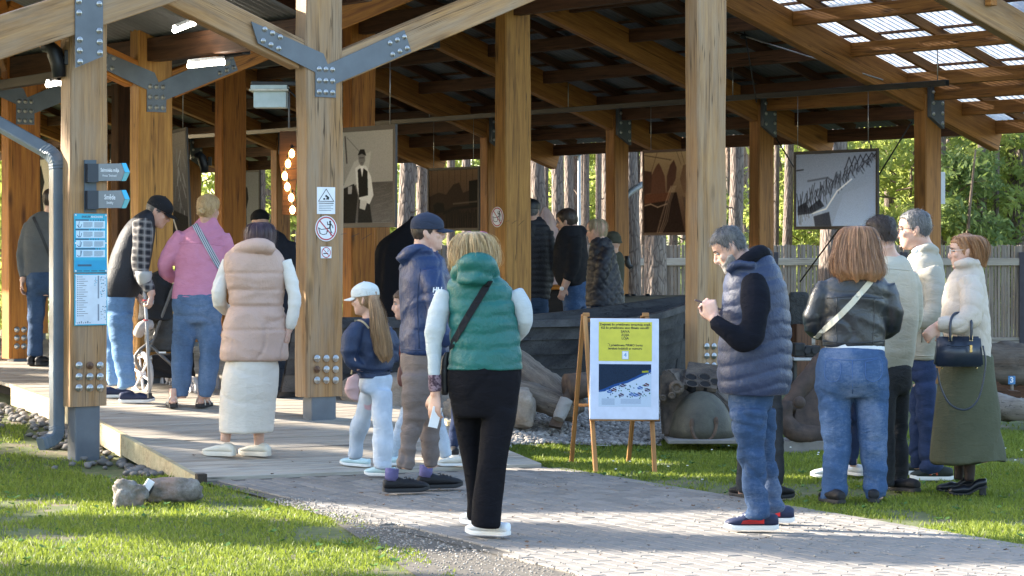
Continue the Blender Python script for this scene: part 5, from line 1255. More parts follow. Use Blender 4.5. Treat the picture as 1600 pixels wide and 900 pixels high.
# the white HH mark and line of small print on the sleeve
def letters_on(p, o, strokes, lift=.0035, wpx=2.0, mat=WHITE, name="logo"):
    G = []
    for st in strokes:
        H = p.onto(o, st, lift); V, F = [], []
        for (a, na), (b, nb) in zip(H[:-1], H[1:]):
            t_ = (b - a).normalized(); w_ = t_.cross(na).normalized() * wpx / 2 / p.s; i = len(V); V += [a - w_, a + w_, b + w_, b - w_]; F.append([i, i + 1, i + 2, i + 3])
        G.append((V, F))
    return p.add(name, join_geo(*G), mat, o, False)
hh = []
for x0 in (677, 684.4): hh += [[(x0 + .6, 449), (x0, 457)], [(x0 + 5.2, 448.6), (x0 + 4.6, 456.6)], [(x0 + .4, 453), (x0 + 5, 452.6)]]
letters_on(p, o, hh, wpx=1.9); letters_on(p, o, [[(677, 460.3), (690, 459.6)]], wpx=1.0, name="small_print")
p.trousers(cloth("taupe_cotton", (.165, .135, .125), (.12, .098, .092), .85, fold=.35), [(546, 627, 700), (568, 626, 697), (588, 629, 692)], -78, [[(651, 585, -.1, 27), (650, 640, -.1, 22), (640, 690, -.1, 17.5), (633, 733, -.1, 15)], [(673, 588, .1, 24), (672, 650, .1, 19), (672, 700, .1, 16), (675, 731, .1, 15)]], .8, wrinkles(34, .0085, 26))
p.head(668, 364, 57, -84, -3, neck_to=(658, 401), neck_r=.062); p.cap_hair(H_DARK, .05, -.02, -.055, .005, seed=7); p.cap(cloth("dark_navy_cap", (.022, .030, .055), None, .75), -5); p.face()
for x, y in ((638, 770), (691, 764)):
    so_, M = p.shoe(x, y, -74, M_BLKSHOE, M_SOLEK, .305, high=.09); p.add("ankle_sock", xf(tube([Vector((0, -.085, .07)), Vector((0, -.08, .14))], [.040, .042], 12, 1), M), cloth("violet_sock", (.13, .12, .26), None, .9), so_)
    for k in range(4): p.add("lace", xf(tube([Vector((-.028, .0 + k * .022, .083 - k * .006)), Vector((0, .006 + k * .022, .090 - k * .006)), Vector((.028, .0 + k * .022, .083 - k * .006))], .003, 5, 1), M), M_SOLEK, so_)
p.body(vox=.0075)

# ---- woman in green vest
p = Person("person in a green quilted vest with pale blue sleeves and pink sunglasses", (758, 838))
GREEN = nylon("green_nylon", (.010, .115, .105), .42)
q1 = quilt(40, .088, .013, p.P(750, 575).z, .0, 0, .0028)
zc = p.P(750, 440).z
xmid = p.P(755, 500).x
q1 = quilt(40, .088, .013, p.P(750, 575).z, -.12, xmid, .0028)
def gd(co): return q1(co) * np.clip((zc + .02 - co[:, 2]) / .05, 0, 1) + wr_g(co) * np.clip((co[:, 2] - zc + .06) / .06, 0, 1)
wr_g = wrinkles(41, .010, 26)
hood = [p.limb([(714, 432, -.02, 11), (722, 419, -.08, 15), (738, 412, -.13, 17), (757, 414, -.13, 17), (768, 424, -.06, 13), (769, 434, 0, 11)], core=0), p.limb([(720, 434, -.1, 12), (745, 436, -.15, 14), (765, 434, -.1, 11)], core=0)]
o = p.garment("vest", [p.torso([(420, 722, 762), (430, 708, 776), (442, 699, 796), (460, 698, 804), (500, 699, 810), (530, 701, 814), (556, 700, 817), (570, 698, 819), (577, 697, 820)], -4, .72), *hood], GREEN, gd, .011, 4)
PALEB = cloth("pale_blue_fleece", (.45, .50, .52), (.37, .42, .45), .95, fold=.18)
for pts in ([(697, 455, .0, 16), (688, 478, -.01, 18), (680, 512, -.02, 18), (678, 540, -.02, 15.5), (679, 565, -.03, 13), (679, 590, -.04, 12)], [(803, 455, .0, 16), (815, 480, .0, 16.5), (819, 505, .02, 15), (806, 525, .16, 13), (785, 530, .26, 10)]): p.garment("sleeve", [p.limb(pts)], PALEB, wrinkles(42, .0045, 30))
p.garment("lace_cuff", [p.limb([(679, 585, -.04, 11.5), (679, 597, -.04, 12), (680, 612, -.04, 11.5)])], pm("plum_lace", (.20, .14, .17), (.045, .025, .04), 60, rough=.9, contrast=(.45, .55)), wrinkles(43, .003, 90), .008, 3)
p.skin_limb([(680, 608, -.04, 8), (680, 618, -.04, 7.5)]); p.hand((680, 617, -.04), DN + LFT * .06, RGT * .5 + AWY * .8, .185, .5, -1); PAPER_AT = p.tips[1]
p.garment("trousers", [p.torso([(562, 702, 815), (590, 699, 816), (620, 702, 813), (650, 709, 808)], -4, .72), p.limb([(731, 640, .08, 26), (738, 720, .1, 20), (743, 780, .12, 16), (742, 812, .14, 15)]), p.limb([(782, 640, -.04, 28), (772, 700, -.05, 26), (764, 760, -.06, 25), (758, 823, -.06, 25.5)])], C_BLACKP, wrinkles(44, .007, 17, (.8, .8, 1.0)))
p.head(741, 394, 62, -14, 4, neck_to=(741, 428)); HB = [(362, 729, 750, .0), (366, 717, 762, -.01), (378, 709, 770, -.015), (393, 706, 774, -.02), (410, 705, 775, -.025), (424, 708, 772, -.03)]
p.long_hair(HB, H_BLOND, -14, .92, 8, strands=700, amp=.13)
hm = p.head_M.copy(); p.head_M = hm @ Matrix.Translation((0, .0, .012)) @ Matrix.Rotation(R(62), 4, 'X') @ Matrix.Scale(1.12, 4); PKF = plain("pink_plastic", (.66, .25, .42), .3); p.glasses(PKF, plain("dark_violet_lens", (.05, .03, .06), .1), r=.026); p.head_M = hm
p.strap(o, [(766, 437), (750, 464), (730, 497), (704, 545)], 11, cloth("black_webbing", (.010, .011, .015), None, .8))
p.shoe(758, 837, 62, M_WHITESHOE, M_SOLEW, .27, high=.075); p.shoe(742, 820, 40, M_WHITESHOE, M_SOLEW, .27, high=.075); p.body(vox=.0075); GREENW = p

# ---- the group deep in the pavilion
p = Person("person in a black cap and padded jacket right beside the knotty middle post", (838, 590), Y=27.2, vox=.016)
xm = p.P(838, 400).x
o = p.garment("jacket", [p.torso([(338, 824, 846), (347, 816, 854), (362, 811, 862), (400, 810, 863), (440, 811, 863), (468, 812, 860)], 12), p.limb([(857, 360, 0, 9), (862, 400, 0, 9), (858, 440, .03, 8), (850, 466, .03, 6)])], nylon("black_quilted_nylon", (.016, .017, .024), .5), quilt(50, .062, .012, 0, 0, xm), .013, 3)
p.trousers(D_DARK, [(462, 815, 858), (485, 816, 857)], 12, [[(826, 480, 0, 12), (826, 580, 0, 9)], [(848, 480, 0, 12), (848, 580, 0, 9)]]); p.head(830, 331, 37, -10, 4, neck_to=(834, 348)); p.cap_hair(H_GREY, .05, -.01, -.05, .006); p.cap(BLACK); p.hand((849, 466, .03), DN, LFT, .17, .6)
p.strap(o, [(836, 350), (829, 375), (820, 405)], 6, BLACK); p.shoe(826, 588, 0, M_BLKSHOE, M_SOLEK, d=0); p.shoe(848, 588, 0, M_BLKSHOE, M_SOLEK, d=0); p.body(vox=.012)
p = Person("person with short dark hair in a black hoodie and blue jeans wearing a wrist watch", (895, 590), Y=26.8, vox=.014)
HOOD = cloth("black_jersey", (.014, .015, .019), None, .9)
o = p.garment("hoodie", [p.torso([(352, 880, 910), (362, 871, 915), (380, 867, 918), (405, 864, 919), (428, 864, 919), (446, 873, 919)], 62, .8), p.limb([(905, 357, 0, 9), (913, 368, -.02, 9)], core=0), p.limb([(897, 372, -.12, 15), (897, 400, -.17, 13), (892, 425, -.19, 11), (887, 438, -.19, 9.5)])], HOOD, wrinkles(52, .006, 24))
p.trousers(D_BRIGHT, [(438, 876, 919), (460, 876, 920), (480, 878, 917)], 62, [[(893, 475, -.08, 15), (890, 530, -.08, 12), (890, 585, -.08, 10)], [(906, 475, .1, 14), (906, 530, .1, 11), (906, 585, .1, 9)]], .8)
p.head(886, 346, 39, 66, 10, neck_to=(897, 364), neck_r=.062); p.cap_hair(H_DARK, .048, -.025, -.062, .009, seed=9); p.face(); p.skin_limb([(887, 436, -.19, 7), (881, 450, -.2, 5.5)]); p.hand((881, 449, -.2), DN + LFT * .25, AWY + LFT * .2, .18, .55)
p.add("watch", cyl(p.P(878, 451, -.235), p.P(877.5, 451, -.25), .022, 14), WHITE); p.shoe(890, 590, 70, M_BLKSHOE, M_SOLEK, d=-.08); p.shoe(906, 590, 70, M_BLKSHOE, M_SOLEK, d=.1); p.body(vox=.011)
p = Person("person with short blond hair in a black diamond quilted coat facing away to the left", (942, 600), Y=26.2, vox=.014)
o = p.garment("coat", [p.torso([(370, 926, 950), (380, 922, 958), (400, 919, 963), (430, 916, 970), (455, 915, 975), (478, 915, 977)], 42, .8), p.limb([(950, 388, -.1, 12), (942, 420, -.16, 12.5), (934, 448, -.14, 11), (926, 460, -.05, 9)])], nylon("black_quilted_nylon", (.016, .017, .024), .5), diamonds(53, .105, .013, (.9, .4, 0)), .012, 3)
p.trousers(D_NAVY, [(470, 921, 968), (490, 922, 966)], 42, [[(934, 485, 0, 13), (934, 590, 0, 10)], [(955, 485, .1, 13), (955, 590, .1, 10)]], .8); p.head(932, 361, 39, 55, 5, neck_to=(938, 378)); p.long_hair([(342, 926, 942), (346, 921, 947), (355, 919, 949), (364, 922, 949), (373, 927, 947)], H_ASH, 55, .95, 9, strands=160, amp=.06); p.face()
p.shoe(934, 598, 50, M_BLKSHOE, M_SOLEK, d=0); p.shoe(955, 598, 50, M_BLKSHOE, M_SOLEK, d=.1); p.body(vox=.011)
p = Person("person in an olive rain hat, mostly hidden behind the diamond quilted coat", (958, 590), Y=27.6, vox=.016)
OLV = cloth("olive_waxed_cotton", (.060, .060, .042), None, .8); p.garment("coat", [p.torso([(393, 946, 970), (402, 940, 975), (430, 938, 976), (478, 938, 975)], 20)], OLV, wrinkles(55, .005, 20)); p.trousers(D_NAVY, [(470, 940, 974), (490, 941, 973)], 20, [[(949, 485, 0, 11), (949, 580, 0, 9)], [(965, 485, 0, 11), (965, 580, 0, 9)]])
p.head(957, 380, 34, 20, 0, neck_to=(958, 396)); p.garment("hat", [xf(head_shell(lambda x, y, z: .016, 24, 0, .0), p.head_M), xf(ellip((0, -.01, .006), .108, .128, .012), p.head_M)], OLV, wrinkles(56, .003, 50), .010, 2); p.shoe(949, 588, 0, M_BLKSHOE, M_SOLEK, d=0); p.shoe(965, 588, 0, M_BLKSHOE, M_SOLEK, d=0); p.body(vox=.012)

# ---- bearded man with the phone
p = Person("bearded grey haired person in a navy quilted vest reading a mobile phone", (1172, 829))
VEST = nylon("slate_navy_nylon", (.025, .038, .082), .45)
xm = p.P(1215, 500).x; q2 = quilt(60, .083, .013, p.P(1200, 618).z, .25, xm, .0025)
o = p.garment("vest", [p.torso([(398, 1152, 1206), (408, 1142, 1214), (424, 1134, 1222), (448, 1128, 1231), (485, 1124, 1236), (525, 1121, 1238), (565, 1119, 1239), (598, 1119, 1239), (616, 1124, 1233)], 84, .98), p.limb([(1138, 425, -.1, 8), (1150, 412, -.14, 8), (1180, 414, -.15, 8)], core=0)], VEST, q2, .011, 4)
HBLK = cloth("black_hoodie_jersey", (.007, .008, .014), (.005, .006, .010), .92, fold=.35, spec=.12)
p.garment("hood", [p.limb([(1148, 424, .0, 10), (1158, 414, -.09, 12), (1172, 402, -.12, 13), (1188, 394, -.06, 13), (1195, 402, .02, 12)], core=0), p.limb([(1148, 424, .02, 10), (1160, 412, .1, 12), (1180, 397, .1, 13), (1192, 398, .04, 13)], core=0), p.limb([(1190, 405, 0, 14), (1204, 414, -.02, 11)], core=0)], HBLK, wrinkles(61, .010, 20), .011)
o2 = p.garment("sleeve", [p.limb([(1177, 436, -.14, 22), (1180, 458, -.2, 26), (1180, 492, -.25, 25), (1174, 520, -.27, 24), (1160, 530, -.28, 21), (1140, 519, -.28, 18), (1124, 507, -.25, 15), (1117, 499, -.22, 13)])], HBLK, wrinkles(62, .009, 20))
p.garment("sleeve", [p.limb([(1165, 445, .17, 22), (1150, 500, .2, 20), (1132, 512, .16, 17), (1116, 494, .05, 12)])], HBLK, wrinkles(63, .006, 20))
p.skin_limb([(1120, 502, -.22, 10), (1114, 494, -.21, 9)]); p.hand((1115, 498, -.21), UP * .9 + LFT * .25 + AWY * .25, AWY + RGT * .25, .185, 1.0, 1); p.hand((1119, 492, .03), UP * .55 + LFT * .75 + NEAR * .2, NEAR * .9 + UP * .3, .185, .9, -1)
p.trousers(denim("worn_blue_denim", (.030, .060, .125), .7), [(598, 1136, 1212), (622, 1137, 1211), (640, 1139, 1209)], 84, [[(1170, 640, -.1, 31), (1172, 690, -.1, 27), (1178, 745, -.1, 23.5), (1185, 808, -.1, 21.5)], [(1188, 640, .1, 27), (1194, 700, .12, 22), (1202, 755, .14, 19), (1208, 800, .15, 17)]], .95, wrinkles(64, .0085, 26))
p.head(1141, 390, 63, 86, 27, neck_to=(1176, 420), neck_r=.066); p.cap_hair(H_GREY, .068, .004, -.040, .004, .017, seed=12, tex=.006); p.face()
def boff(x, y, z):
    a = abs(math.atan2(x, y)); k = smooth((-.047 - z + .03 * smooth((a - .5) / .8)) / .012) * smooth((1.75 - a) / .25); return -.009 + k * (.013 + .010 * smooth((-.07 - z) / .04)) + k * .003 * mnoise.noise(Vector((x * 170, y * 170, z * 120)))
p.add("beard", xf(head_shell(boff, 56), p.head_M), H_BEARD); p.garment("moustache", [xf(ellip((0, .092, -.052), .027, .008, .006), p.head_M)], H_BEARD, None, .005, 1)
RED = plain("red_leather", (.62, .045, .05), .5)
for x, y, hd in ((1170, 829, 86), (1196, 817, 84)):
    so_, M = p.shoe(x, y, hd, M_NAVYSHOE, M_SOLEW, .30, high=.088)
    p.add("red_stripe", xf(([Vector((s_ * .0455, yy, zz)) for s_ in (-1,) for yy, zz in ((-.06, .034), (.06, .032), (.05, .050), (-.06, .066))], [[0, 1, 2, 3], [3, 2, 1, 0]]), M), RED, so_, False)
    p.add('red_stripe', xf(([Vector((.0455, yy, zz)) for yy, zz in ((-.06, .034), (.06, .032), (.05, .050), (-.06, .066))], [[0, 1, 2, 3], [3, 2, 1, 0]]), M), RED, so_, False)
    for k in range(5): p.add("lace", xf(tube([Vector((-.026, -.005 + k * .02, .082 - k * .006)), Vector((0, .0 + k * .02, .090 - k * .006)), Vector((.026, -.005 + k * .02, .082 - k * .006))], .003, 5, 1), M), M_SOLEW, so_)
p.body(vox=.0072); PHONEM = p
# ---- person right behind him
p = Person("person in black jeans and a mint top, mostly hidden behind the bearded person", (1190, 780), vox=.016)
p.garment("top", [p.torso([(432, 1176, 1200), (442, 1160, 1214), (480, 1156, 1220), (540, 1158, 1220), (600, 1158, 1222), (615, 1160, 1221)], 10)], cloth("mint_cotton", (.38, .58, .47), None, .9), wrinkles(70, .005, 22)); p.trousers(D_BLACK, [(605, 1158, 1222), (625, 1158, 1223)], 10, [[(1174, 630, 0, 15), (1163, 700, 0, 12), (1158, 772, 0, 10)], [(1209, 630, 0, 15), (1213, 700, 0, 13), (1213, 772, 0, 11.5)]]); p.head(1188, 414, 52, 30, 20, neck_to=(1188, 440)); p.cap_hair(H_DARK); p.shoe(1160, 778, 30, M_BLKSHOE, M_SOLEK); p.shoe(1218, 780, -50, M_BLKSHOE, M_SOLEK); p.body(vox=.012)

# ---- woman in the leather jacket
p = Person("person with long auburn hair in a black leather jacket and bright blue jeans", (1332, 785))
t = NT("black_leather"); v = t.coord('Object'); f = t.noise(v, 16, 4, .6, 1.2); f2 = t.noise(v, 150, 2); t.set(Base_Color=t.ramp(f, [(.3, (.010, .012, .016)), (.7, (.022, .026, .034))]), Roughness=t.ramp(f, [(.3, (.30, .30, .30)), (.7, (.46, .46, .46))])); t.b.inputs['Specular IOR Level'].default_value = .6; t.bump(t.math('ADD', f, t.math('MULTIPLY', f2, .1)), .4, .012); LEA = t.m
o = p.garment("jacket", [p.torso([(424, 1312, 1370), (432, 1296, 1380), (442, 1285, 1388), (470, 1281, 1389), (505, 1283, 1386), (525, 1284, 1385), (541, 1284, 1384)], -2, .62), p.limb([(1292, 443, 0, 17), (1277, 475, 0, 18), (1269, 502, .02, 16.5), (1276, 518, .12, 14), (1295, 520, .26, 11)]), p.limb([(1384, 446, 0, 17), (1394, 478, 0, 16.5), (1397, 502, .02, 15.5), (1388, 518, .14, 13), (1370, 520, .26, 11)])], LEA, wrinkles(80, .0095, 20))
p.seam(o, [(1292, 466), (1320, 464), (1345, 464), (1380, 466)], LEA, 2); p.seam(o, [(1285, 533), (1330, 536), (1383, 533)], LEA, 2); p.seam(o, [(1308, 466), (1306, 500), (1308, 538)], LEA, 1.8); p.seam(o, [(1366, 466), (1366, 500), (1363, 538)], LEA, 1.8)
p.garment("shirt_tail", [p.torso([(533, 1288, 1381), (545, 1288, 1384), (551, 1296, 1384)], -2, .66, core=0)], cloth("white_cotton", (.70, .72, .74)), wrinkles(81, .004, 26))
tr_ = p.trousers(D_BRIGHT, [(544, 1282, 1383), (570, 1275, 1388), (597, 1272, 1391), (620, 1273, 1391)], -2, [[(1303, 622, 0, 29), (1307, 680, 0, 24.5), (1305, 740, 0, 21.5), (1303, 781, 0, 21.5)], [(1362, 622, 0, 28.5), (1364, 680, 0, 25), (1367, 740, 0, 20.5), (1369, 780, 0, 19.5)]], .78)
SEAMD = plain("denim_seam", (.05, .11, .27), .8)
for q in ([(1290, 563), (1312, 566), (1312, 590), (1300, 597), (1289, 588), (1290, 563)], [(1352, 566), (1376, 562), (1377, 587), (1365, 596), (1353, 590), (1352, 566)], [(1284, 559), (1332, 563), (1382, 558)], [(1332, 563), (1332, 615)]): p.seam(tr_, q, SEAMD, 1.3, k=4)
p.head(1342, 390, 60, -4, 6, neck_to=(1342, 424)); p.long_hair([(353, 1330, 1352, 0), (356, 1318, 1362, -.01), (370, 1309, 1370, -.02), (388, 1305, 1374, -.035), (408, 1301, 1378, -.05), (426, 1301, 1381, -.06), (437, 1308, 1377, -.06)], H_AUB, -4, .9, 14, strands=800, amp=.09)
p.strap(o, [(1368, 430), (1350, 452), (1325, 480), (1300, 505), (1273, 528)], 9, plain("cream_leather", (.60, .57, .46), .5)); p.shoe(1298, 786, 20, M_BLKSHOE, M_SOLEK); p.shoe(1366, 784, -10, M_BLKSHOE, M_SOLEK); p.body()

# ---- someone in white trainers behind her
p = Person("person in dark trousers and white trainers, hidden behind the leather jacket", (1312, 747), vox=.016)
p.garment("top", [p.torso([(440, 1318, 1350), (450, 1302, 1366), (500, 1300, 1370), (560, 1302, 1368)], 60)], cloth("dark_navy_coat", (.014, .016, .026)), wrinkles(82, .005, 20)); p.trousers(D_NAVY, [(550, 1306, 1366), (575, 1306, 1366)], 60, [[(1322, 580, 0, 15), (1310, 660, 0, 13), (1300, 735, 0, 10)], [(1340, 580, .1, 15), (1337, 660, .1, 13), (1333, 730, .1, 10)]]); p.head(1336, 423, 50, 60, 5, neck_to=(1336, 446)); p.cap_hair(H_DARK); p.shoe(1291, 747, 75, M_WHITESHOE, M_SOLEW, .25); p.shoe(1331, 743, 30, M_WHITESHOE, M_SOLEW, .25); p.body(vox=.012)

# ---- young man in cream overshirt
p = Person("young person with thick dark hair in a cream overshirt and black trousers", (1405, 767))
CRM = cloth("cream_overshirt", (.47, .45, .37), (.40, .38, .31), .92, fold=.3)
o = p.garment("overshirt", [p.torso([(397, 1377, 1412), (404, 1370, 1420), (413, 1358, 1427), (432, 1350, 1434), (465, 1347, 1436), (505, 1347, 1436), (545, 1351, 1431), (576, 1357, 1427)], 32, .7), p.limb([(1424, 425, .08, 14), (1431, 465, .1, 14), (1428, 505, .16, 12), (1415, 520, .28, 10)]), p.limb([(1358, 425, -.08, 15), (1350, 475, -.06, 14), (1356, 510, .06, 12)])], CRM, wrinkles(84, .007, 19))
p.seam(o, [(1362, 421), (1390, 420), (1424, 423)], CRM, 1.6); p.trousers(D_BLACK, [(568, 1363, 1424), (595, 1364, 1424), (615, 1366, 1423)], 32, [[(1384, 610, -.06, 18), (1385, 690, -.06, 15), (1385, 760, -.06, 14)], [(1405, 610, .06, 19), (1405, 690, .06, 16), (1406, 764, .06, 16)]], .8)
p.head(1377, 371, 58, 44, 9, neck_to=(1389, 404), neck_r=.057); p.cap_hair(H_DARK, .050, -.002, -.038, .011, .013, seed=15, tex=.007); p.face(); p.shoe(1384, 763, 40, M_BLKSHOE, M_SOLEK); p.shoe(1409, 768, 35, M_BLKSHOE, M_SOLEK); p.body(vox=.0075)

# ---- man with glasses
p = Person("person with greying hair, dark glasses and goatee in a light grey zipped jacket", (1450, 750))
GRJ = cloth("stone_grey_jacket", (.37, .345, .29), (.31, .29, .245), .8, fold=.3)
o = p.garment("jacket", [p.torso([(388, 1436, 1462), (397, 1424, 1468), (412, 1414, 1474), (440, 1409, 1478), (475, 1408, 1479), (515, 1411, 1474), (545, 1416, 1468), (560, 1418, 1464)], 74, .92), p.limb([(1437, 392, -.06, 7), (1452, 386, -.08, 8), (1464, 394, -.05, 8)], core=0), p.limb([(1454, 422, -.15, 19), (1462, 455, -.2, 19), (1460, 485, -.23, 17.5), (1445, 500, -.24, 15), (1424, 498, -.22, 12)])], GRJ, wrinkles(86, .0085, 20))
p.garment("shirt_collar", [p.limb([(1427, 396, -.04, 7), (1437, 389, -.06, 7), (1450, 384, -.03, 6)], core=0), p.limb([(1424, 400, 0, 7), (1428, 412, 0, 6)], core=0)], cloth("white_cotton", (.70, .72, .74)), None, .009)
p.seam(o, [(1428, 555), (1445, 556), (1463, 555)], GRJ, 2); p.seam(o, [(1441, 515), (1440, 535)], plain("pocket_dark", (.10, .095, .085), .9), 1.8)
p.trousers(D_NAVY, [(552, 1420, 1463), (578, 1421, 1463), (596, 1422, 1463)], 74, [[(1446, 600, -.06, 18), (1449, 670, -.06, 17.5), (1456, 740, -.06, 18)], [(1436, 600, .1, 17), (1434, 670, .1, 15), (1435, 732, .12, 15)]], .9, wrinkles(87, .009, 22))
p.head(1429, 360, 60, 80, 3, neck_to=(1446, 394), neck_r=.06); p.cap_hair(H_GREY, .072, -.012, -.05, .006, .008, seed=17); p.face(); p.glasses(BLACK)
p.garment("goatee", [xf(ellip((0, .084, -.098), .019, .012, .018), p.head_M), xf(ellip((0, .091, -.0535), .022, .007, .005), p.head_M)], H_DARK, wrinkles(5, .002, 200), .005, 1)
for x, y, near in ((1452, 751, 1), (1431, 742, 0)):
    so_, M = p.shoe(x, y, 84, cloth("dark_green_grey_shoe", (.030, .036, .032), None, .7), M_SOLEW, .295)
    if near:
        ST = lambda a, b, mat_: p.add("shoe_mark", xf((lambda A, B_: ([A, B_, B_ + Vector((0, .016, 0)), A + Vector((0, .016, 0))], [[0, 1, 2, 3], [3, 2, 1, 0]]))(Vector((-.0475, a[0], a[1])), Vector((-.0475 + .004, b[0], b[1]))), M), mat_, so_, False)
        OR = plain("orange_mark", (.75, .14, .06), .5); 
        for s_ in (-1, 1):
            M2 = M @ Matrix.Diagonal((s_, 1, 1, 1))
            for (a, b, mm) in (((-.035, .034), (-.028, .070), OR), ((-.028, .068), (.004, .036), WHITE), ((.006, .034), (.012, .066), OR)):
                A, B_ = Vector((.0475, a[0], a[1])), Vector((.043, b[0], b[1])); p.add("shoe_mark", xf(([A, B_, B_ + Vector((0, .013, 0)), A + Vector((0, .013, 0))], [[0, 1, 2, 3], [3, 2, 1, 0]]), M2), mm, so_, False)
p.body(vox=.0075)

# ---- woman in quilted jacket and long skirt
p = Person("person in a cream diamond quilted jacket and long olive skirt carrying a handbag", (1506, 774))
QJ = nylon("cream_quilted_cotton", (.50, .435, .37), .7)
dd = diamonds(90, .150, .011, (.55, .85, 0), .002)
o = p.garment("jacket", [p.torso([(412, 1497, 1534), (421, 1488, 1538), (440, 1477, 1541), (470, 1471, 1545), (505, 1469, 1549), (540, 1477, 1550), (568, 1481, 1549)], 78, .88), p.limb([(1494, 416, -.05, 9), (1510, 411, -.1, 10), (1528, 412, -.06, 9)], core=0), p.limb([(1512, 436, -.13, 20), (1520, 466, -.2, 21), (1516, 494, -.25, 20), (1498, 507, -.27, 17.5), (1478, 507, -.27, 15), (1466, 507, -.26, 13.5)])], QJ, dd, .011, 4)
p.skin_limb([(1468, 508, -.26, 7), (1462, 510, -.26, 6.5)]); p.hand((1464, 509, -.26), LFT * .55 + DN * .6, AWY + DN * .2, .17, .8)
p.garment("skirt", [p.torso([(556, 1476, 1550), (580, 1468, 1552), (610, 1462, 1556), (645, 1457, 1562), (685, 1452, 1568), (721, 1449, 1573)], 78, .85, core=.6)], cloth("olive_wool", (.075, .078, .048), (.055, .058, .035), .9, fold=.2), wrinkles(91, .020, 9, (1.3, 1.3, .12)))
p.garment("stockings", [p.limb([(1514, 705, 0, 13), (1515, 735, 0, 10.5), (1514, 752, 0, 9.5)]), p.limb([(1500, 705, .1, 12), (1499, 735, .1, 10), (1497, 750, .1, 9)])], cloth("sheer_black_nylon", (.035, .024, .024), None, .5, fold=0), None)
p.head(1507, 393, 54, 84, 4, neck_to=(1516, 420), neck_r=.052); p.face()
p.long_hair([(367, 1502, 1522, 0), (370, 1493, 1532, 0), (380, 1495, 1539, 0), (393, 1502, 1542, 0), (405, 1507, 1541, 0), (414, 1513, 1538, 0)], H_AUB, 84, 1.12, 18, strands=420, amp=.07); p.cap_hair(H_AUB, .060, -.03, -.06, .007, seed=3); p.glasses(plain("clear_frame", (.72, .68, .62), .3))
for x, y, dd_ in ((1508, 775, -.0), (1489, 770, .1)): p.shoe(x, y, 80, plain("black_patent", (.012, .014, .02), .3), M_SOLEK, .245, high=.075, heel=.05, sole_h=.012)
p.body(vox=.0075); SKIRTW = p
# ================================================================= things
def text_mesh(body, size, M, mat, parent, name="lettering", align='CENTER', bold=0.0):
    cu = bpy.data.curves.new("t", 'FONT'); cu.body = body; cu.size = size; cu.align_x = align; cu.align_y = 'CENTER'; cu.resolution_u = 2; cu.offset = bold
    o = bpy.data.objects.new("t", cu); COL.objects.link(o); dg = bpy.context.evaluated_depsgraph_get(); me = bpy.data.meshes.new_from_object(o.evaluated_get(dg)); bpy.data.objects.remove(o); bpy.data.curves.remove(cu)
    me.materials.clear(); me.materials.append(mat); me.name = name; return put(bpy.data.objects.new(name, me), M, parent)
def quad_on(M, x0, y0, x1, y1, z=0.0): return [M @ Vector(p) for p in ((x0, y0, z), (x1, y0, z), (x1, y1, z), (x0, y1, z))]
def flat(name, M, x0, y0, x1, y1, z, mat, parent, th=.0006):
    v, f = box_geo(x1 - x0, y1 - y0, th, (x0, y0, z)); return mk(name, v, f, mat, parent, M)
def stroke_geo(pts, w_, z=0.0, closed=False):
    """a drawn line of width w_ as flat quads in the plane"""
    V, F = [], []; P = [Vector((*p, 0)) for p in pts]; P = P + [P[0]] if closed else P
    for a, b in zip(P[:-1], P[1:]):
        t_ = (b - a).normalized(); n_ = Vector((-t_.y, t_.x, 0)) * w_ / 2; e = t_ * w_ * .35; i = len(V)
        V += [a - e - n_ + Vector((0, 0, z)), b + e - n_ + Vector((0, 0, z)), b + e + n_ + Vector((0, 0, z)), a - e + n_ + Vector((0, 0, z))]; F.append([i, i + 1, i + 2, i + 3])
    return V, F
def disc(r, z=0.0, n=28, ry=None): return [Vector((math.cos(2 * math.pi * k / n) * r, math.sin(2 * math.pi * k / n) * (ry or r), z)) for k in range(n)], [list(range(n))]
def annulus(r0, r1, z, n=32): 
    V = [Vector((math.cos(2 * math.pi * k / n) * r, math.sin(2 * math.pi * k / n) * r, z)) for r in (r0, r1) for k in range(n)]; return V, [[k, n + k, n + (k + 1) % n, (k + 1) % n] for k in range(n)]
def poly_geo(pts, z=0.0): return [Vector((*p, z)) for p in pts], [list(range(len(pts)))]
INK = plain("printing_ink", (.03, .03, .035), .7); PAPER = plain("white_paper", (.74, .76, .79), .6); SIGNRED = plain("sign_red", (.45, .045, .06), .5); GREYINK = plain("grey_ink", (.16, .19, .23), .7)

# ---- printed photographs, drawn pixel by pixel here
def canvas(w_, h_, col): return np.ones((h_, w_, 3)) * np.array(col)
def shape(img, pts, col, a=1.0):
    h_, w_, _ = img.shape; P = np.array(pts) * [w_, h_]; yy, xx = np.mgrid[0:h_, 0:w_]; ins = np.zeros((h_, w_), bool); n = len(P)
    for i in range(n):
        x1, y1 = P[i]; x2, y2 = P[(i + 1) % n]
        if y1 == y2: continue
        c = (y1 > yy) != (y2 > yy); ins ^= c & (xx < (x2 - x1) * (yy - y1) / (y2 - y1) + x1)
    img[ins] = img[ins] * (1 - a) + np.array(col) * a
def line(img, pts, wd, col, a=1.0):
    h_, w_, _ = img.shape; yy, xx = np.mgrid[0:h_, 0:w_]
    for (x1, y1), (x2, y2) in zip(pts[:-1], pts[1:]):
        A = np.array([x1 * w_, y1 * h_]); Bv = np.array([x2 * w_, y2 * h_]); d = Bv - A; L2 = max(1e-6, d @ d); t_ = np.clip(((xx - A[0]) * d[0] + (yy - A[1]) * d[1]) / L2, 0, 1); ds = np.hypot(xx - A[0] - t_ * d[0], yy - A[1] - t_ * d[1]); m = np.clip(wd * w_ / 2 - ds + .5, 0, 1)[..., None] * a
        img[:] = img * (1 - m) + np.array(col) * m
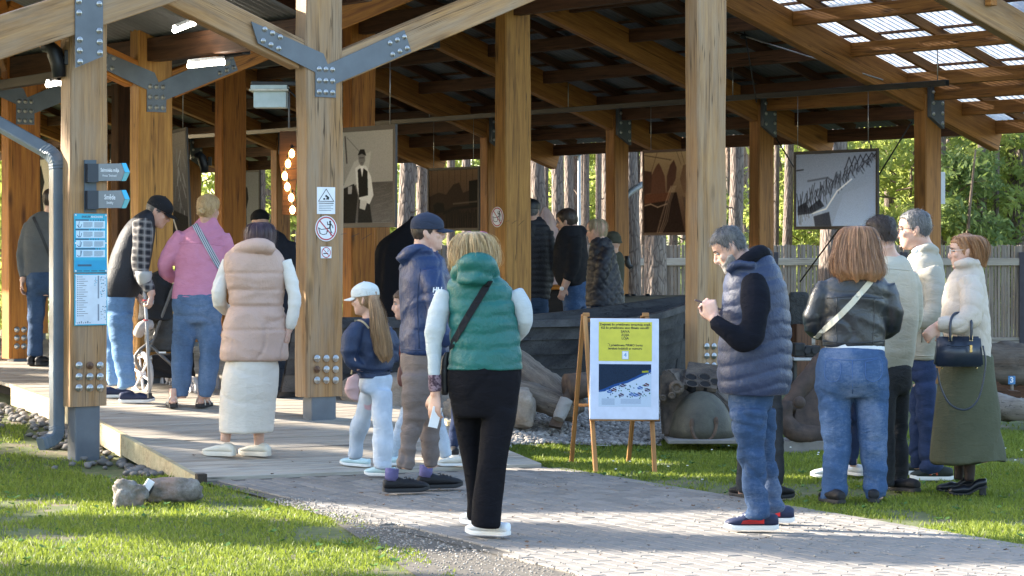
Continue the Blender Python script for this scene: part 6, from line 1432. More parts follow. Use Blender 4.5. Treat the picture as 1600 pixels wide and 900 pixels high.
def fogy(img, y0, y1, c0, c1):
    h_ = img.shape[0]; a, b = int(y0 * h_), int(y1 * h_); t_ = np.linspace(0, 1, max(1, b - a))[:, None, None]; img[a:b] = np.array(c0) * (1 - t_) + np.array(c1) * t_
def print_mat(name, img, grain=.03, rough=.8):
    if 'net' in name: img = img * .6 + img.mean(2, keepdims=True) * np.array((.48, .40, .34))
    for _ in range(2): img = sum(np.roll(np.roll(img, i, 0), j, 1) for i in (-1, 0, 1) for j in (-1, 0, 1)) / 9 if 'map' not in name else img
    h_, w_, _ = img.shape; r = np.random.default_rng(len(name)); img = np.clip(img * ((1, 1, 1) if 'map' in name else (1.65, 1.75, 1.75) if 'net' in name else (1.95, 2.0, 2.1) if 'pier' in name else (1.40, 1.45, 1.53)) + r.normal(0, grain, (h_, w_, 1)), 0, 1)
    im = bpy.data.images.new(name, w_, h_); px = np.ones((h_, w_, 4), np.float32); px[..., :3] = img[::-1]; im.pixels.foreach_set(px.ravel()); im.pack()
    t = NT(name); tx = t.n("ShaderNodeTexImage"); tx.image = im; t.set(Base_Color=tx.outputs[0], Roughness=rough); t.b.inputs['Specular IOR Level'].default_value = .15; return t.m
def hung_print(label, M, w_, h_, mat, frame, bar=.035, wires=(), group="historic photographs hung in the pavilion", cat="photograph"):
    """M: lower left corner, x along the print, y up, z towards the viewer"""
    t_ = thing("hanging_photograph", label, cat, M.translation, group)
    me = mesh_of("print", [(0, 0, .004), (w_, 0, .004), (w_, h_, .004), (0, h_, .004)], [[0, 1, 2, 3]], mat); uv = me.uv_layers.new(name="uv"); 
    for li, c in zip(range(4), ((0, 0), (1, 0), (1, 1), (0, 1))): uv.data[li].uv = c
    inst("print", me, M, t_); v, f = box_geo(w_ + 2 * bar, h_ + 2 * bar, .012, (-bar, -bar, -.0135), .002); mk("backing", v, f, frame, t_, M)
    for a in ((-bar, -bar, w_ + 2 * bar, bar), (-bar, h_, w_ + 2 * bar, bar), (-bar, 0, bar, h_), (w_, 0, bar, h_)):
        v, f = box_geo(a[2] - .001, a[3] - .001, .012, (a[0] + .0005, a[1] + .0005, -.001), .002); mk("frame_bar", v, f, frame, t_, M)
    for x, top in wires:
        p = M @ Vector((x, h_ + bar, 0)); wire("hanging_wire", [p, Vector((p.x, p.y, top))], .0035, M_WIRE, t_)
    return t_
def panel_M(xl, yt, yb, u, xr=None):
    """print hanging in a plane along the building, left edge at photo x=xl"""
    v = v_at(xl, u); p = B(u, v); Y = p.y; zt = CAM_H - (yt - HY) / FPX * Y; zb = CAM_H - (yb - HY) / FPX * Y; p.z = zb
    wd = (v - v_at(xr, u)) if xr else 1.0
    return axes(p, -VX, ZX, Vector((-CA, -SA, 0))), wd, zt - zb
# the pier with poles
img = canvas(300, 230, (.40, .42, .45)); fogy(img, 0, 1, (.30, .31, .33), (.40, .43, .47)); r_ = random.Random(3)
shape(img, [(.0, .95), (.25, .8), (.45, .55), (.62, .30), (1, .12), (1, .4), (.6, .55), (.46, 1), (0, 1)], (.33, .35, .38), .5)
for k in range(70):
    f = k / 70; x = .02 + .96 * f; y = .80 - .72 * f ** .85 + r_.uniform(-.03, .03); hgt = .26 * (1 - f) + .06; lean = r_.uniform(-.03, .05)
    line(img, [(x, y), (x + lean, y - hgt * r_.uniform(.3, .75))], .007, (.06, .06, .07), .85); line(img, [(x, y), (x + r_.uniform(-.02, .05), y + hgt * r_.uniform(.2, .8))], .008, (.07, .07, .08), .7)
for k in range(18): x = .02 + k * .018; line(img, [(x, .80), (x + .012, 1.0)], .007, (.5, .5, .5), .7)
line(img, [(.2, .82), (.38, .76), (.52, .52), (.70, .36)], .014, (.62, .63, .64), .9); line(img, [(.0, .22), (.09, .21)], .012, (.1, .1, .1)); line(img, [(.15, .37), (.4, .33), (.46, .38)], .02, (.15, .15, .16), .6)
for k in range(6): x = .62 + .07 * k; line(img, [(x, .22 - .03 * k), (x + .05, .06 - .012 * k)], .010, (.07, .07, .08)); line(img, [(x + .05, .06 - .012 * k), (x + .09, .19 - .03 * k)], .008, (.07, .07, .08))
shape(img, [(.02, .72), (.12, .66), (.16, .74), (.3, .62), (.36, .72), (.2, .82), (.02, .84)], (.05, .05, .06), .7); shape(img, [(.22, .86), (.42, .80), (.45, 1), (.24, 1)], (.10, .10, .11), .8)
BLKFR = plain("black_frame", (.022, .022, .028), .55)
M, wd, hh_ = panel_M(1244.5, 242, 354, UPR, 1369); hung_print("square grey photograph of a wooden fishing pier beyond the standing group", M, wd, hh_, print_mat("pier_print", img), BLKFR, .035, [(.02, 3.31), (wd - .12, 3.31)])
# the nets, brown
img = canvas(220, 240, (.40, .30, .22)); fogy(img, 0, 1, (.46, .36, .25), (.20, .10, .07)); shape(img, [(0, .22), (.14, .24), (.14, .5), (0, .52)], (.22, .11, .08)); shape(img, [(.14, .28), (.22, .17), (.27, .13), (.31, .18), (.38, .3), (.40, .52), (.12, .52)], (.28, .14, .10)); shape(img, [(.42, .3), (.48, .16), (.55, .10), (.6, .2), (.58, .34), (.52, .42), (.42, .5)], (.24, .12, .09))
shape(img, [(.66, .34), (.72, .17), (.82, .15), (1, .16), (1, .62), (.72, .5)], (.30, .19, .13)); shape(img, [(0, .52), (.6, .5), (.75, 1), (0, 1)], (.115, .05, .035)); shape(img, [(0, .52), (.5, .5), (.45, .6), (0, .64)], (.30, .13, .07)); shape(img, [(.70, .55), (1, .62), (1, 1), (.84, 1)], (.24, .16, .13))
for k in range(16): line(img, [(.68 + k * .02, .2), (.72 + k * .02, .6)], .003, (.42, .29, .21), .6)
line(img, [(0, .03), (.5, .1)], .008, (.14, .08, .06)); line(img, [(.24, 0), (.05, .42)], .006, (.2, .12, .09)); line(img, [(.6, 0), (.68, .16)], .006, (.2, .12, .09)); line(img, [(.68, 0), (.74, .15)], .006, (.2, .12, .09))
for k in range(12): a = r_.uniform(-.06, .06); line(img, [(.54 + a, .42), (.44 + a, .62), (.36 + a * 1.5, .85), (.28 + a, 1)], .005, (.55, .45, .38), .55)
line(img, [(0, .66), (.12, .64), (.25, .68), (.42, .64)], .016, (.50, .40, .34), .8)
BRFR = plain("brown_frame", (.085, .040, .030), .6); M, wd, hh_ = panel_M(1007, 239, 364, UPR, 1092); hung_print("brown photograph of men with hanging nets beside the pale post", M, wd, hh_, print_mat("net_print", img), BRFR, .03, [(.12, 3.31)])
# the dark harbour
img = canvas(280, 200, (.25, .18, .13)); fogy(img, 0, 1, (.34, .26, .19), (.13, .09, .07)); shape(img, [(0, .45), (.2, .38), (.35, .42), (.5, .25), (.62, .22), (.7, .4), (1, .3), (1, 1), (0, 1)], (.115, .08, .06), .8); shape(img, [(.08, .6), (.16, .55), (.30, .57), (.32, .72), (.12, .74)], (.045, .035, .03))
for k in range(8): x = .05 + .12 * k; line(img, [(x, 0), (x + .005, .5)], .006, (.14, .1, .08), .8)
for k in range(26): x = .35 + .65 * k / 26; line(img, [(x, .66 + .1 * r_.random()), (x + r_.uniform(-.02, .03), 1)], .012, (.035, .03, .028)); 
line(img, [(.3, .74), (.5, .66), (1, .62)], .035, (.05, .04, .035)); shape(img, [(.82, .2), (1, .18), (1, .6), (.82, .6)], (.05, .04, .035)); line(img, [(.5, .58), (.98, .55)], .02, (.35, .3, .25), .6)
M, wd, hh_ = panel_M(671, 267, 357, UPR, 747); hung_print("dark brown harbour photograph hanging beyond the man in the navy cap", M, wd, hh_, print_mat("harbour_print", img), plain("dark_brown_frame", (.025, .018, .016), .6), .035, [(.1, 3.31), (wd - .1, 3.31)])
# seated fisherman
img = canvas(260, 330, (.36, .35, .33)); fogy(img, 0, .57, (.44, .43, .41), (.38, .37, .35)); fogy(img, .57, 1, (.20, .19, .18), (.26, .25, .24))
for k in range(60): y = .6 + .4 * r_.random(); x = r_.uniform(.45, 1); line(img, [(x, y), (x + .12, y - .02)], .004, (.36, .35, .33), .5)
line(img, [(.45, .565), (1, .56)], .010, (.16, .15, .15)); line(img, [(.87, .56), (.87, .49)], .03, (.3, .3, .3)); shape(img, [(0, .62), (.2, .33), (.48, .22), (.44, .42), (.2, .6), (0, .72)], (.46, .45, .43)); line(img, [(.05, .05), (.08, .34)], .018, (.14, .13, .13)); line(img, [(.08, .06), (.34, .26)], .006, (.2, .2, .2))
shape(img, [(.22, .40), (.30, .36), (.40, .38), (.48, .5), (.52, .7), (.44, .82), (.3, .78), (.24, .6)], (.55, .54, .52)); shape(img, [(.26, .42), (.31, .40), (.33, .5), (.35, .40), (.42, .44), (.43, .70), (.28, .72)], (.05, .05, .05)); shape(img, [(.30, .38), (.36, .38), (.335, .5)], (.6, .59, .57))
shape(img, [(.27, .25), (.32, .22), (.38, .24), (.385, .32), (.35, .375), (.31, .375), (.275, .33)], (.30, .29, .28)); shape(img, [(.26, .26), (.30, .20), (.37, .20), (.40, .27), (.33, .245)], (.05, .05, .05)); line(img, [(.29, .29), (.36, .29)], .008, (.12, .12, .12)); line(img, [(.31, .345), (.34, .345)], .006, (.14, .13, .13))
shape(img, [(.02, .62), (.2, .57), (.26, .7), (.22, 1), (.02, 1)], (.06, .06, .06)); shape(img, [(.28, .74), (.46, .80), (.5, 1), (.26, 1)], (.08, .08, .08)); shape(img, [(.30, .75), (.42, .76), (.38, .86), (.29, .84)], (.5, .49, .47)); shape(img, [(.1, .60), (.17, .59), (.16, .68), (.1, .68)], (.42, .41, .4))
M, wd, hh_ = panel_M(520, 208, 349, UL, 615); hung_print("grey photograph of a seated young fisherman before the sea beside the signed post", M, wd, hh_, print_mat("fisher_print", np.roll(img, 42, 1)), plain("dark_grey_frame", (.075, .07, .07), .6), .045, [(wd - .06, 3.44), (.12, 3.44)])
# tilted print at left, figure print, and one by the downpipe
img = canvas(200, 320, (.30, .28, .26)); fogy(img, 0, 1, (.40, .37, .34), (.10, .10, .11))
for k in range(60): x, y = r_.random(), r_.uniform(.1, .7); line(img, [(x, y), (x + r_.uniform(-.1, .1), y + .12)], .02, tuple([r_.uniform(.2, .6)] * 3), .5)
shape(img, [(0, .72), (.5, .66), (1, .75), (1, 1), (0, 1)], (.06, .06, .065)); line(img, [(.3, .5), (.75, .98)], .04, (.5, .48, .46)); shape(img, [(.02, .58), (.5, .6), (.55, .68), (0, .72)], (.5, .48, .46), .8)
M, wd, hh_ = panel_M(247, 214, 392, UL - .3, 297); M = M @ Matrix.Rotation(R(4.5), 4, 'Z'); hung_print("large tilted grey photograph behind the man with the crutch", M, wd, hh_, print_mat("tilted_print", img), plain("dark_grey_frame", (.075, .07, .07), .6), .03, [(wd - .05, 3.5)])
img = canvas(120, 200, (.38, .38, .37)); shape(img, [(.1, .3), (.25, .2), (.45, .3), (.5, .5), (.4, .7), (.42, 1), (.05, 1), (.1, .6)], (.05, .05, .055)); shape(img, [(.18, .12), (.32, .12), (.33, .24), (.18, .24)], (.1, .1, .1))
M, wd, hh_ = panel_M(372, 270, 352, 17.5, 405); hung_print("small pale photograph of a dark standing figure left of the bulb board", M, wd, hh_, print_mat("figure_print", img), plain("dark_grey_frame", (.075, .07, .07), .6), .025)
img = canvas(120, 200, (.62, .58, .50)); shape(img, [(.1, .3), (.35, .1), (.5, .4), (.4, .6), (.5, 1), (.1, 1)], (.08, .08, .08)); line(img, [(.2, .1), (.35, .5)], .05, (.1, .1, .1))
M, wd, hh_ = panel_M(52, 250, 338, 12.2, 88); hung_print("cream photograph half hidden behind the downpipe and the leftmost post", M, wd, hh_, print_mat("cream_print", img), plain("dark_grey_frame", (.075, .07, .07), .6), .02)

# ---- signs on the pale post with the V bracket
def post_plane(px, py, vf, lift=.006): p = Pv(px, py, vf) + FN * lift; return axes(p, UX, ZX, FN)
S1 = FPX / B(u1c, v1f).y; S1x = S1 * .77     # photo pixels per metre up and across the face
def sx_(d): return d / S1x
def sy_(d): return d / S1
M = post_plane(509, 313.5, v1f); W2, H2 = sx_(13), sy_(21); s_ = thing("camera_notice", "small white video surveillance notice with a triangle, top of the three on the post", "sign", M.translation)
v, f = box_geo(2 * W2, 2 * H2, .003, (-W2, -H2, -.003), .001); mk("plate", v, f, PAPER, s_, M); a = W2 * .84
mk("triangle", *stroke_geo([(-a, -H2 * .05), (a, -H2 * .05), (0, H2 * .86)], .0055, .0006, True), INK, s_, M); mk("camera_mark", *join_geo(poly_geo([(-.012, .035), (.022, .012), (.03, .026), (-.002, .048)], .0007), poly_geo([(.0, .008), (.028, .008), (.028, .024), (.0, .02)], .0008), poly_geo([(-.03, .008), (-.008, .004), (-.012, .022), (-.026, .02)], .0009)), INK, s_, M)
flat("ink_bar", M, -W2 * .82, -H2 * .22, W2 * .82, -H2 * .16, .0005, INK, s_)
for k in range(4): flat("small_print", M, -W2 * .8, -H2 * (.36 + .13 * k), W2 * (.75 - .2 * (k % 2)), -H2 * (.32 + .13 * k), .0005, GREYINK, s_)
M = post_plane(509, 357, v1f); rr = sy_(20); Ms = M @ Matrix.Diagonal((1.0, 1, 1, 1))
def no_climb(M, r, label):
    s_ = thing("prohibition_sign", label, "sign", M.translation); g = prism([(p.x, p.y) for p in disc(r, 0, 36)[0]], Vector((1, 0, 0)), Vector((0, 1, 0)), Vector((0, 0, 0)), .003); mk("plate", g[0], g[1], PAPER, s_, M)
    mk("red_ring", *annulus(r * .82, r * .93, .0008), SIGNRED, s_, M); k = r
    boat_ = [(-.72 * k, .06 * k), (-.45 * k, -.08 * k), (.1 * k, -.02 * k), (.02 * k, -.42 * k), (-.3 * k, -.48 * k), (-.6 * k, -.38 * k)]
    mk("boat_mark", *join_geo(stroke_geo(boat_, .055 * k, .0009, True), *[stroke_geo([(-.62 * k + .1 * j, -.05 * k - .02 * j), (-.52 * k + .12 * j, -.38 * k)], .03 * k, .0009) for j in range(5)]), INK, s_, M)
    mk("figure_mark", *join_geo(([p + Vector((.36 * k, .52 * k, .001)) for p in disc(.095 * k)[0]], [list(range(28))]), stroke_geo([(.38 * k, .38 * k), (.34 * k, .02 * k)], .15 * k, .001), stroke_geo([(.36 * k, .34 * k), (.14 * k, .30 * k), (.10 * k, .52 * k)], .075 * k, .001), stroke_geo([(.42 * k, .36 * k), (.58 * k, .2 * k), (.62 * k, .05 * k)], .075 * k, .001), stroke_geo([(.34 * k, .04 * k), (.08 * k, .0 * k), (.10 * k, -.28 * k)], .085 * k, .001), stroke_geo([(.36 * k, .02 * k), (.46 * k, -.26 * k), (.42 * k, -.52 * k)], .085 * k, .001)), INK, s_, M)
    mk("red_bar", *stroke_geo([(-.60 * k, .60 * k), (.60 * k, -.60 * k)], .095 * k, .0014), SIGNRED, s_, M); return s_
no_climb(M, rr, "round white and red no climbing sign, middle of three on the pale post")
M = post_plane(509, 394.5, v1f); W2, H2 = sx_(7.6), sy_(9); s_ = thing("no_smoking_sign", "tiny square no smoking sign, lowest on the pale post", "sign", M.translation); v, f = box_geo(2 * W2, 2 * H2, .003, (-W2, -H2, -.003), .001); mk("plate", v, f, PAPER, s_, M)
mk("ring", *annulus(W2 * .72, W2 * .86, .0007), SIGNRED, s_, M); mk("cigarette_mark", *join_geo(stroke_geo([(-.024, -.008), (.016, -.008)], .008, .0006), stroke_geo([(.012, .004), (.02, .012), (.014, .024)], .004, .0006)), INK, s_, M); mk("red_bar", *stroke_geo([(-W2 * .55, W2 * .55), (W2 * .55, -W2 * .55)], .006, .001), SIGNRED, s_, M)
# round one on the side of the golden post: its face looks left
uf = u2c - (830 - 790) / 2 / (FPX / B(u2c, v2f).y) / .8
uL = u_at(790, v2f); pc = B(uL, v_at(777.5, uL)); pc.z = CAM_H - (339 - HY) / FPX * pc.y; pc -= UX * .005
no_climb(axes(pc, VX * -1, ZX, -UX), .098, "round no climbing sign on the side of the golden middle post")

# ---- information boards and arrow signs on the left front post
S0 = FPX / B(u0c, v0f).y; BLUE = plain("sign_blue", (.02, .36, .54), .4); LBLUE = plain("pale_sign_blue", (.52, .68, .80), .4); DBLUE = plain("deep_sign_blue", (.035, .10, .17), .5)
def board(px0, py0, px1, py1, label, base, name):
    M = axes(Pv(px0, py1, v0f) + FN * .012, UX, ZX, FN); wd = (Pv(px1, py1, v0f) - Pv(px0, py1, v0f)).length; ht = (py1 - py0) / S0; b_ = thing(name, label, "sign", M.translation)
    v, f = box_geo(wd, ht, .008, (0, 0, -.008), .002); mk("board", v, f, base, b_, M)
    for x in (.012, wd - .012):
        for y in (.012, ht / 2, ht - .012): g = ellip((x, y, .001), .007, .007, .003, None, 10, 5); mk("screw", g[0], g[1], WHITE, b_, M, True)
    return M, wd, ht, b_
M, wd, ht, b_ = board(114.8, 334, 166.4, 426, "bright blue board about anchors with four pale text boxes on the left post", BLUE, "information_board")
text_mesh("ENKURI", .021, M @ Matrix.Translation((wd * .36, ht * .945, .001)), DBLUE, b_, bold=.0006); text_mesh("ANCHORS", .021, M @ Matrix.Translation((wd * .68, ht * .945, .001)), PAPER, b_, bold=.0006)
for k in range(4):
    y1 = ht * (.875 - .163 * k); y0 = y1 - ht * .125; flat("text_box", M, wd * .055, y0, wd * .93, y1, .0004, LBLUE, b_); flat("heading_bar", M, wd * .03, y1 + .002, wd * (.44 + .2 * (k == 3)), y1 + .012, .0006, DBLUE, b_)
    for j in range(6 - k): mk("symbol_dot", *disc(.0055), DBLUE, b_, M @ Matrix.Translation((wd * (.50 + .075 * j + .2 * (k == 3) * (j < 3) * .6), y1 + .007, .001)))
    for c_ in range(2):
        for j in range(8): flat("text_line", M, wd * (.27 + .33 * c_), y0 + .008 + j * (y1 - y0 - .014) / 8, wd * (.55 + .33 * c_ - .05 * (j == 0)), y0 + .0105 + j * (y1 - y0 - .014) / 8, .0010, GREYINK, b_)
    yc = (y0 + y1) / 2; xc = wd * .15; A_ = [stroke_geo([(xc + .006 * (k - 1), yc - .018), (xc + .004 * k, yc + .022)], .0045, .0011), stroke_geo([(xc - .016, yc - .002 - .004 * k), (xc - .006, yc - .02), (xc + .012, yc - .018), (xc + .02, yc + .002 + .006 * k)], .005, .0011)]; mk("anchor_drawing", *join_geo(*A_), DBLUE, b_, M)
flat("lower_band", M, wd * .02, ht * .045, wd * .98, ht * .205, .0004, plain("sign_azure", (.012, .30, .52), .4), b_); flat("text_line", M, wd * .1, ht * .105, wd * .52, ht * .14, .0011, DBLUE, b_)
for k in range(4): flat("small_print", M, wd * (.05 + .23 * k), ht * .022, wd * (.24 + .23 * k), ht * .036, .0005, DBLUE, b_)
M, wd, ht, b_ = board(115.4, 428, 166.6, 509, "pale blue site plan board with a numbered list under the blue board", BLUE, "site_plan"); v, f = box_geo(wd * .94, ht * .95, .0016, (wd * .03, ht * .025, -.001)); mk("sheet", v, f, plain("pale_plan_sheet", (.60, .68, .76), .35), b_, M)
for k in range(19): flat("number_box", M, wd * .075, ht * (.93 - .0415 * k), wd * .105, ht * (.945 - .0415 * k), .0008, DBLUE, b_); flat("text_line", M, wd * .12, ht * (.932 - .0415 * k), wd * (.24 + .16 * ((k * 7) % 5) / 4), ht * (.942 - .0415 * k), .0008, GREYINK, b_)
flat("plan_strip", M, wd * .70, ht * .52, wd * .745, ht * .96, .0008, plain("plan_grey", (.20, .25, .32), .5), b_); flat("plan_strip", M, wd * .70, ht * .09, wd * .745, ht * .41, .0008, plain("plan_grey", (.20, .25, .32), .5), b_)
for k in range(46): x, y = random.uniform(.76, .93), random.choice([random.uniform(.53, .94), random.uniform(.10, .38)]); flat("plan_mark", M, wd * x, ht * y, wd * (x + random.uniform(.01, .04)), ht * (y + random.uniform(.006, .02)), .0008, random.choice([DBLUE, GREYINK, BLUE]), b_)
for k in range(10): x, y = random.uniform(.58, .67), random.uniform(.66, .94); flat("plan_mark", M, wd * x, ht * y, wd * (x + .03), ht * (y + .012), .0008, random.choice([DBLUE, BLUE]), b_)
for k in range(7): flat("logo_mark", M, wd * (.06 + .065 * k), ht * .045, wd * (.09 + .065 * k), ht * (.062 + .012 * (k % 3)), .0008, random.choice([DBLUE, GREYINK]), b_)
# arrow signs
def px_plane(x, y): return Pv(x, y, v0f)
mount = thing("sign_mount", "dark slotted bracket holding the two arrow signs on the left post", "bracket", Pv(140, 312, v0f)); P_ = [Pv(131, 332, v0f), Pv(149.5, 332, v0f), Pv(149.5, 250, v0f), Pv(131, 250, v0f)]
g0 = [p + FN * .012 for p in P_]; plate_from("back_plate", g0, FN, .011, plain("slate_metal", (.06, .085, .11), .5), mount)
for y0, y1 in ((256, 285), (298, 327)):
    P_ = [Pv(131.5, y1, v0f), Pv(148.5, y1, v0f), Pv(148.5, y0, v0f), Pv(131.5, y0, v0f)]; plate_from("clamp", [p + FN * .055 for p in P_], FN, .043, plain("navy_metal", (.014, .024, .04), .45), mount)
ARROWG = pm("sign_grey", (.17, .19, .21), (.13, .15, .17), 4, rough=.28); CY = plain("cyan_edge", (.03, .45, .75), .35); TEAL = plain("teal_edge", (.10, .36, .38), .4)
for y0, y1, a, b, lab in ((255.5, 283, "Saimnieka māja", 'House "Smilnieki"', "upper grey arrow sign with blue tip pointing right"), (297.5, 325.5, "Smēde", "Smithy", "lower grey arrow sign reading Smēde, pointing right")):
    ym = (y0 + y1) / 2; s_ = thing("arrow_sign", lab, "sign", Pv(148, ym, v0f)); lift = FN * .05
    body = [Pv(148.6, y1, v0f), Pv(184.5, y1 - .5, v0f), Pv(189.8, ym, v0f), Pv(184.5, y0, v0f), Pv(148.6, y0 + .8, v0f)]; plate_from("panel", [p + lift for p in body], FN, .02, ARROWG, s_)
    plate_from("tip_edge", [p + lift + FN * .003 for p in (Pv(190, ym, v0f), Pv(197.8, ym, v0f), Pv(191.5, y0 - .5, v0f), Pv(184.8, y0 - .3, v0f))], FN, .03, CY, s_); plate_from("tip_edge", [p + lift + FN * .003 for p in (Pv(184.8, y1, v0f), Pv(191.5, y1, v0f), Pv(197.8, ym + .3, v0f), Pv(190, ym + .3, v0f))], FN, .03, TEAL, s_)
    Mt = axes(Pv(166.5, ym - 3, v0f) + lift + FN * .0015, UX, ZX, FN); k = .040 if len(a) < 8 else .030; text_mesh(a, k, Mt @ Matrix.Diagonal((.82, 1.25, 1, 1)), WHITE, s_, bold=.0005); text_mesh(b, .024 if len(a) < 8 else .020, axes(Pv(166.5, ym + 5.5, v0f) + lift + FN * .0015, UX, ZX, FN) @ Matrix.Diagonal((.85, 1.2, 1, 1)), WHITE, s_)

# ---- downpipe with ribbed bends
PIPE = pm("slate_pipe_paint", (.105, .135, .165), (.075, .10, .125), 5, rough=.34, spec=.5); dp = thing("downpipe", "dark slate downpipe with ribbed bends beside the left front post", "downpipe", W(88, 690, 18.95)); YP = 18.95
def rect_tube(pts_, hw, hd, ribs=0, rib=.0):
    A = [Vector(p) for p in pts_]; rings = []
    for i, p in enumerate(A):
        t_ = (A[min(i + 1, len(A) - 1)] - A[max(i - 1, 0)]).normalized(); n_ = Vector((SA, -CA, 0)); n_ = (n_ - t_ * n_.dot(t_)).normalized(); b = t_.cross(n_).normalized(); k = 1 + (rib if i % 2 else 0); c_ = .22
        rings.append([p + b * (x * hw * k) + n_ * (y * hd * k) for x, y in ((-1 + c_, -1), (-.3, -1), (.3, -1), (1 - c_, -1), (1, -1 + c_), (1, 1 - c_), (1 - c_, 1), (.3, 1), (-.3, 1), (-1 + c_, 1), (-1, 1 - c_), (-1, -1 + c_))])
    return ring_loft(rings)
def bend(P, k): return [Vector(a) for a in crom([list(p) for p in P], k)]
for nm, P_, rib in (("sloping_pipe", [W(-40, 172, YP + .25), W(70, 234, YP + .06)], 0), ("upper_bend", bend([W(70, 234, YP + .06), W(80, 241, YP + .03), W(87, 251, YP), W(89, 264, YP)], 6), .05), ("vertical_pipe", [W(89, 264, YP), W(89, 667, YP)], 0), ("lower_bend", bend([W(89, 667, YP), W(87.5, 678, YP - .02), W(80, 687, YP - .05), W(64, 694, YP - .12)], 6), .06)):
    g = rect_tube(P_, .047, .044, rib=rib); mk(nm, g[0], g[1], PIPE, dp, None, False)
for y in (308, 585): 
    g = rect_tube([W(89, y - 5, YP), W(89, y + 5, YP)], .050, .047); mk("pipe_strap", g[0], g[1], PIPE, dp); g = box_geo(.075, .018, .018, (0, -.009, -.009), .003); mk("pipe_hook", g[0], g[1], ZINC, dp, axes(W(99, y, YP), UX, VX, ZX))
# ---- floodlights, strip lights, lamps
def floodlight(px, py, Y, s, label, side=1):
    c = W(px, py, Y); f_ = thing("floodlight", label, "floodlight", c); M = Matrix.Translation(c) @ Matrix.Scale(s, 4); X = [Vector((-.055, 0, .10)), Vector((.01, 0, .115)), Vector((.045, 0, .07)), Vector((.075, 0, -.02)), Vector((.085, 0, -.13))]
    rings = []
    for i, p in enumerate(X): wd = (.05, .065, .07, .066, .06)[i]; th = (.03, .055, .066, .062, .05)[i]; t_ = (X[min(i + 1, 4)] - X[max(i - 1, 0)]).normalized(); n_ = t_.cross(Vector((0, 1, 0))); rings.append([p + Vector((0, 1, 0)) * (math.cos(a) * wd) + n_ * (math.sin(a) * th) for a in np.linspace(0, 2 * math.pi, 12, endpoint=False)])
    mk("housing", *ring_loft(rings), BLACK, f_, M, True); g = cyl((.06, 0, .02), (.135, 0, .02), .014, 8); mk("arm", g[0], g[1], ZINC, f_, M); g = box_geo(.05, .07, .12, (.13, -.035, -.035), .006); mk("mount_plate", g[0], g[1], BLACK, f_, M); return f_
floodlight(76, 95, 18.9, .92, "black floodlight on an arm at the left front post"); floodlight(310, 255, 27, .78, "small black floodlight glimpsed left of the orange post")
floodlight(985, 409, 31, -.55, "small black floodlight on the post beside the fence")
LED = emis("led_tube_glow", (1.0, .93, .80), 9.0)
for (a, b), (c_, d_), Y, lab in (((272, 48), (302, 36), 21.2, "short lit strip light high beside the second V bracket"), ((294, 103), (349, 97), 21.2, "lit strip light hung above the orange post"), ((74, 133), (94, 129), 22.5, "lit strip light behind the left front post")):
    p, q = W(a, b, Y), W(c_, d_, Y + .2); l_ = thing("strip_light", lab, "strip light", p, "lit strip lights under the roof"); g = tube([p, q], .021, 10, 1); mk("lit_tube", g[0], g[1], LED, l_); o_ = Vector((0, .03, .03)); g = tube([p + o_, q + o_], .026, 8, 1); mk("fitting", g[0], g[1], WHITE, l_); d = (q - p).normalized(); g = tube([q, q + d * .05], .034, 8, 1); mk("end_cap", g[0], g[1], ZINC, l_)
Yb = B(u1c, v1f).y + .1; lb = thing("lamp_box", "white weathered lamp box hung from a black arm left of the signed post", "lamp", W(420, 150, Yb))
v, f = box_geo((447 - 396) / FPX * Yb, .18, 31 / FPX * Yb, (0, 0, 0), .004); mk("box", v, f, pm("chalky_white_metal", (.46, .53, .53), (.36, .43, .43), 12, rough=.6), lb, Matrix.Translation(W(396, 168, Yb))); v, f = box_geo(61 / FPX * Yb, .24, 3.4 / FPX * Yb, (0, -.03, 0), .003); mk("rim", v, f, pm("stained_white_metal", (.58, .57, .50), (.34, .31, .24), 14, rough=.6), lb, Matrix.Translation(W(389.5, 142.4, Yb))); v, f = box_geo(57 / FPX * Yb, .2, 6.2 / FPX * Yb, (0, -.01, 0), .003); mk("lid", v, f, pm("chalky_white_metal", (.46, .53, .53)), lb, Matrix.Translation(W(391.5, 139, Yb)))
beam("arm", W(392, 130, Yb + .05), W(466, 131, Yb + .05), .03, .035, BLACK, lb); wire("stay", [W(449, 138, Yb + .05), W(468, 157, Yb + .03)], .007, BLACK, lb); v, f = box_geo(.02, .03, .20, (0, 0, 0)); mk("wall_plate", v, f, BLACK, lb, Matrix.Translation(W(466, 163, Yb + .05))); wire("cable", [W(451.5, 140, Yb + .1), W(451.5, 200, Yb + .1)], .008, plain("grey_cable", (.16, .16, .17), .6), lb)
bb = thing("bulb_board", "rough wooden board with six glowing filament bulbs", "lamp", W(455, 270, 23.6)); poly = [(437, 205), (462, 205), (466, 260), (461, 300), (465, 337), (441, 335), (442, 290), (436, 250)]
plate_from("plank", [W(x, y, 23.6) for x, y in poly][::-1], Vector((0, -1, 0)), .05, WOOD_D, bb); GLOW = emis("bulb_glow", (1.0, .60, .20), 7.0)
for k, (x, y) in enumerate(((456, 240), (450, 256), (445, 275), (449, 292), (455, 309), (457, 328))):
    c = W(x, y, 23.52); g = ellip(c, .025, .025, .038, None, 12, 8); b_ = mk("bulb", g[0], g[1], GLOW, bb, None, True); g = cyl(c + Vector((0, .0, .040)), c + Vector((0, .03, .075)), .014, 8); mk("bulb_socket", g[0], g[1], BLACK, b_); g = tube([W(462, y - 12, 23.53), c + Vector((.02, .02, .06)), c + Vector((0, .02, .07))], .004, 5, 2); mk("bulb_wire", g[0], g[1], BLACK, b_)
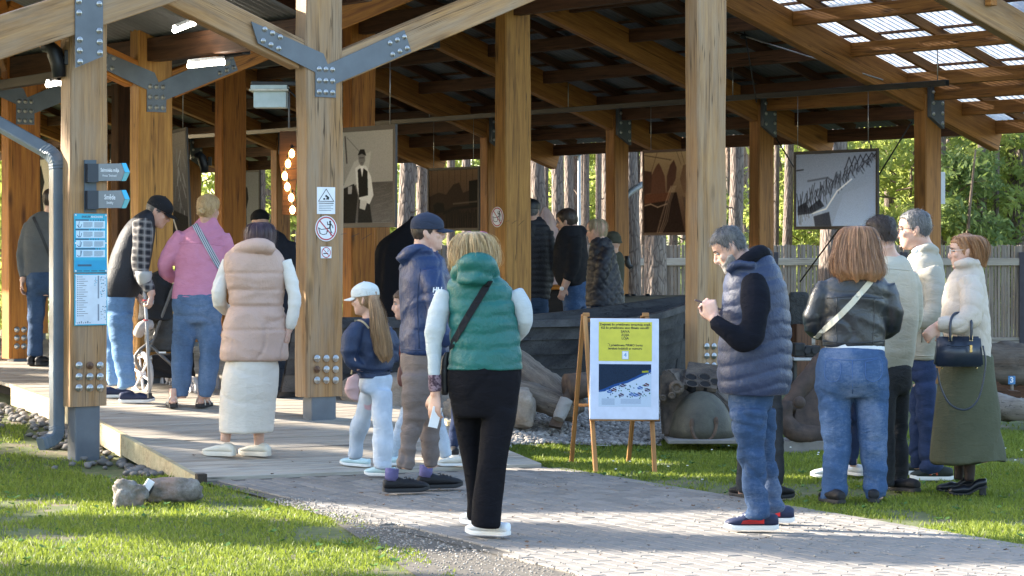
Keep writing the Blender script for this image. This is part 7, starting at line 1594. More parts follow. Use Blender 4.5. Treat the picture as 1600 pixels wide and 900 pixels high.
# ---- birdhouse, lamp post, nets and tarpaulin
c = W(645, 276, 32.6); c = Vector((c.x / 32.6 * 42.7, 42.7, CAM_H - (276 - HY) / FPX * 42.7)); bh = thing("bird_box", "small pale wooden bird box on a pine trunk", "bird box", c); v, f = box_geo(.15, .14, .26, (-.075, 0, -.1), .006); mk("box", v, f, WOOD_Z, bh, Matrix.Translation(c)); v, f = box_geo(.2, .22, .02, (-.1, -.06, .16), .004); mk("roof", v, f, WOOD_Z, bh, Matrix.Translation(c)); g = cyl(c + Vector((0, .002, .07)), c + Vector((0, -.003, .07)), .022, 12); mk("entrance_hole_shade", g[0], g[1], plain("painted_hollow_shade", (.004, .004, .005)), bh)  # entrance hole: a near-black disc paints the shade inside the box
bh_M = WM[bh.name]
pL = W(905, 400, 40); lp = thing("lamp_post", "slim grey lamp post with a dull blue dome head beyond the pavilion", "lamp post", (pL.x, 40, soil_z(pL.x, 40))); top = CAM_H + (392 - 240) / FPX * 40; g = cyl((pL.x, 40, -.05), (pL.x, 40, top), .03, 10, .024); mk("pole", g[0], g[1], plain("pale_grey_pole", (.42, .47, .50), .4), lp); g = ring_loft([[Vector((pL.x - .08 + math.cos(a) * r, 40 + math.sin(a) * r, top + z)) for a in np.linspace(0, 2 * math.pi, 16, endpoint=False)] for r, z in ((.12, -.03), (.115, .03), (.085, .08), (.02, .10))]); mk("lamp_head", g[0], g[1], plain("dull_blue_enamel", (.22, .30, .42), .35), lp, None, True)
g = tube([Vector((pL.x, 40, top - .02)), Vector((pL.x - .08, 40, top + .0))], .016, 6, 1); mk("lamp_arm", g[0], g[1], STEEL, lp)
def draped(name, label, cat, rings_px, Y, mat, ratio=.6, seed=1, amp=.02):
    A = crom([[*W((a + b) / 2, y, Y), (b - a) / 2 / FPX * Y] for y, a, b in rings_px], 4); rings = []
    for i, a in enumerate(A):
        rings.append([Vector(a[:3]) + Vector((math.cos(t) * a[3], math.sin(t) * a[3] * ratio, 0)) * (1 + amp * 6 * math.sin(7 * t + seed) * i / len(A) + amp * 4 * math.sin(13 * t + i * .3)) for t in np.linspace(0, 2 * math.pi, 40, endpoint=False)])
    o = mk(name, *ring_loft(rings), mat, None, None, True); tag(o, label, cat); return o
t = NT("pale_pink_net"); v_ = t.coord('Object'); t.set(Base_Color=t.ramp(t.noise(v_, 5, 3), [(.3, (.50, .36, .37)), (.7, (.66, .52, .53))]), Roughness=.95); tp = t.n("ShaderNodeBsdfTransparent"); mxs = t.n("ShaderNodeMixShader"); mxs.inputs[0].default_value = .25; t.l(t.b.outputs[0], mxs.inputs[1]); t.l(tp.outputs[0], mxs.inputs[2]); t.l(mxs.outputs[0], t.out.inputs[0])
draped("hung_net", "pale pink fine net hung to a point beyond the padded jacket", "net", [(323, 850, 854), (330, 846, 860), (345, 841, 867), (365, 837, 872), (400, 834, 874), (470, 833, 876)], 29.5, t.m, .5)
draped("dark_tarpaulin", "black tarpaulin draped to a peak behind the orange post", "tarpaulin", [(338, 642, 648), (345, 637, 653), (362, 615, 656), (385, 590, 658), (430, 584, 660), (500, 582, 664), (560, 582, 668)], 28.2, cloth("black_tarp", (.010, .011, .018), None, .8), .35, 3, .012)
v, f = box_geo(.05, .9, .55, (0, 0, 0), .004)

# ---- the tarred boat
bt = thing("wooden_boat", "long tarred black wooden boat with grey worn planks under the roof", "boat", B(13.6, 18.4, .26)); L0, L1 = 11.2, 16.55; VC = 18.42
def hull_at(u):
    f = (u - L0) / (L1 - L0); hw = .74 * (1 - .92 * smooth((f - .55) / .45) ** 1.3) * (1 - .35 * smooth((.25 - f) / .25)); sheer = .70 + .035 * math.sin(f * 3.1) * -1 + .18 * smooth((f - .6) / .4); return hw, sheer
NS = 22; gz = .27
for side in (-1, 1):
    n = 5
    for k in range(n):
        V, F = [], []
        for i in range(NS + 1):
            u = L0 + (L1 - L0) * i / NS; hw, sh = hull_at(u)
            for e in (0, 1):
                a = (k + e) / n; y = hw * (.30 + .70 * a ** .55); z = gz + sh * a
                for th in (0, 1): V.append(B(u, VC + side * (y + .012 * (n - k) * .15 - th * .025 + (.010 if e == 0 else 0)), z + (.012 if e == 1 and k < n - 1 else 0)))
        for i in range(NS):
            a = 4 * i; b = a + 4; F += [[a, b, b + 2, a + 2], [a + 1, a + 3, b + 3, b + 1], [a + 2, b + 2, b + 3, a + 3], [a, a + 1, b + 1, b]]
        mk("plank", V, F, WOOD_K, bt)
    A = [B(L0 + (L1 - L0) * i / NS, VC + side * (hull_at(L0 + (L1 - L0) * i / NS)[0] + .02), gz + hull_at(L0 + (L1 - L0) * i / NS)[1] + .012) for i in range(NS + 1)]; V, F = [], []
    for p in A:
        for a, b in ((-.045, -.03), (.025, -.03), (.025, .03), (-.045, .03)): V.append(p + VX * (a * side) + ZX * b)
    for i in range(NS): a = 4 * i; F += [[a + j, a + (j + 1) % 4, a + 4 + (j + 1) % 4, a + 4 + j] for j in range(4)]
    mk("gunwale", V, F, WOOD_K, bt)
V = [B(u, VC + s_ * hull_at(u)[0] * .5, gz + .12) for u in np.linspace(L0, L1, 12) for s_ in (-1, 1)]; mk("bottom", V, [[2 * i, 2 * i + 1, 2 * i + 3, 2 * i + 2] for i in range(11)], WOOD_K, bt)
for u in (12.2, 13.4, 14.6): hw, sh = hull_at(u); beam("thwart", B(u, VC - hw * .95, gz + sh - .12), B(u, VC + hw * .95, gz + sh - .12), .2, .035, WOOD_K, bt)
for u in np.arange(11.5, 16.2, .45): hw, sh = hull_at(u); beam("rib", B(u, VC - hw * .6, gz + .08), B(u, VC - hw * .93, gz + sh), .05, .04, WOOD_K, bt)
beam("stem_post", B(L1 - .02, VC, gz - .02), B(L1 + .10, VC, gz + 1.02), .07, .10, WOOD_K, bt); p = Pv(1063, 512, VC - .62); v, f = box_geo(.05, .02, .14, (-.025, -.01, -.1), .004); mk("iron_fitting", v, f, BLACK, bt, axes(p + FN * .08, UX, VX, ZX))
v, f = box_geo(5.0, .5, .12, (-2.5, -.25, 0), .01); mk("cradle", v, f, WOOD_D, bt, axes(B(13.8, VC, .17), UX, VX, ZX))
# ---- dark timber trough on legs beyond the boat, dark chest behind the hoodie man
tb = thing("timber_beam", "heavy dark squared timber lying on trestles before the fence", "timber", W(1000, 500, 28.6)); Yt = 28.6
beam("squared_timber", W(928, 486, Yt), W(1092, 484, Yt + .3), .30, 47 / FPX * Yt, wood("old_grey_timber", (.125, .105, .08), (.05, .042, .034), (.15, .14, .12), .4, rough=.8), tb, .012)
for x in (945, 1058): beam("trestle_leg", W(x, 505, Yt + .1), W(x - 2, 600, Yt + .1), .09, .09, WOOD_D, tb)
for x in (990, 1012, 980, 1005): g = ellip(W(x, 461 if x < 1000 or x == 1012 else 511, Yt - .1), .03, .03, .015); mk("iron_lug", g[0], g[1], BLACK, tb)
ch = thing("dark_chest", "dark boarded chest behind the person in the hoodie", "chest", W(860, 590, 28.2)); boxw("boarding", (W(858, 590, 28.2).x, 28.2, .2), .55, .5, CAM_H - (452 - HY) / FPX * 28.2 - .2, wood("dark_chest_wood", (.045, .035, .03), (.02, .016, .014), None, 0), ch); boxw("lid", (W(858, 590, 28.2).x, 28.15, CAM_H - (452 - HY) / FPX * 28.2 + .001), .6, .55, .05, WOOD_O, ch)
# ---- stones
def boulder(px0, px1, py0, py1, label, seed, depth=.8, Y=None, mat=None, name="boulder", rough=.28, cat="boulder", sq=.75):
    Y = Y or stand((px0 + px1) / 2, py1); c = W((px0 + px1) / 2, (py0 + py1) / 2, Y); rx, rz = (px1 - px0) / 2 / FPX * Y, (py1 - py0) / 2 / FPX * Y
    bm = bmesh.new(); bmesh.ops.create_icosphere(bm, subdivisions=4, radius=1); rs = Vector((seed * 3.3, seed, seed * .7))
    for q in bm.verts:
        d = q.co.normalized(); k = 1 + rough * mnoise.noise(d * 1.1 + rs) + rough * .45 * mnoise.noise(d * 2.7 + rs) + rough * .28 * mnoise.noise(d * 6 + rs) + rough * .12 * mnoise.noise(d * 15 + rs); e = Vector([math.copysign(abs(a) ** sq, a) for a in d]); q.co = Vector((e.x * rx * k, e.y * rx * depth * k, e.z * rz * 1.12 * k - rz * .05))
    V = [c + q.co for q in bm.verts]; F = [[q.index for q in f.verts] for f in bm.faces]; bm.free()
    o = mk(name, V, F, mat or M_ROCK, None, Matrix.Translation(c), True) if False else mk(name, [v - c for v in V], F, mat or M_ROCK, None, Matrix.Translation(c), True); tag(o, label, cat); return o
t = NT("field_stone"); v = t.coord('Object'); f = t.noise(v, 5, 8, .7); f2 = t.noise(v, 45, 5, .7); c = t.ramp(t.math('ADD', t.math('MULTIPLY', f, .7), t.math('MULTIPLY', f2, .3)), [(.3, (.15, .115, .085)), (.5, (.27, .225, .18)), (.7, (.40, .36, .32))]); t.set(Base_Color=c, Roughness=.9); t.bump(t.math('ADD', f, t.math('MULTIPLY', f2, .4)), .8, .02); M_ROCK = t.m
t = NT("pale_split_stone"); v = t.coord('Object'); f = t.noise(v, 9, 8, .72); f2 = t.noise(v, 60, 5, .7); f3 = t.noise(v, 4, 3); c = t.ramp(t.math('ADD', t.math('MULTIPLY', f, .7), t.math('MULTIPLY', f2, .3)), [(.3, (.07, .06, .052)), (.48, (.16, .14, .12)), (.62, (.27, .25, .225)), (.75, (.40, .38, .355))]); c = t.mix(t.ramp(f3, [(.55, (0, 0, 0)), (.7, (.6, .6, .6))]), c, (.36, .22, .16)); t.set(Base_Color=c, Roughness=.88); t.bump(t.math('ADD', f, t.math('MULTIPLY', f2, .5)), 1.0, .02); M_SPLIT = t.m
boulder(176, 228, 753, 791, "pointed pale stone left of the ground spotlight in the lawn", 3, .7, None, M_SPLIT, "stone", .42, "stone"); boulder(231, 318, 750, 784, "long low stone right of the ground spotlight in the lawn", 8, .5, None, M_SPLIT, "stone", .34, "stone")
boulder(538, 716, 584, 668, "huge brown boulder behind the girl with the ponytail", 5, .5, 21.3); boulder(690, 742, 622, 668, "small dark boulder behind the person in the navy jacket", 6, .8, 20.9); boulder(792, 836, 610, 664, "mossy grey boulder at the foot of the old anchor", 7, .8, 20.6)
sp = thing("ground_spotlight", "small black and white spotlight stuck between the two lawn stones", "spotlight", W(231, 782, stand(231, 784))); Ysp = stand(231, 784) - .14
g = cyl(W(224, 779, Ysp), W(235, 757, Ysp), .028, 14); mk("barrel", g[0], g[1], BLACK, sp, None, True); g = box_geo(.05, .012, .12, (-.025, -.006, -.06), .003); mk("reflector_plate", g[0], g[1], WHITE, sp, axes(W(228.5, 763, Ysp - .03), (W(237, 755, Ysp) - W(222, 778, Ysp)).normalized().cross(Vector((0, 1, 0))), Vector((0, 1, 0)), (W(237, 755, Ysp) - W(222, 778, Ysp)).normalized())); g = cyl(W(230, 775, Ysp), W(229, 790, Ysp), .008, 6); mk("spike", g[0], g[1], BLACK, sp)
# ---- wooden anchor of grey limbs
WOOD_A = wood('dark_weathered_limb', (.21, .165, .125), (.085, .062, .045), (.24, .21, .18), .5, rough=.85, streak=1.6); an = thing("old_anchor_stock", "weathered grey wooden limbs bound with a rusty collar by the easel", "anchor", W(850, 660, 20.9)); Ya = 20.9
RUST = pm("brown_rust", (.115, .075, .052), (.055, .038, .030), 14, rough=.85, bump=.4, bs=50, bd=.01)
def log_geo(P, seed, amp=.15, n=26): V, F = tube([Vector(p) for p, r in P], [r for p, r in P], n, 8); V = [v + Vector((mnoise.noise(Vector((v.x * 8, v.y * 34, v.z * 34))), mnoise.noise(Vector((v.x * 8 + 9, v.y * 34, v.z * 34))), mnoise.noise(Vector((v.x * 8, v.y * 34 + 5, v.z * 34 + seed))))) * P[0][1] * .13 for v in V]; return [v + Vector((mnoise.noise(v * 9 + Vector((seed, 0, 0))), mnoise.noise(v * 9 + Vector((0, seed, 0))), mnoise.noise(v * 9 + Vector((0, 0, seed))))) * P[0][1] * amp for v in V], F
for P, s_ in (([(W(780, 548, Ya + .3), .12), (W(830, 590, Ya + .1), .135), (W(865, 612, Ya), .13), (W(905, 640, Ya - .1), .10)], 3), ([(W(780, 605, Ya - .1), .10), (W(830, 618, Ya - .15), .105), (W(870, 633, Ya - .2), .095), (W(900, 648, Ya - .2), .07)], 9)):
    g = log_geo(P, s_); V = g[0]; base_ = V[0].copy(); x = (P[-1][0] - P[0][0]).normalized(); Mx = frame_along(P[0][0], P[-1][0]); Mi = Mx.inverted(); mk("limb", [Mi @ q for q in V], g[1], WOOD_A, an, Mx, True)
g = cyl(W(886, 606, Ya - .28), W(925, 600, Ya - .2), .115, 20, .10); mk("rusty_collar", g[0], g[1], RUST, an, None, True); g = prism([(0, 0), (.10, -.02), (.26, .36), (.20, .40)], Vector((1, 0, 0)), Vector((0, .25, .97)), W(857, 664, Ya - .38), .10); mk("rusty_fluke", g[0], g[1], RUST, an); g = log_geo([(W(872, 655, Ya - .42), .05), (W(885, 625, Ya - .35), .055)], 5); mk("pebbled_block", g[0], g[1], M_STONE, an)
# ---- rusted engine casing
en = thing("engine_casing", "rusted ship engine casing with round holes and a domed guard behind the easel", "engine", W(1088, 685, 20.4)); Ye = 20.5; IRON = pm("dull_painted_iron", (.105, .078, .056), (.038, .029, .023), 7, rough=.7, bump=.7, bs=45, bd=.012, contrast=(.4, .62))
E = lambda x, y, d=0.0: W(x, y, Ye + d)
front = [(1031, 584), (1041, 576), (1051, 581), (1064, 606), (1120, 613), (1146, 638), (1146, 682), (1034, 682), (1031, 640)]; back = [(1040, 580), (1048, 575), (1056, 576), (1072, 576), (1128, 574), (1152, 592), (1152, 668), (1044, 668), (1040, 640)]
V = [E(x, y, -.02 if y > 620 else .0) for x, y in front] + [E(x, y, .55) for x, y in back]; n = len(front); F = [list(range(n))[::-1], list(range(n, 2 * n))] + [[i, (i + 1) % n, (i + 1) % n + n, i + n] for i in range(n)]
bm = bmesh.new(); vs = [bm.verts.new(v) for v in V]
for q in F: bm.faces.new([vs[i] for i in q])
bmesh.ops.recalc_face_normals(bm, faces=bm.faces[:]); bmesh.ops.bevel(bm, geom=bm.edges[:], offset=.018, segments=2, affect='EDGES'); bm.verts.index_update(); g = [v.co.copy() for v in bm.verts], [[v.index for v in f.verts] for f in bm.faces]; bm.free(); mk("casing", g[0], g[1], IRON, en)
a_, b_, c_, d_ = E(1052, 584, -.03), E(1124, 600, -.03), E(1104, 626, -.16), E(1040, 612, -.16)
pl = [E(1066, 605, .0), E(1119, 611.5, .0), E(1127, 575, .53)]; pl.append(pl[0] + pl[2] - pl[1]); nrm = (pl[1] - pl[0]).cross(pl[3] - pl[0]).normalized(); nrm = nrm if nrm.z > 0 else -nrm
plate_from("top_plate", [p + nrm * .022 for p in pl], nrm, .03, IRON, en); pl = [p + nrm * .022 for p in pl]; HOLE = plain("painted_hole_shade", (.006, .005, .005), .95)  # near-black caps paint the shade inside the casing's holes
for x, y in ((1080, 590), (1101, 590), (1081, 600), (1102, 601), (1118, 597)):
    c = E(x, y, -.10); T = (pl[1] - pl[0]).normalized(); U = nrm.cross(T); dd_ = (c - Vector((0, 0, CAM_H))).normalized(); tt = (pl[0] - Vector((0, 0, CAM_H))).dot(nrm) / dd_.dot(nrm); c = Vector((0, 0, CAM_H)) + dd_ * tt + nrm * .003
    ang = [2 * math.pi * k / 18 for k in range(18)]; rg = [c + T * math.cos(a) * .043 + U * math.sin(a) * .068 for a in ang]; mk("round_hole_shade", rg + [p - nrm * .05 for p in rg], [list(range(18))] + [[k, (k + 1) % 18, 18 + (k + 1) % 18, 18 + k] for k in range(18)], HOLE, en); rr2 = [[c + T * math.cos(a) * (.043 + e) + U * math.sin(a) * (.068 + e) + nrm * z for a in ang] for e, z in ((0, .001), (.003, .006), (.010, .006), (.012, .0))]; V, F = ring_loft(rr2, False); mk("hole_rim", V, F, IRON, en)
for x, y, r_o, d in ((1057, 606, .062, -.12), (1050, 618, .03, -.14), (1036, 622, .03, -.12)):
    g = join_geo(cyl(E(x, y, d + .1), E(x, y, d), r_o, 18), tube([E(x, y, d) + Vector((math.cos(a) * r_o * .62, 0, math.sin(a) * r_o * .62)) for a in np.linspace(0, 2 * math.pi, 15)], r_o * .24, 6, 1)); mk("boss", g[0], g[1], IRON, en, None, True)
rings = []
for k in range(9):
    ph = k / 8 * math.pi / 2; rr_ = .30 * math.cos(ph) + .001; zz = math.sin(ph) * .37; rings.append([E(1096, 683, -.02) + Vector((math.cos(a) * rr_ * .86, -abs(math.sin(a)) * rr_ * .95, zz)) for a in np.linspace(0, math.pi, 15)] + [E(1096, 683, .30) + Vector((math.cos(a) * rr_, 0, zz)) for a in np.linspace(math.pi, 0, 4)])
mk("domed_guard", *ring_loft(rings), pm("mossy_iron", (.085, .080, .056), (.040, .037, .029), 8, rough=.6, bump=.4, bs=60, bd=.008), en, None, True); g = tube([E(1100, 655, -.22), E(1081, 662, -.27), E(1084, 685, -.30), E(1100, 690, -.30), E(1116, 682, -.30), E(1119, 658, -.26)], .016, 8, 3); g = tube([E(1082, 655, -.24), E(1081, 672, -.28), E(1088, 686, -.29), E(1101, 689, -.29), E(1113, 683, -.29), E(1119, 668, -.28), E(1119, 652, -.24)], .014, 8, 3); mk("ring_handle", g[0], g[1], RUST, en, None, True)
for x, y in ((1081, 662), (1119, 660)): g = ellip(E(x, y, -.27), .02, .012, .045); mk("handle_lug", g[0], g[1], RUST, en, None, True)
v, f = box_geo(.75, .55, .03, (-.1, -.25, 0), .004); mk("base_slab", v, f, pm("flat_grey_slab", (.22, .20, .18), (.15, .14, .125), 10, rough=.9), en, Matrix.Translation(W(1060, 690, 20.35)))
# ---- rusty fluke anchor, winch, stone block, logs and number plate at right
ra = thing("rusty_anchor", "big rusty iron anchor with a curved fluke behind the leather jacket", "anchor", W(1250, 675, 20.3)); Yr = 20.3; DRUST = pm("dark_rust", (.085, .055, .042), (.035, .026, .022), 12, rough=.8, bump=.4, bs=50, bd=.01)
Q = lambda x, y, d=0.0: W(x, y, Yr + d)
for P, nm in (([(Q(1228, 640), .07), (Q(1262, 592, .05), .075), (Q(1300, 548, .1), .07)], "shank"), ([(Q(1228, 628, -.02), .06), (Q(1226, 655, -.05), .075), (Q(1246, 676, -.06), .08), (Q(1285, 677, 0), .085), (Q(1310, 660, .1), .05)], "arm")): g = log_geo(P, 4, .12); mk(nm, g[0], g[1], DRUST, ra, None, True)
g = prism([(0, 0), (.32, -.06), (.40, .22), (.22, .42), (.05, .30)], Vector((1, 0, 0)), Vector((0, .3, .95)), Q(1236, 668, -.08), .07); 
bm = bmesh.new(); vs = [bm.verts.new(v) for v in g[0]]
for q in g[1]: bm.faces.new([vs[i] for i in q])
bmesh.ops.bevel(bm, geom=bm.edges[:], offset=.02, segments=2, affect='EDGES'); bm.verts.index_update(); g = [v.co.copy() for v in bm.verts], [[v.index for v in f.verts] for f in bm.faces]; bm.free(); mk("fluke", g[0], g[1], DRUST, ra)
g = ellip(Q(1249, 629, -.16), .05, .03, .05); mk("fluke_boss", g[0], g[1], DRUST, ra, None, True)
bp = boxw("concrete_base", (Q(1255, 690).x, Yr + .1, soil_z(Q(1255, 690).x, Yr) - .02), .62, .4, .10, pm("flat_grey_slab", (.22, .20, .18)), ra)
wn = thing("deck_winch", "small black winch on a pale steel shelf behind the bearded person", "winch", W(1255, 560, 22.4)); Yw = 22.4
for x0, x1, y0, y1, nm in ((1238, 1284, 558, 563, "shelf"), (1256, 1280, 540, 557, "drum_case"), (1240, 1256, 536, 556, "gear_case")): v, f = box_geo((x1 - x0) / FPX * Yw, .22, (y1 - y0) / FPX * Yw, (0, -.11, 0), .006); mk(nm, v, f, plain("pale_steel", (.42, .42, .42), .5) if nm == "shelf" else BLACK, wn, Matrix.Translation(W(x0, y1, Yw)))
for x, y in ((1248, 543), (1262, 548), (1274, 548)): g = cyl(W(x, y, Yw - .11), W(x, y, Yw - .14), .028, 12); mk("knob", g[0], g[1], BLACK, wn)
for x in (1241, 1281): beam("leg", W(x, 563, Yw), W(x, 640, Yw), .04, .04, BLACK, wn)
v = boulder(1232, 1264, 458, 506, "black rough block standing on the winch post before the fence", 14, .8, 24.5, pm("coal_black_stone", (.045, .045, .045), (.018, .018, .018), 30, rough=.8, bump=.8, bs=40, bd=.02), "stone_block", .06, "stone", .32); sb = thing("block_post", "dark post carrying the black rough block", "post", W(1248, 620, 24.5)); beam("post_timber", W(1248, 506, 24.5), W(1248, 640, 24.5), .2, .16, WOOD_D, sb)
lg = thing("fallen_log", "thick brown rotten log lying before the fence at the right edge", "log", W(1590, 600, 27)); g = log_geo([(W(1500, 575, 27.2), .23), (W(1560, 570, 27), .235), (W(1620, 572, 27), .225), (W(1680, 575, 27), .2)], 11, .22, 20); Mx = frame_along(W(1500, 575, 27.2), W(1680, 575, 27)); Mi = Mx.inverted(); mk("log_wood", [Mi @ q for q in g[0]], g[1], wood("rotten_log", (.17, .12, .085), (.055, .04, .03), (.30, .27, .24), .5, knots=False, rough=.9), lg, Mx, True); boxw("bearer", (W(1590, 0, 27).x, 27, soil_z(W(1590, 0, 27).x, 27) - .05), 1.6, .25, CAM_H - (600 - HY) / FPX * 27 - soil_z(W(1590, 0, 27).x, 27) + .05, WOOD_D, lg)
l2 = thing("driftwood_log", "grey barked driftwood log lying on the grass behind the olive skirt", "log", W(1590, 652, 22.5)); g = log_geo([(W(1540, 630, 22.6), .10), (W(1570, 636, 22.5), .115), (W(1605, 640, 22.5), .11), (W(1670, 645, 22.6), .09)], 13, .25, 16); Mx = frame_along(W(1540, 632, 22.6), W(1670, 645, 22.6)); Mi = Mx.inverted(); mk("log_wood", [Mi @ q for q in g[0]], g[1], WOOD_Z, l2, Mx, True)
l3 = thing("wedge_of_timber", "dark wedge of old timber on the gravel beside the number plate", "timber", W(1575, 622, 24)); plate_from("wedge", [W(x, y, 23.8) for x, y in ((1548, 622), (1595, 622), (1595, 612), (1576, 610), (1556, 594), (1546, 598))], Vector((0, -1, 0)), .2, WOOD_D, l3)
np_ = thing("number_plate", "small blue number 3 plate on a short stake at the right edge", "sign", W(1580, 612, 24.4)); Yn = 24.3; v, f = box_geo(11 / FPX * Yn, .012, 13 / FPX * Yn, (0, 0, 0), .002); mk("plate", v, f, plain("plate_blue", (.06, .20, .40), .4), np_, Matrix.Translation(W(1575.5, 600.5, Yn))); text_mesh("3", .075, axes(W(1581, 594, Yn - .003), RGT, UP, NEAR), WHITE, np_, bold=.002); beam("stake", W(1581, 600, Yn + .02), W(1581, 625, Yn + .02), .02, .035, WOOD_Z, np_)
pts = []
for _ in range(500): x, y = random.uniform(5.4, 7.2) * 1.0 - .6, random.uniform(23.6, 26); pts.append((x, y, soil_z(x, y) + .012))
o = scatter_stones("pebble_patch", pts, .018, .05, M_STONE); tag(o, kind='stuff')
# whitish notice box behind the right rear post
wb = thing("white_cabinet", "narrow white cabinet glimpsed beyond the right rear post", "cabinet", W(1476, 320, 41)); boxw("cabinet_body", (W(1471, 0, 41).x, 41, CAM_H - (319 - HY) / FPX * 41), .10, .12, 50 / FPX * 41, plain("pale_grey_paint", (.45, .47, .49), .5), wb); beam("cabinet_pole", W(1468, 319, 41), W(1468, 520, 41), .04, .04, STEEL, wb)
# ---- easel with quiz sheet
ez = thing("easel", "varnished wooden easel standing on the grass at the path edge", "easel", W(965, 738, stand(960, 738))); YE = stand(975, 738)
def leg(p, q, nm="leg", w_=.032, h_=.022): return beam(nm, p, q, w_, h_, WOOD_E, ez, .003)
TL, TR = W(914, 492, YE + .26), W(1009, 494, YE + .26); fl, fr_ = W(931, 739, YE), W(1023, 738, YE - .01); Yb_ = stand(894, 722); bl, br = W(893, 722, Yb_), W(982, 722, stand(982, 722))
leg(W(914, 494, YE + .25), fl); leg(W(1011, 496, YE + .25), fr_); leg(TL + Vector((-.01, .04, .0)), bl); leg(TR + Vector((-.02, .04, .0)), br)
leg(W(905, 633, Yb_ - .0), W(932, 633, YE + .12), "stretcher"); leg(W(921, 655, YE + .06), W(1031, 656, YE + .05), "ledge", .04, .02); leg(W(915, 500, YE + .27), W(1008, 501, YE + .27), "top_rail", .03, .03)
for x in (913, 1006): g = box_geo(.05, .05, .03, (-.025, 0, -.01), .004); mk("hinge_block", g[0], g[1], WOOD_E, ez, Matrix.Translation(W(x + 3, 493, YE + .24)))
c0, c1, c2, c3 = W(921, 655, YE + .04), W(1032, 656, YE + .02), W(1025, 499, YE + .20), W(912, 497, YE + .22)
xv = (c1 - c0); bw = xv.length; xv = xv / bw; yv = (c3 - c0); yv = yv - xv * yv.dot(xv); bhh = ((c3 - c0).length + (c2 - c1).length) / 2; yv.normalize(); zv = xv.cross(yv); M = axes(c0, xv, yv, zv)
if zv.y > 0: M = axes(c0, xv, yv, -zv)
qs = thing("quiz_sheet", "white poster with a yellow Latvian text panel and a blue site map on the easel", "poster", c0); bw2 = bw * .975
v, f = box_geo(bw2, bhh, .008, (0, 0, -.004), .003); mk("board", v, f, plain("laminated_white", (.60, .65, .76), .3), qs, M); YEL = plain("yellow_panel", (.62, .56, .045), .45); flat("yellow_panel", M, bw2 * .125, bhh * .575, bw2 * .90, bhh * .965, .0045, YEL, qs)
TM = M @ Matrix.Translation((bw2 * .51, 0, .0056)); TX = plain("poster_ink", (.05, .05, .02), .6)
for y, s_, tx in ((.938, .0225, "Zvejnieki šo priekšmetu izmantoja zvejā."), (.905, .0225, "Kā šo priekšmetu sauc lībiešu valodā?"), (.868, .024, "SAIVA"), (.834, .024, "ZOJA"), (.800, .024, "LŌJA"), (.732, .0225, "Šī priekšmeta PIRMO burtu"), (.699, .0225, "ieraksti lodziņā ar numuru")): text_mesh(tx, s_, TM @ Matrix.Translation((0, bhh * y, 0)), TX, qs, bold=.0007)
flat("number_frame", M, bw2 * .465, bhh * .592, bw2 * .562, bhh * .675, .0052, plain("frame_grey", (.30, .38, .48), .5), qs); flat("number_box", M, bw2 * .472, bhh * .597, bw2 * .555, bhh * .670, .0058, PAPER, qs); text_mesh("4", .042, M @ Matrix.Translation((bw2 * .513, bhh * .634, .0066)), plain("pale_blue_ink", (.20, .36, .55), .5), qs, bold=.001)
img = canvas(260, 200, (.70, .76, .82)); shape(img, [(0, 0), (1, 0), (1, .16), (.80, .26), (.55, .42), (.3, .50), (.18, .60), (.0, .62)], (.085, .15, .23)); shape(img, [(.1, .58), (.3, .47), (.55, .38), (.85, .2), (1, .1), (1, .18), (.84, .27), (.55, .44), (.3, .53), (.12, .64), (0, .66), (0, .62)], (.10, .27, .50))
for k in range(150): x, y = r_.random(), r_.uniform(0, .5) ; line(img, [(x, y * (1 - x * .55)), (x + .008, y * (1 - x * .55))], .009, (.05, .09, .13), .6)
for k in range(46): x = r_.uniform(.15, .98); y = r_.uniform(max(.42, .66 - x * .4), .80); line(img, [(x, y), (x + .008, y + .006)], .016, random.choice([(.05, .22, .12), (.06, .16, .3), (.12, .35, .22)]))
for x, y in ((.2, .64), (.28, .6), (.42, .72), (.45, .5), (.62, .70), (.76, .70), (.78, .55), (.9, .48), (.92, .60), (.70, .72)): shape(img, [(x - .05, y), (x, y - .045), (x + .06, y - .01), (x + .055, y + .035), (x - .03, y + .04)], random.choice([(.22, .36, .58), (.30, .16, .16), (.25, .22, .30)])); line(img, [(x - .05, y - .03), (x + .05, y + .03)], .008, (.75, .8, .9))
for k in range(6): line(img, [(.06, .82 + k * .025), (.3, .82 + k * .025)], .007, (.4, .46, .55), .8); line(img, [(.42, .82 + k * .02), (.80, .82 + k * .02)], .006, (.45, .5, .6), .8)
shape(img, [(.82, .155), (.95, .145), (.95, .19), (.82, .20)], (.6, .6, .1))
me = mesh_of("map_print", [(bw2 * .13, bhh * .125, .0046), (bw2 * .89, bhh * .125, .0046), (bw2 * .89, bhh * .545, .0046), (bw2 * .13, bhh * .545, .0046)], [[0, 1, 2, 3]], print_mat("map_print", img, .02, .3)); uv = me.uv_layers.new(name="uv")
for li, c in zip(range(4), ((0, 0), (1, 0), (1, 1), (0, 1))): uv.data[li].uv = c
inst("map_print", me, M, qs)

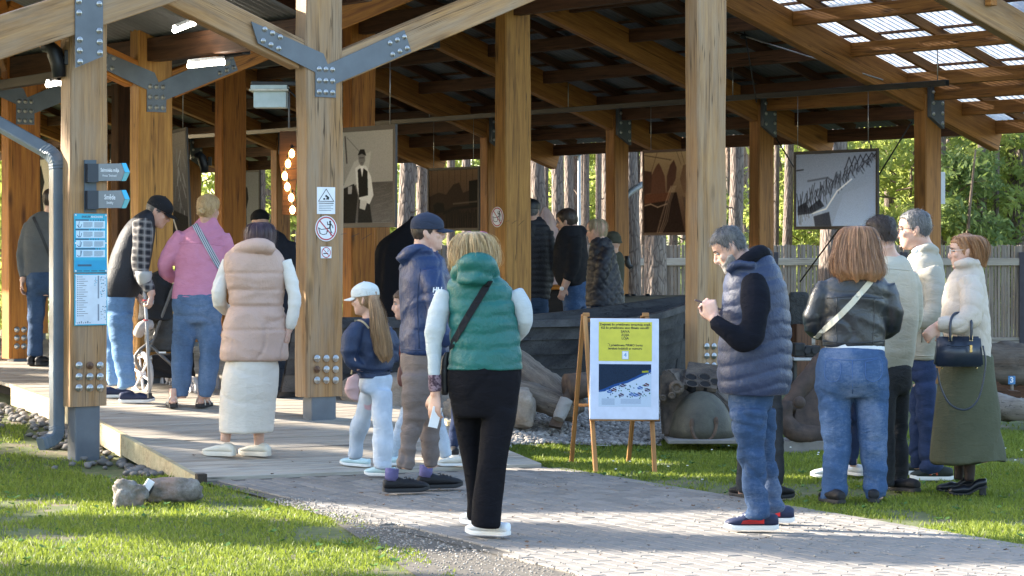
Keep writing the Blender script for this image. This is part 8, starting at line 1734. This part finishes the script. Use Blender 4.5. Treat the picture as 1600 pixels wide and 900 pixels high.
# ---- pushchair
st = thing("pushchair", "black pushchair with white spoked wheels between two visitors", "pushchair", W(245, 612, 21.6)); YS = 21.7
T_ = lambda x, y, d=0.0: W(x, y, YS + d); FRM = plain("grey_tube", (.13, .125, .125), .4, .5); FAB = cloth("black_pram_cloth", (.014, .014, .017), None, .8); PALE_R = plain("pale_rim", (.66, .62, .62), .5)
def wheel(c, r, yaw, wname="wheel"):
    c = Vector(c); ax = Vector((math.cos(yaw), math.sin(yaw), 0)); e = Vector((-math.sin(yaw), math.cos(yaw), 0)); pt_ = lambda a, q, o_=0: c + e * (math.cos(a) * q) + Vector((0, 0, math.sin(a) * q)) + ax * o_
    tw = mk(wname, *tube([pt_(a, r) for a in np.linspace(0, 2 * math.pi, 29)], .022, 8, 1), plain("pale_tyre", (.42, .40, .40), .7), st, None, True); mk("rim", *tube([pt_(a, r * .84) for a in np.linspace(0, 2 * math.pi, 29)], .010, 6, 1), PALE_R, tw, None, True)
    for k in range(6): a = k * math.pi / 3 + .3; mk("spoke", *tube([pt_(a, .02), pt_(a, r * .82)], [.014, .008], 6, 1), PALE_R, tw)
    mk("hub", *cyl(c - ax * .03, c + ax * .03, .032, 12), PALE_R, tw)
rw = 33 / FPX * YS; wheel(T_(221, 585), rw, R(35)); wheel(T_(331, 601, .35), rw * .62, R(35)); wheel(T_(265, 590, .55), rw * .9, R(35)); wheel(T_(300, 608, -.05), rw * .5, R(35))
for P in ([T_(222, 585), T_(236, 540), T_(262, 470), T_(272, 445)], [T_(262, 585, .5), T_(272, 540, .5), T_(292, 470, .5), T_(298, 445, .5)], [T_(272, 445), T_(286, 437, .25), T_(298, 445, .5)], [T_(236, 540), T_(300, 600, .05)], [T_(240, 530), T_(212, 555, -.02), T_(222, 585)]): mk("frame_tube", *tube(P, .014, 8, 3), FRM, st, None, True)
for P in ([T_(216, 522), T_(222, 510, -.05), T_(236, 506, 0)],): mk("padded_bar", *tube(P, .045, 10, 3), plain("pale_padding", (.36, .32, .31), .8), st, None, True)
me = remeshed("canopy", [ring_loft([[T_(cx_, y, .12) + Vector((math.cos(a) * wd / FPX * YS, math.sin(a) * wd / FPX * YS * 1.1, 0)) for a in np.linspace(0, 2 * math.pi, 20, endpoint=False)] for y, cx_, wd in ((424, 252, 6), (432, 248, 17), (448, 245, 24), (475, 243, 26), (500, 243, 26))])], .012, FAB, wrinkles(99, .012, 22)); inst("canopy", me, Matrix.Identity(4), st)
me = remeshed("seat", [ring_loft([[T_(cx_, y, .2) + Vector((math.cos(a) * wd / FPX * YS, math.sin(a) * wd / FPX * YS, 0)) for a in np.linspace(0, 2 * math.pi, 20, endpoint=False)] for y, cx_, wd in ((492, 252, 25), (520, 252, 26), (548, 254, 24))])], .012, cloth("grey_pram_lining", (.07, .07, .07), (.03, .03, .03), .85), wrinkles(98, .014, 28)); inst("seat", me, Matrix.Identity(4), st)
me = remeshed("basket", [box_geo(62 / FPX * YS, .4, 40 / FPX * YS, tuple(T_(234, 592, .02)))], .014, FAB, wrinkles(97, .012, 16)); inst("basket", me, Matrix.Identity(4), st)
mk("label_patch", *box_geo(.06, .004, .014, tuple(T_(248, 552, -.01))), WHITE, st)
# ---- crutch
Yc = CRUTCH.Y - .24; cr = thing("forearm_crutch", "grey forearm crutch with small red clips held by the leaning man", "crutch", W(234, 620, Yc)); CG = plain("grey_crutch_tube", (.33, .33, .34), .4)
mk("cuff", *ring_loft([[W(x, y, Yc) + Vector((math.cos(a) * r, math.sin(a) * r, 0)) for a in np.linspace(0, 2 * math.pi, 18, endpoint=False)] for y, x, r in ((424, 224, .068), (430, 225, .066), (440, 225, .055), (447, 225, .026))]), plain("pale_grey_plastic", (.40, .40, .39), .5), cr, None, True)
mk("shaft", *tube([W(224.5, 440, Yc), W(229, 500, Yc), W(234, 618, Yc)], [.013, .013, .0115], 8, 1), CG, cr, None, True); mk("handgrip", *tube([W(226, 470, Yc), W(240, 472, Yc + .02)], .018, 8, 1), CG, cr, None, True); mk("tip", *cyl(W(233.8, 614, Yc), W(234, 622, Yc), .02, 10), BLACK, cr)
for y in (469, 500): x = 224.5 + (y - 440) * .055; mk("red_clip", *cyl(W(x, y - 1, Yc), W(x, y + 1.2, Yc), .020, 10), SIGNRED, cr)
# ---- carried things
Yp = PHONEM.Y; ph = thing("mobile_phone", "slim dark phone in a pinkish case held by the bearded person", "phone", W(1102, 473, Yp - .1)); a_ = (W(1119, 480, Yp - .1) - W(1087, 468, Yp - .1)); x = a_.normalized(); y = Vector((0, 1, 0)); y = (y - x * y.dot(x)).normalized(); v, f = box_geo(.155, .075, .009, (0, -.0375, -.0045), .003); mk("phone_body", v, f, plain("phone_case", (.13, .075, .08), .3), ph, axes(W(1085.5, 468.5, Yp - .12), x, y, x.cross(y))); v, f = box_geo(.145, .068, .001, (.005, -.034, .0046)); mk("screen", v, f, plain("phone_glass", (.02, .02, .025), .1), ph, axes(W(1085.5, 468.5, Yp - .12), x, y, x.cross(y)))
g = tube([W(1110, 474, Yp - .13), W(1114, 480, Yp - .16), W(1117, 476, Yp - .1)], .012, 8, 2); mk("grip_ring", g[0], g[1], plain("lilac_grip", (.48, .44, .62), .5), ph)
gp = thing("folded_paper", "white folded slip held in the hand below the lace cuff", "paper", W(679, 660, GREENW.Y)); v, f = box_geo(.055, .003, .115, (-.0275, -.0015, -.0575), .0005); mk("paper_slip", v, f, PAPER, gp, Matrix.Translation(W(680, 652, GREENW.Y - .05)) @ Matrix.Rotation(R(14), 4, 'Y') @ Matrix.Rotation(R(25), 4, 'Z'))
def soft_bag(name, label, rings_px, Y, mat, ratio=.45, strap_px=None, smat=None, seed=1, cat="bag", amp=.010):
    b_ = thing(name, label, cat, W((rings_px[-1][1] + rings_px[-1][2]) / 2, rings_px[-1][0], Y)); A = crom([[*W((a + b) / 2, y, Y), (b - a) / 2 / FPX * Y] for y, a, b in rings_px], 3)
    me = remeshed("bag_body", [ring_loft([[Vector(a[:3]) + Vector((math.copysign(abs(math.cos(t)) ** .8, math.cos(t)) * a[3], math.sin(t) * a[3] * ratio, 0)) for t in np.linspace(0, 2 * math.pi, 24, endpoint=False)] for a in A])], .009, mat, wrinkles(seed, amp, 26)); inst("bag_body", me, Matrix.Identity(4), b_)
    if strap_px: mk("bag_strap", *tube([W(x, y, Y + d) for x, y, d in strap_px], .006, 6, 4), smat or mat, b_, None, True)
    return b_
soft_bag("drawstring_bag", "dusty pink soft bag carried by the girl with the ponytail", [(583, 552, 560), (592, 542, 562), (608, 536, 562), (622, 545, 562), (627, 553, 560)], GIRL.Y - .12, cloth("dusty_pink_cloth", (.50, .33, .32), None, .9), .6, [(549, 585, 0), (551, 574, 0), (552, 563, -.02)], plain("tan_cord", (.42, .33, .20), .8), 71)
soft_bag("maroon_bag", "maroon leather bag behind the navy jacket", [(572, 624, 648), (580, 621, 650), (596, 621, 650), (604, 624, 648)], stand(655, 727) - .1, plain("maroon_leather", (.13, .045, .035), .5), .4, None, None, 72, amp=.004)
soft_bag("shoulder_bag", "black bag hanging at the hip of the green vest", [(548, 696, 704), (560, 689, 702), (590, 686, 702), (612, 687, 702), (618, 690, 700)], GREENW.Y + .02, plain("black_leather_bag", (.012, .013, .017), .4), .6, None, None, 73, amp=.004)
Yh = SKIRTW.Y - .33; hb = thing("handbag", "navy structured handbag with short handles and gold fittings on the cream sleeve", "handbag", W(1498, 573, Yh)); NB_ = pm("navy_bag_leather", (.018, .026, .045), (.012, .018, .032), 6, rough=.32, spec=.5); GOLD = pm("gold_metal", (.70, .52, .26), None, 10, rough=.25, metal=1.0)
P_ = [W(x, y, Yh) for x, y in ((1463, 573), (1537, 573), (1534, 526), (1466, 526))]; V = P_ + [p + Vector((0, .13 if i < 2 else .07, 0)) for i, p in enumerate(P_)]; V = [v + Vector((0, .03 if i in (2, 3) else 0, 0)) for i, v in enumerate(V)]
bm = bmesh.new(); vs = [bm.verts.new(v) for v in V]
for q in ([0, 1, 2, 3], [7, 6, 5, 4], [1, 0, 4, 5], [2, 1, 5, 6], [3, 2, 6, 7], [0, 3, 7, 4]): bm.faces.new([vs[i] for i in q])
bmesh.ops.recalc_face_normals(bm, faces=bm.faces[:]); bmesh.ops.bevel(bm, geom=bm.edges[:], offset=.012, segments=3, affect='EDGES'); bm.verts.index_update(); g = [v.co.copy() for v in bm.verts], [[v.index for v in f.verts] for f in bm.faces]; bm.free(); mk("bag_body", g[0], g[1], NB_, hb, None, True)
mk("handle", *tube([W(1485, 533, Yh - .004), W(1485, 505, Yh + .0), W(1492, 490, Yh + .05), W(1511, 492, Yh + .05), W(1518, 505, Yh + .0), W(1517, 532, Yh - .004)], .009, 8, 4), NB_, hb, None, True)
for x in (1485, 1517): mk("handle_ring", *cyl(W(x, 533, Yh + .0), W(x, 524, Yh + .01), .012, 8), GOLD, hb)
mk("zip_pull", *box_geo(.018, .006, .05, tuple(W(1515, 565 - 14, Yh - .006)), .003), GOLD, hb); mk("pocket_seam", *tube([W(1479, 539, Yh - .001), W(1500, 541, Yh - .001), W(1516, 539, Yh - .001)], .004, 5, 2), NB_, hb)
mk("long_strap", *tube([W(1536, 540, Yh + .03), W(1540, 570, Yh + .02), W(1530, 620, Yh + .0), W(1510, 640, Yh - .02), W(1485, 632, Yh - .0), W(1470, 605, Yh + .02), W(1464, 575, Yh + .03)], .006, 6, 5), NB_, hb, None, True)
for x in (1472, 1526): mk("bag_foot", *ellip(W(x, 575, Yh + .05), .008, .008, .008), GOLD, hb)
# rear downpipe beside the middle rear post
rp_ = thing("rear_downpipe", "grey downpipe bending past the rear post left of the brown photograph", "downpipe", W(980, 500, 33)); g = tube([W(1004, 288, 33.4), W(985, 300, 33.1), W(977, 310, 33), W(977, 330, 33), W(977, 520, 33)], .042, 10, 3); mk("pipe", g[0], g[1], plain("grey_pipe", (.20, .22, .24), .4), rp_, None, True)
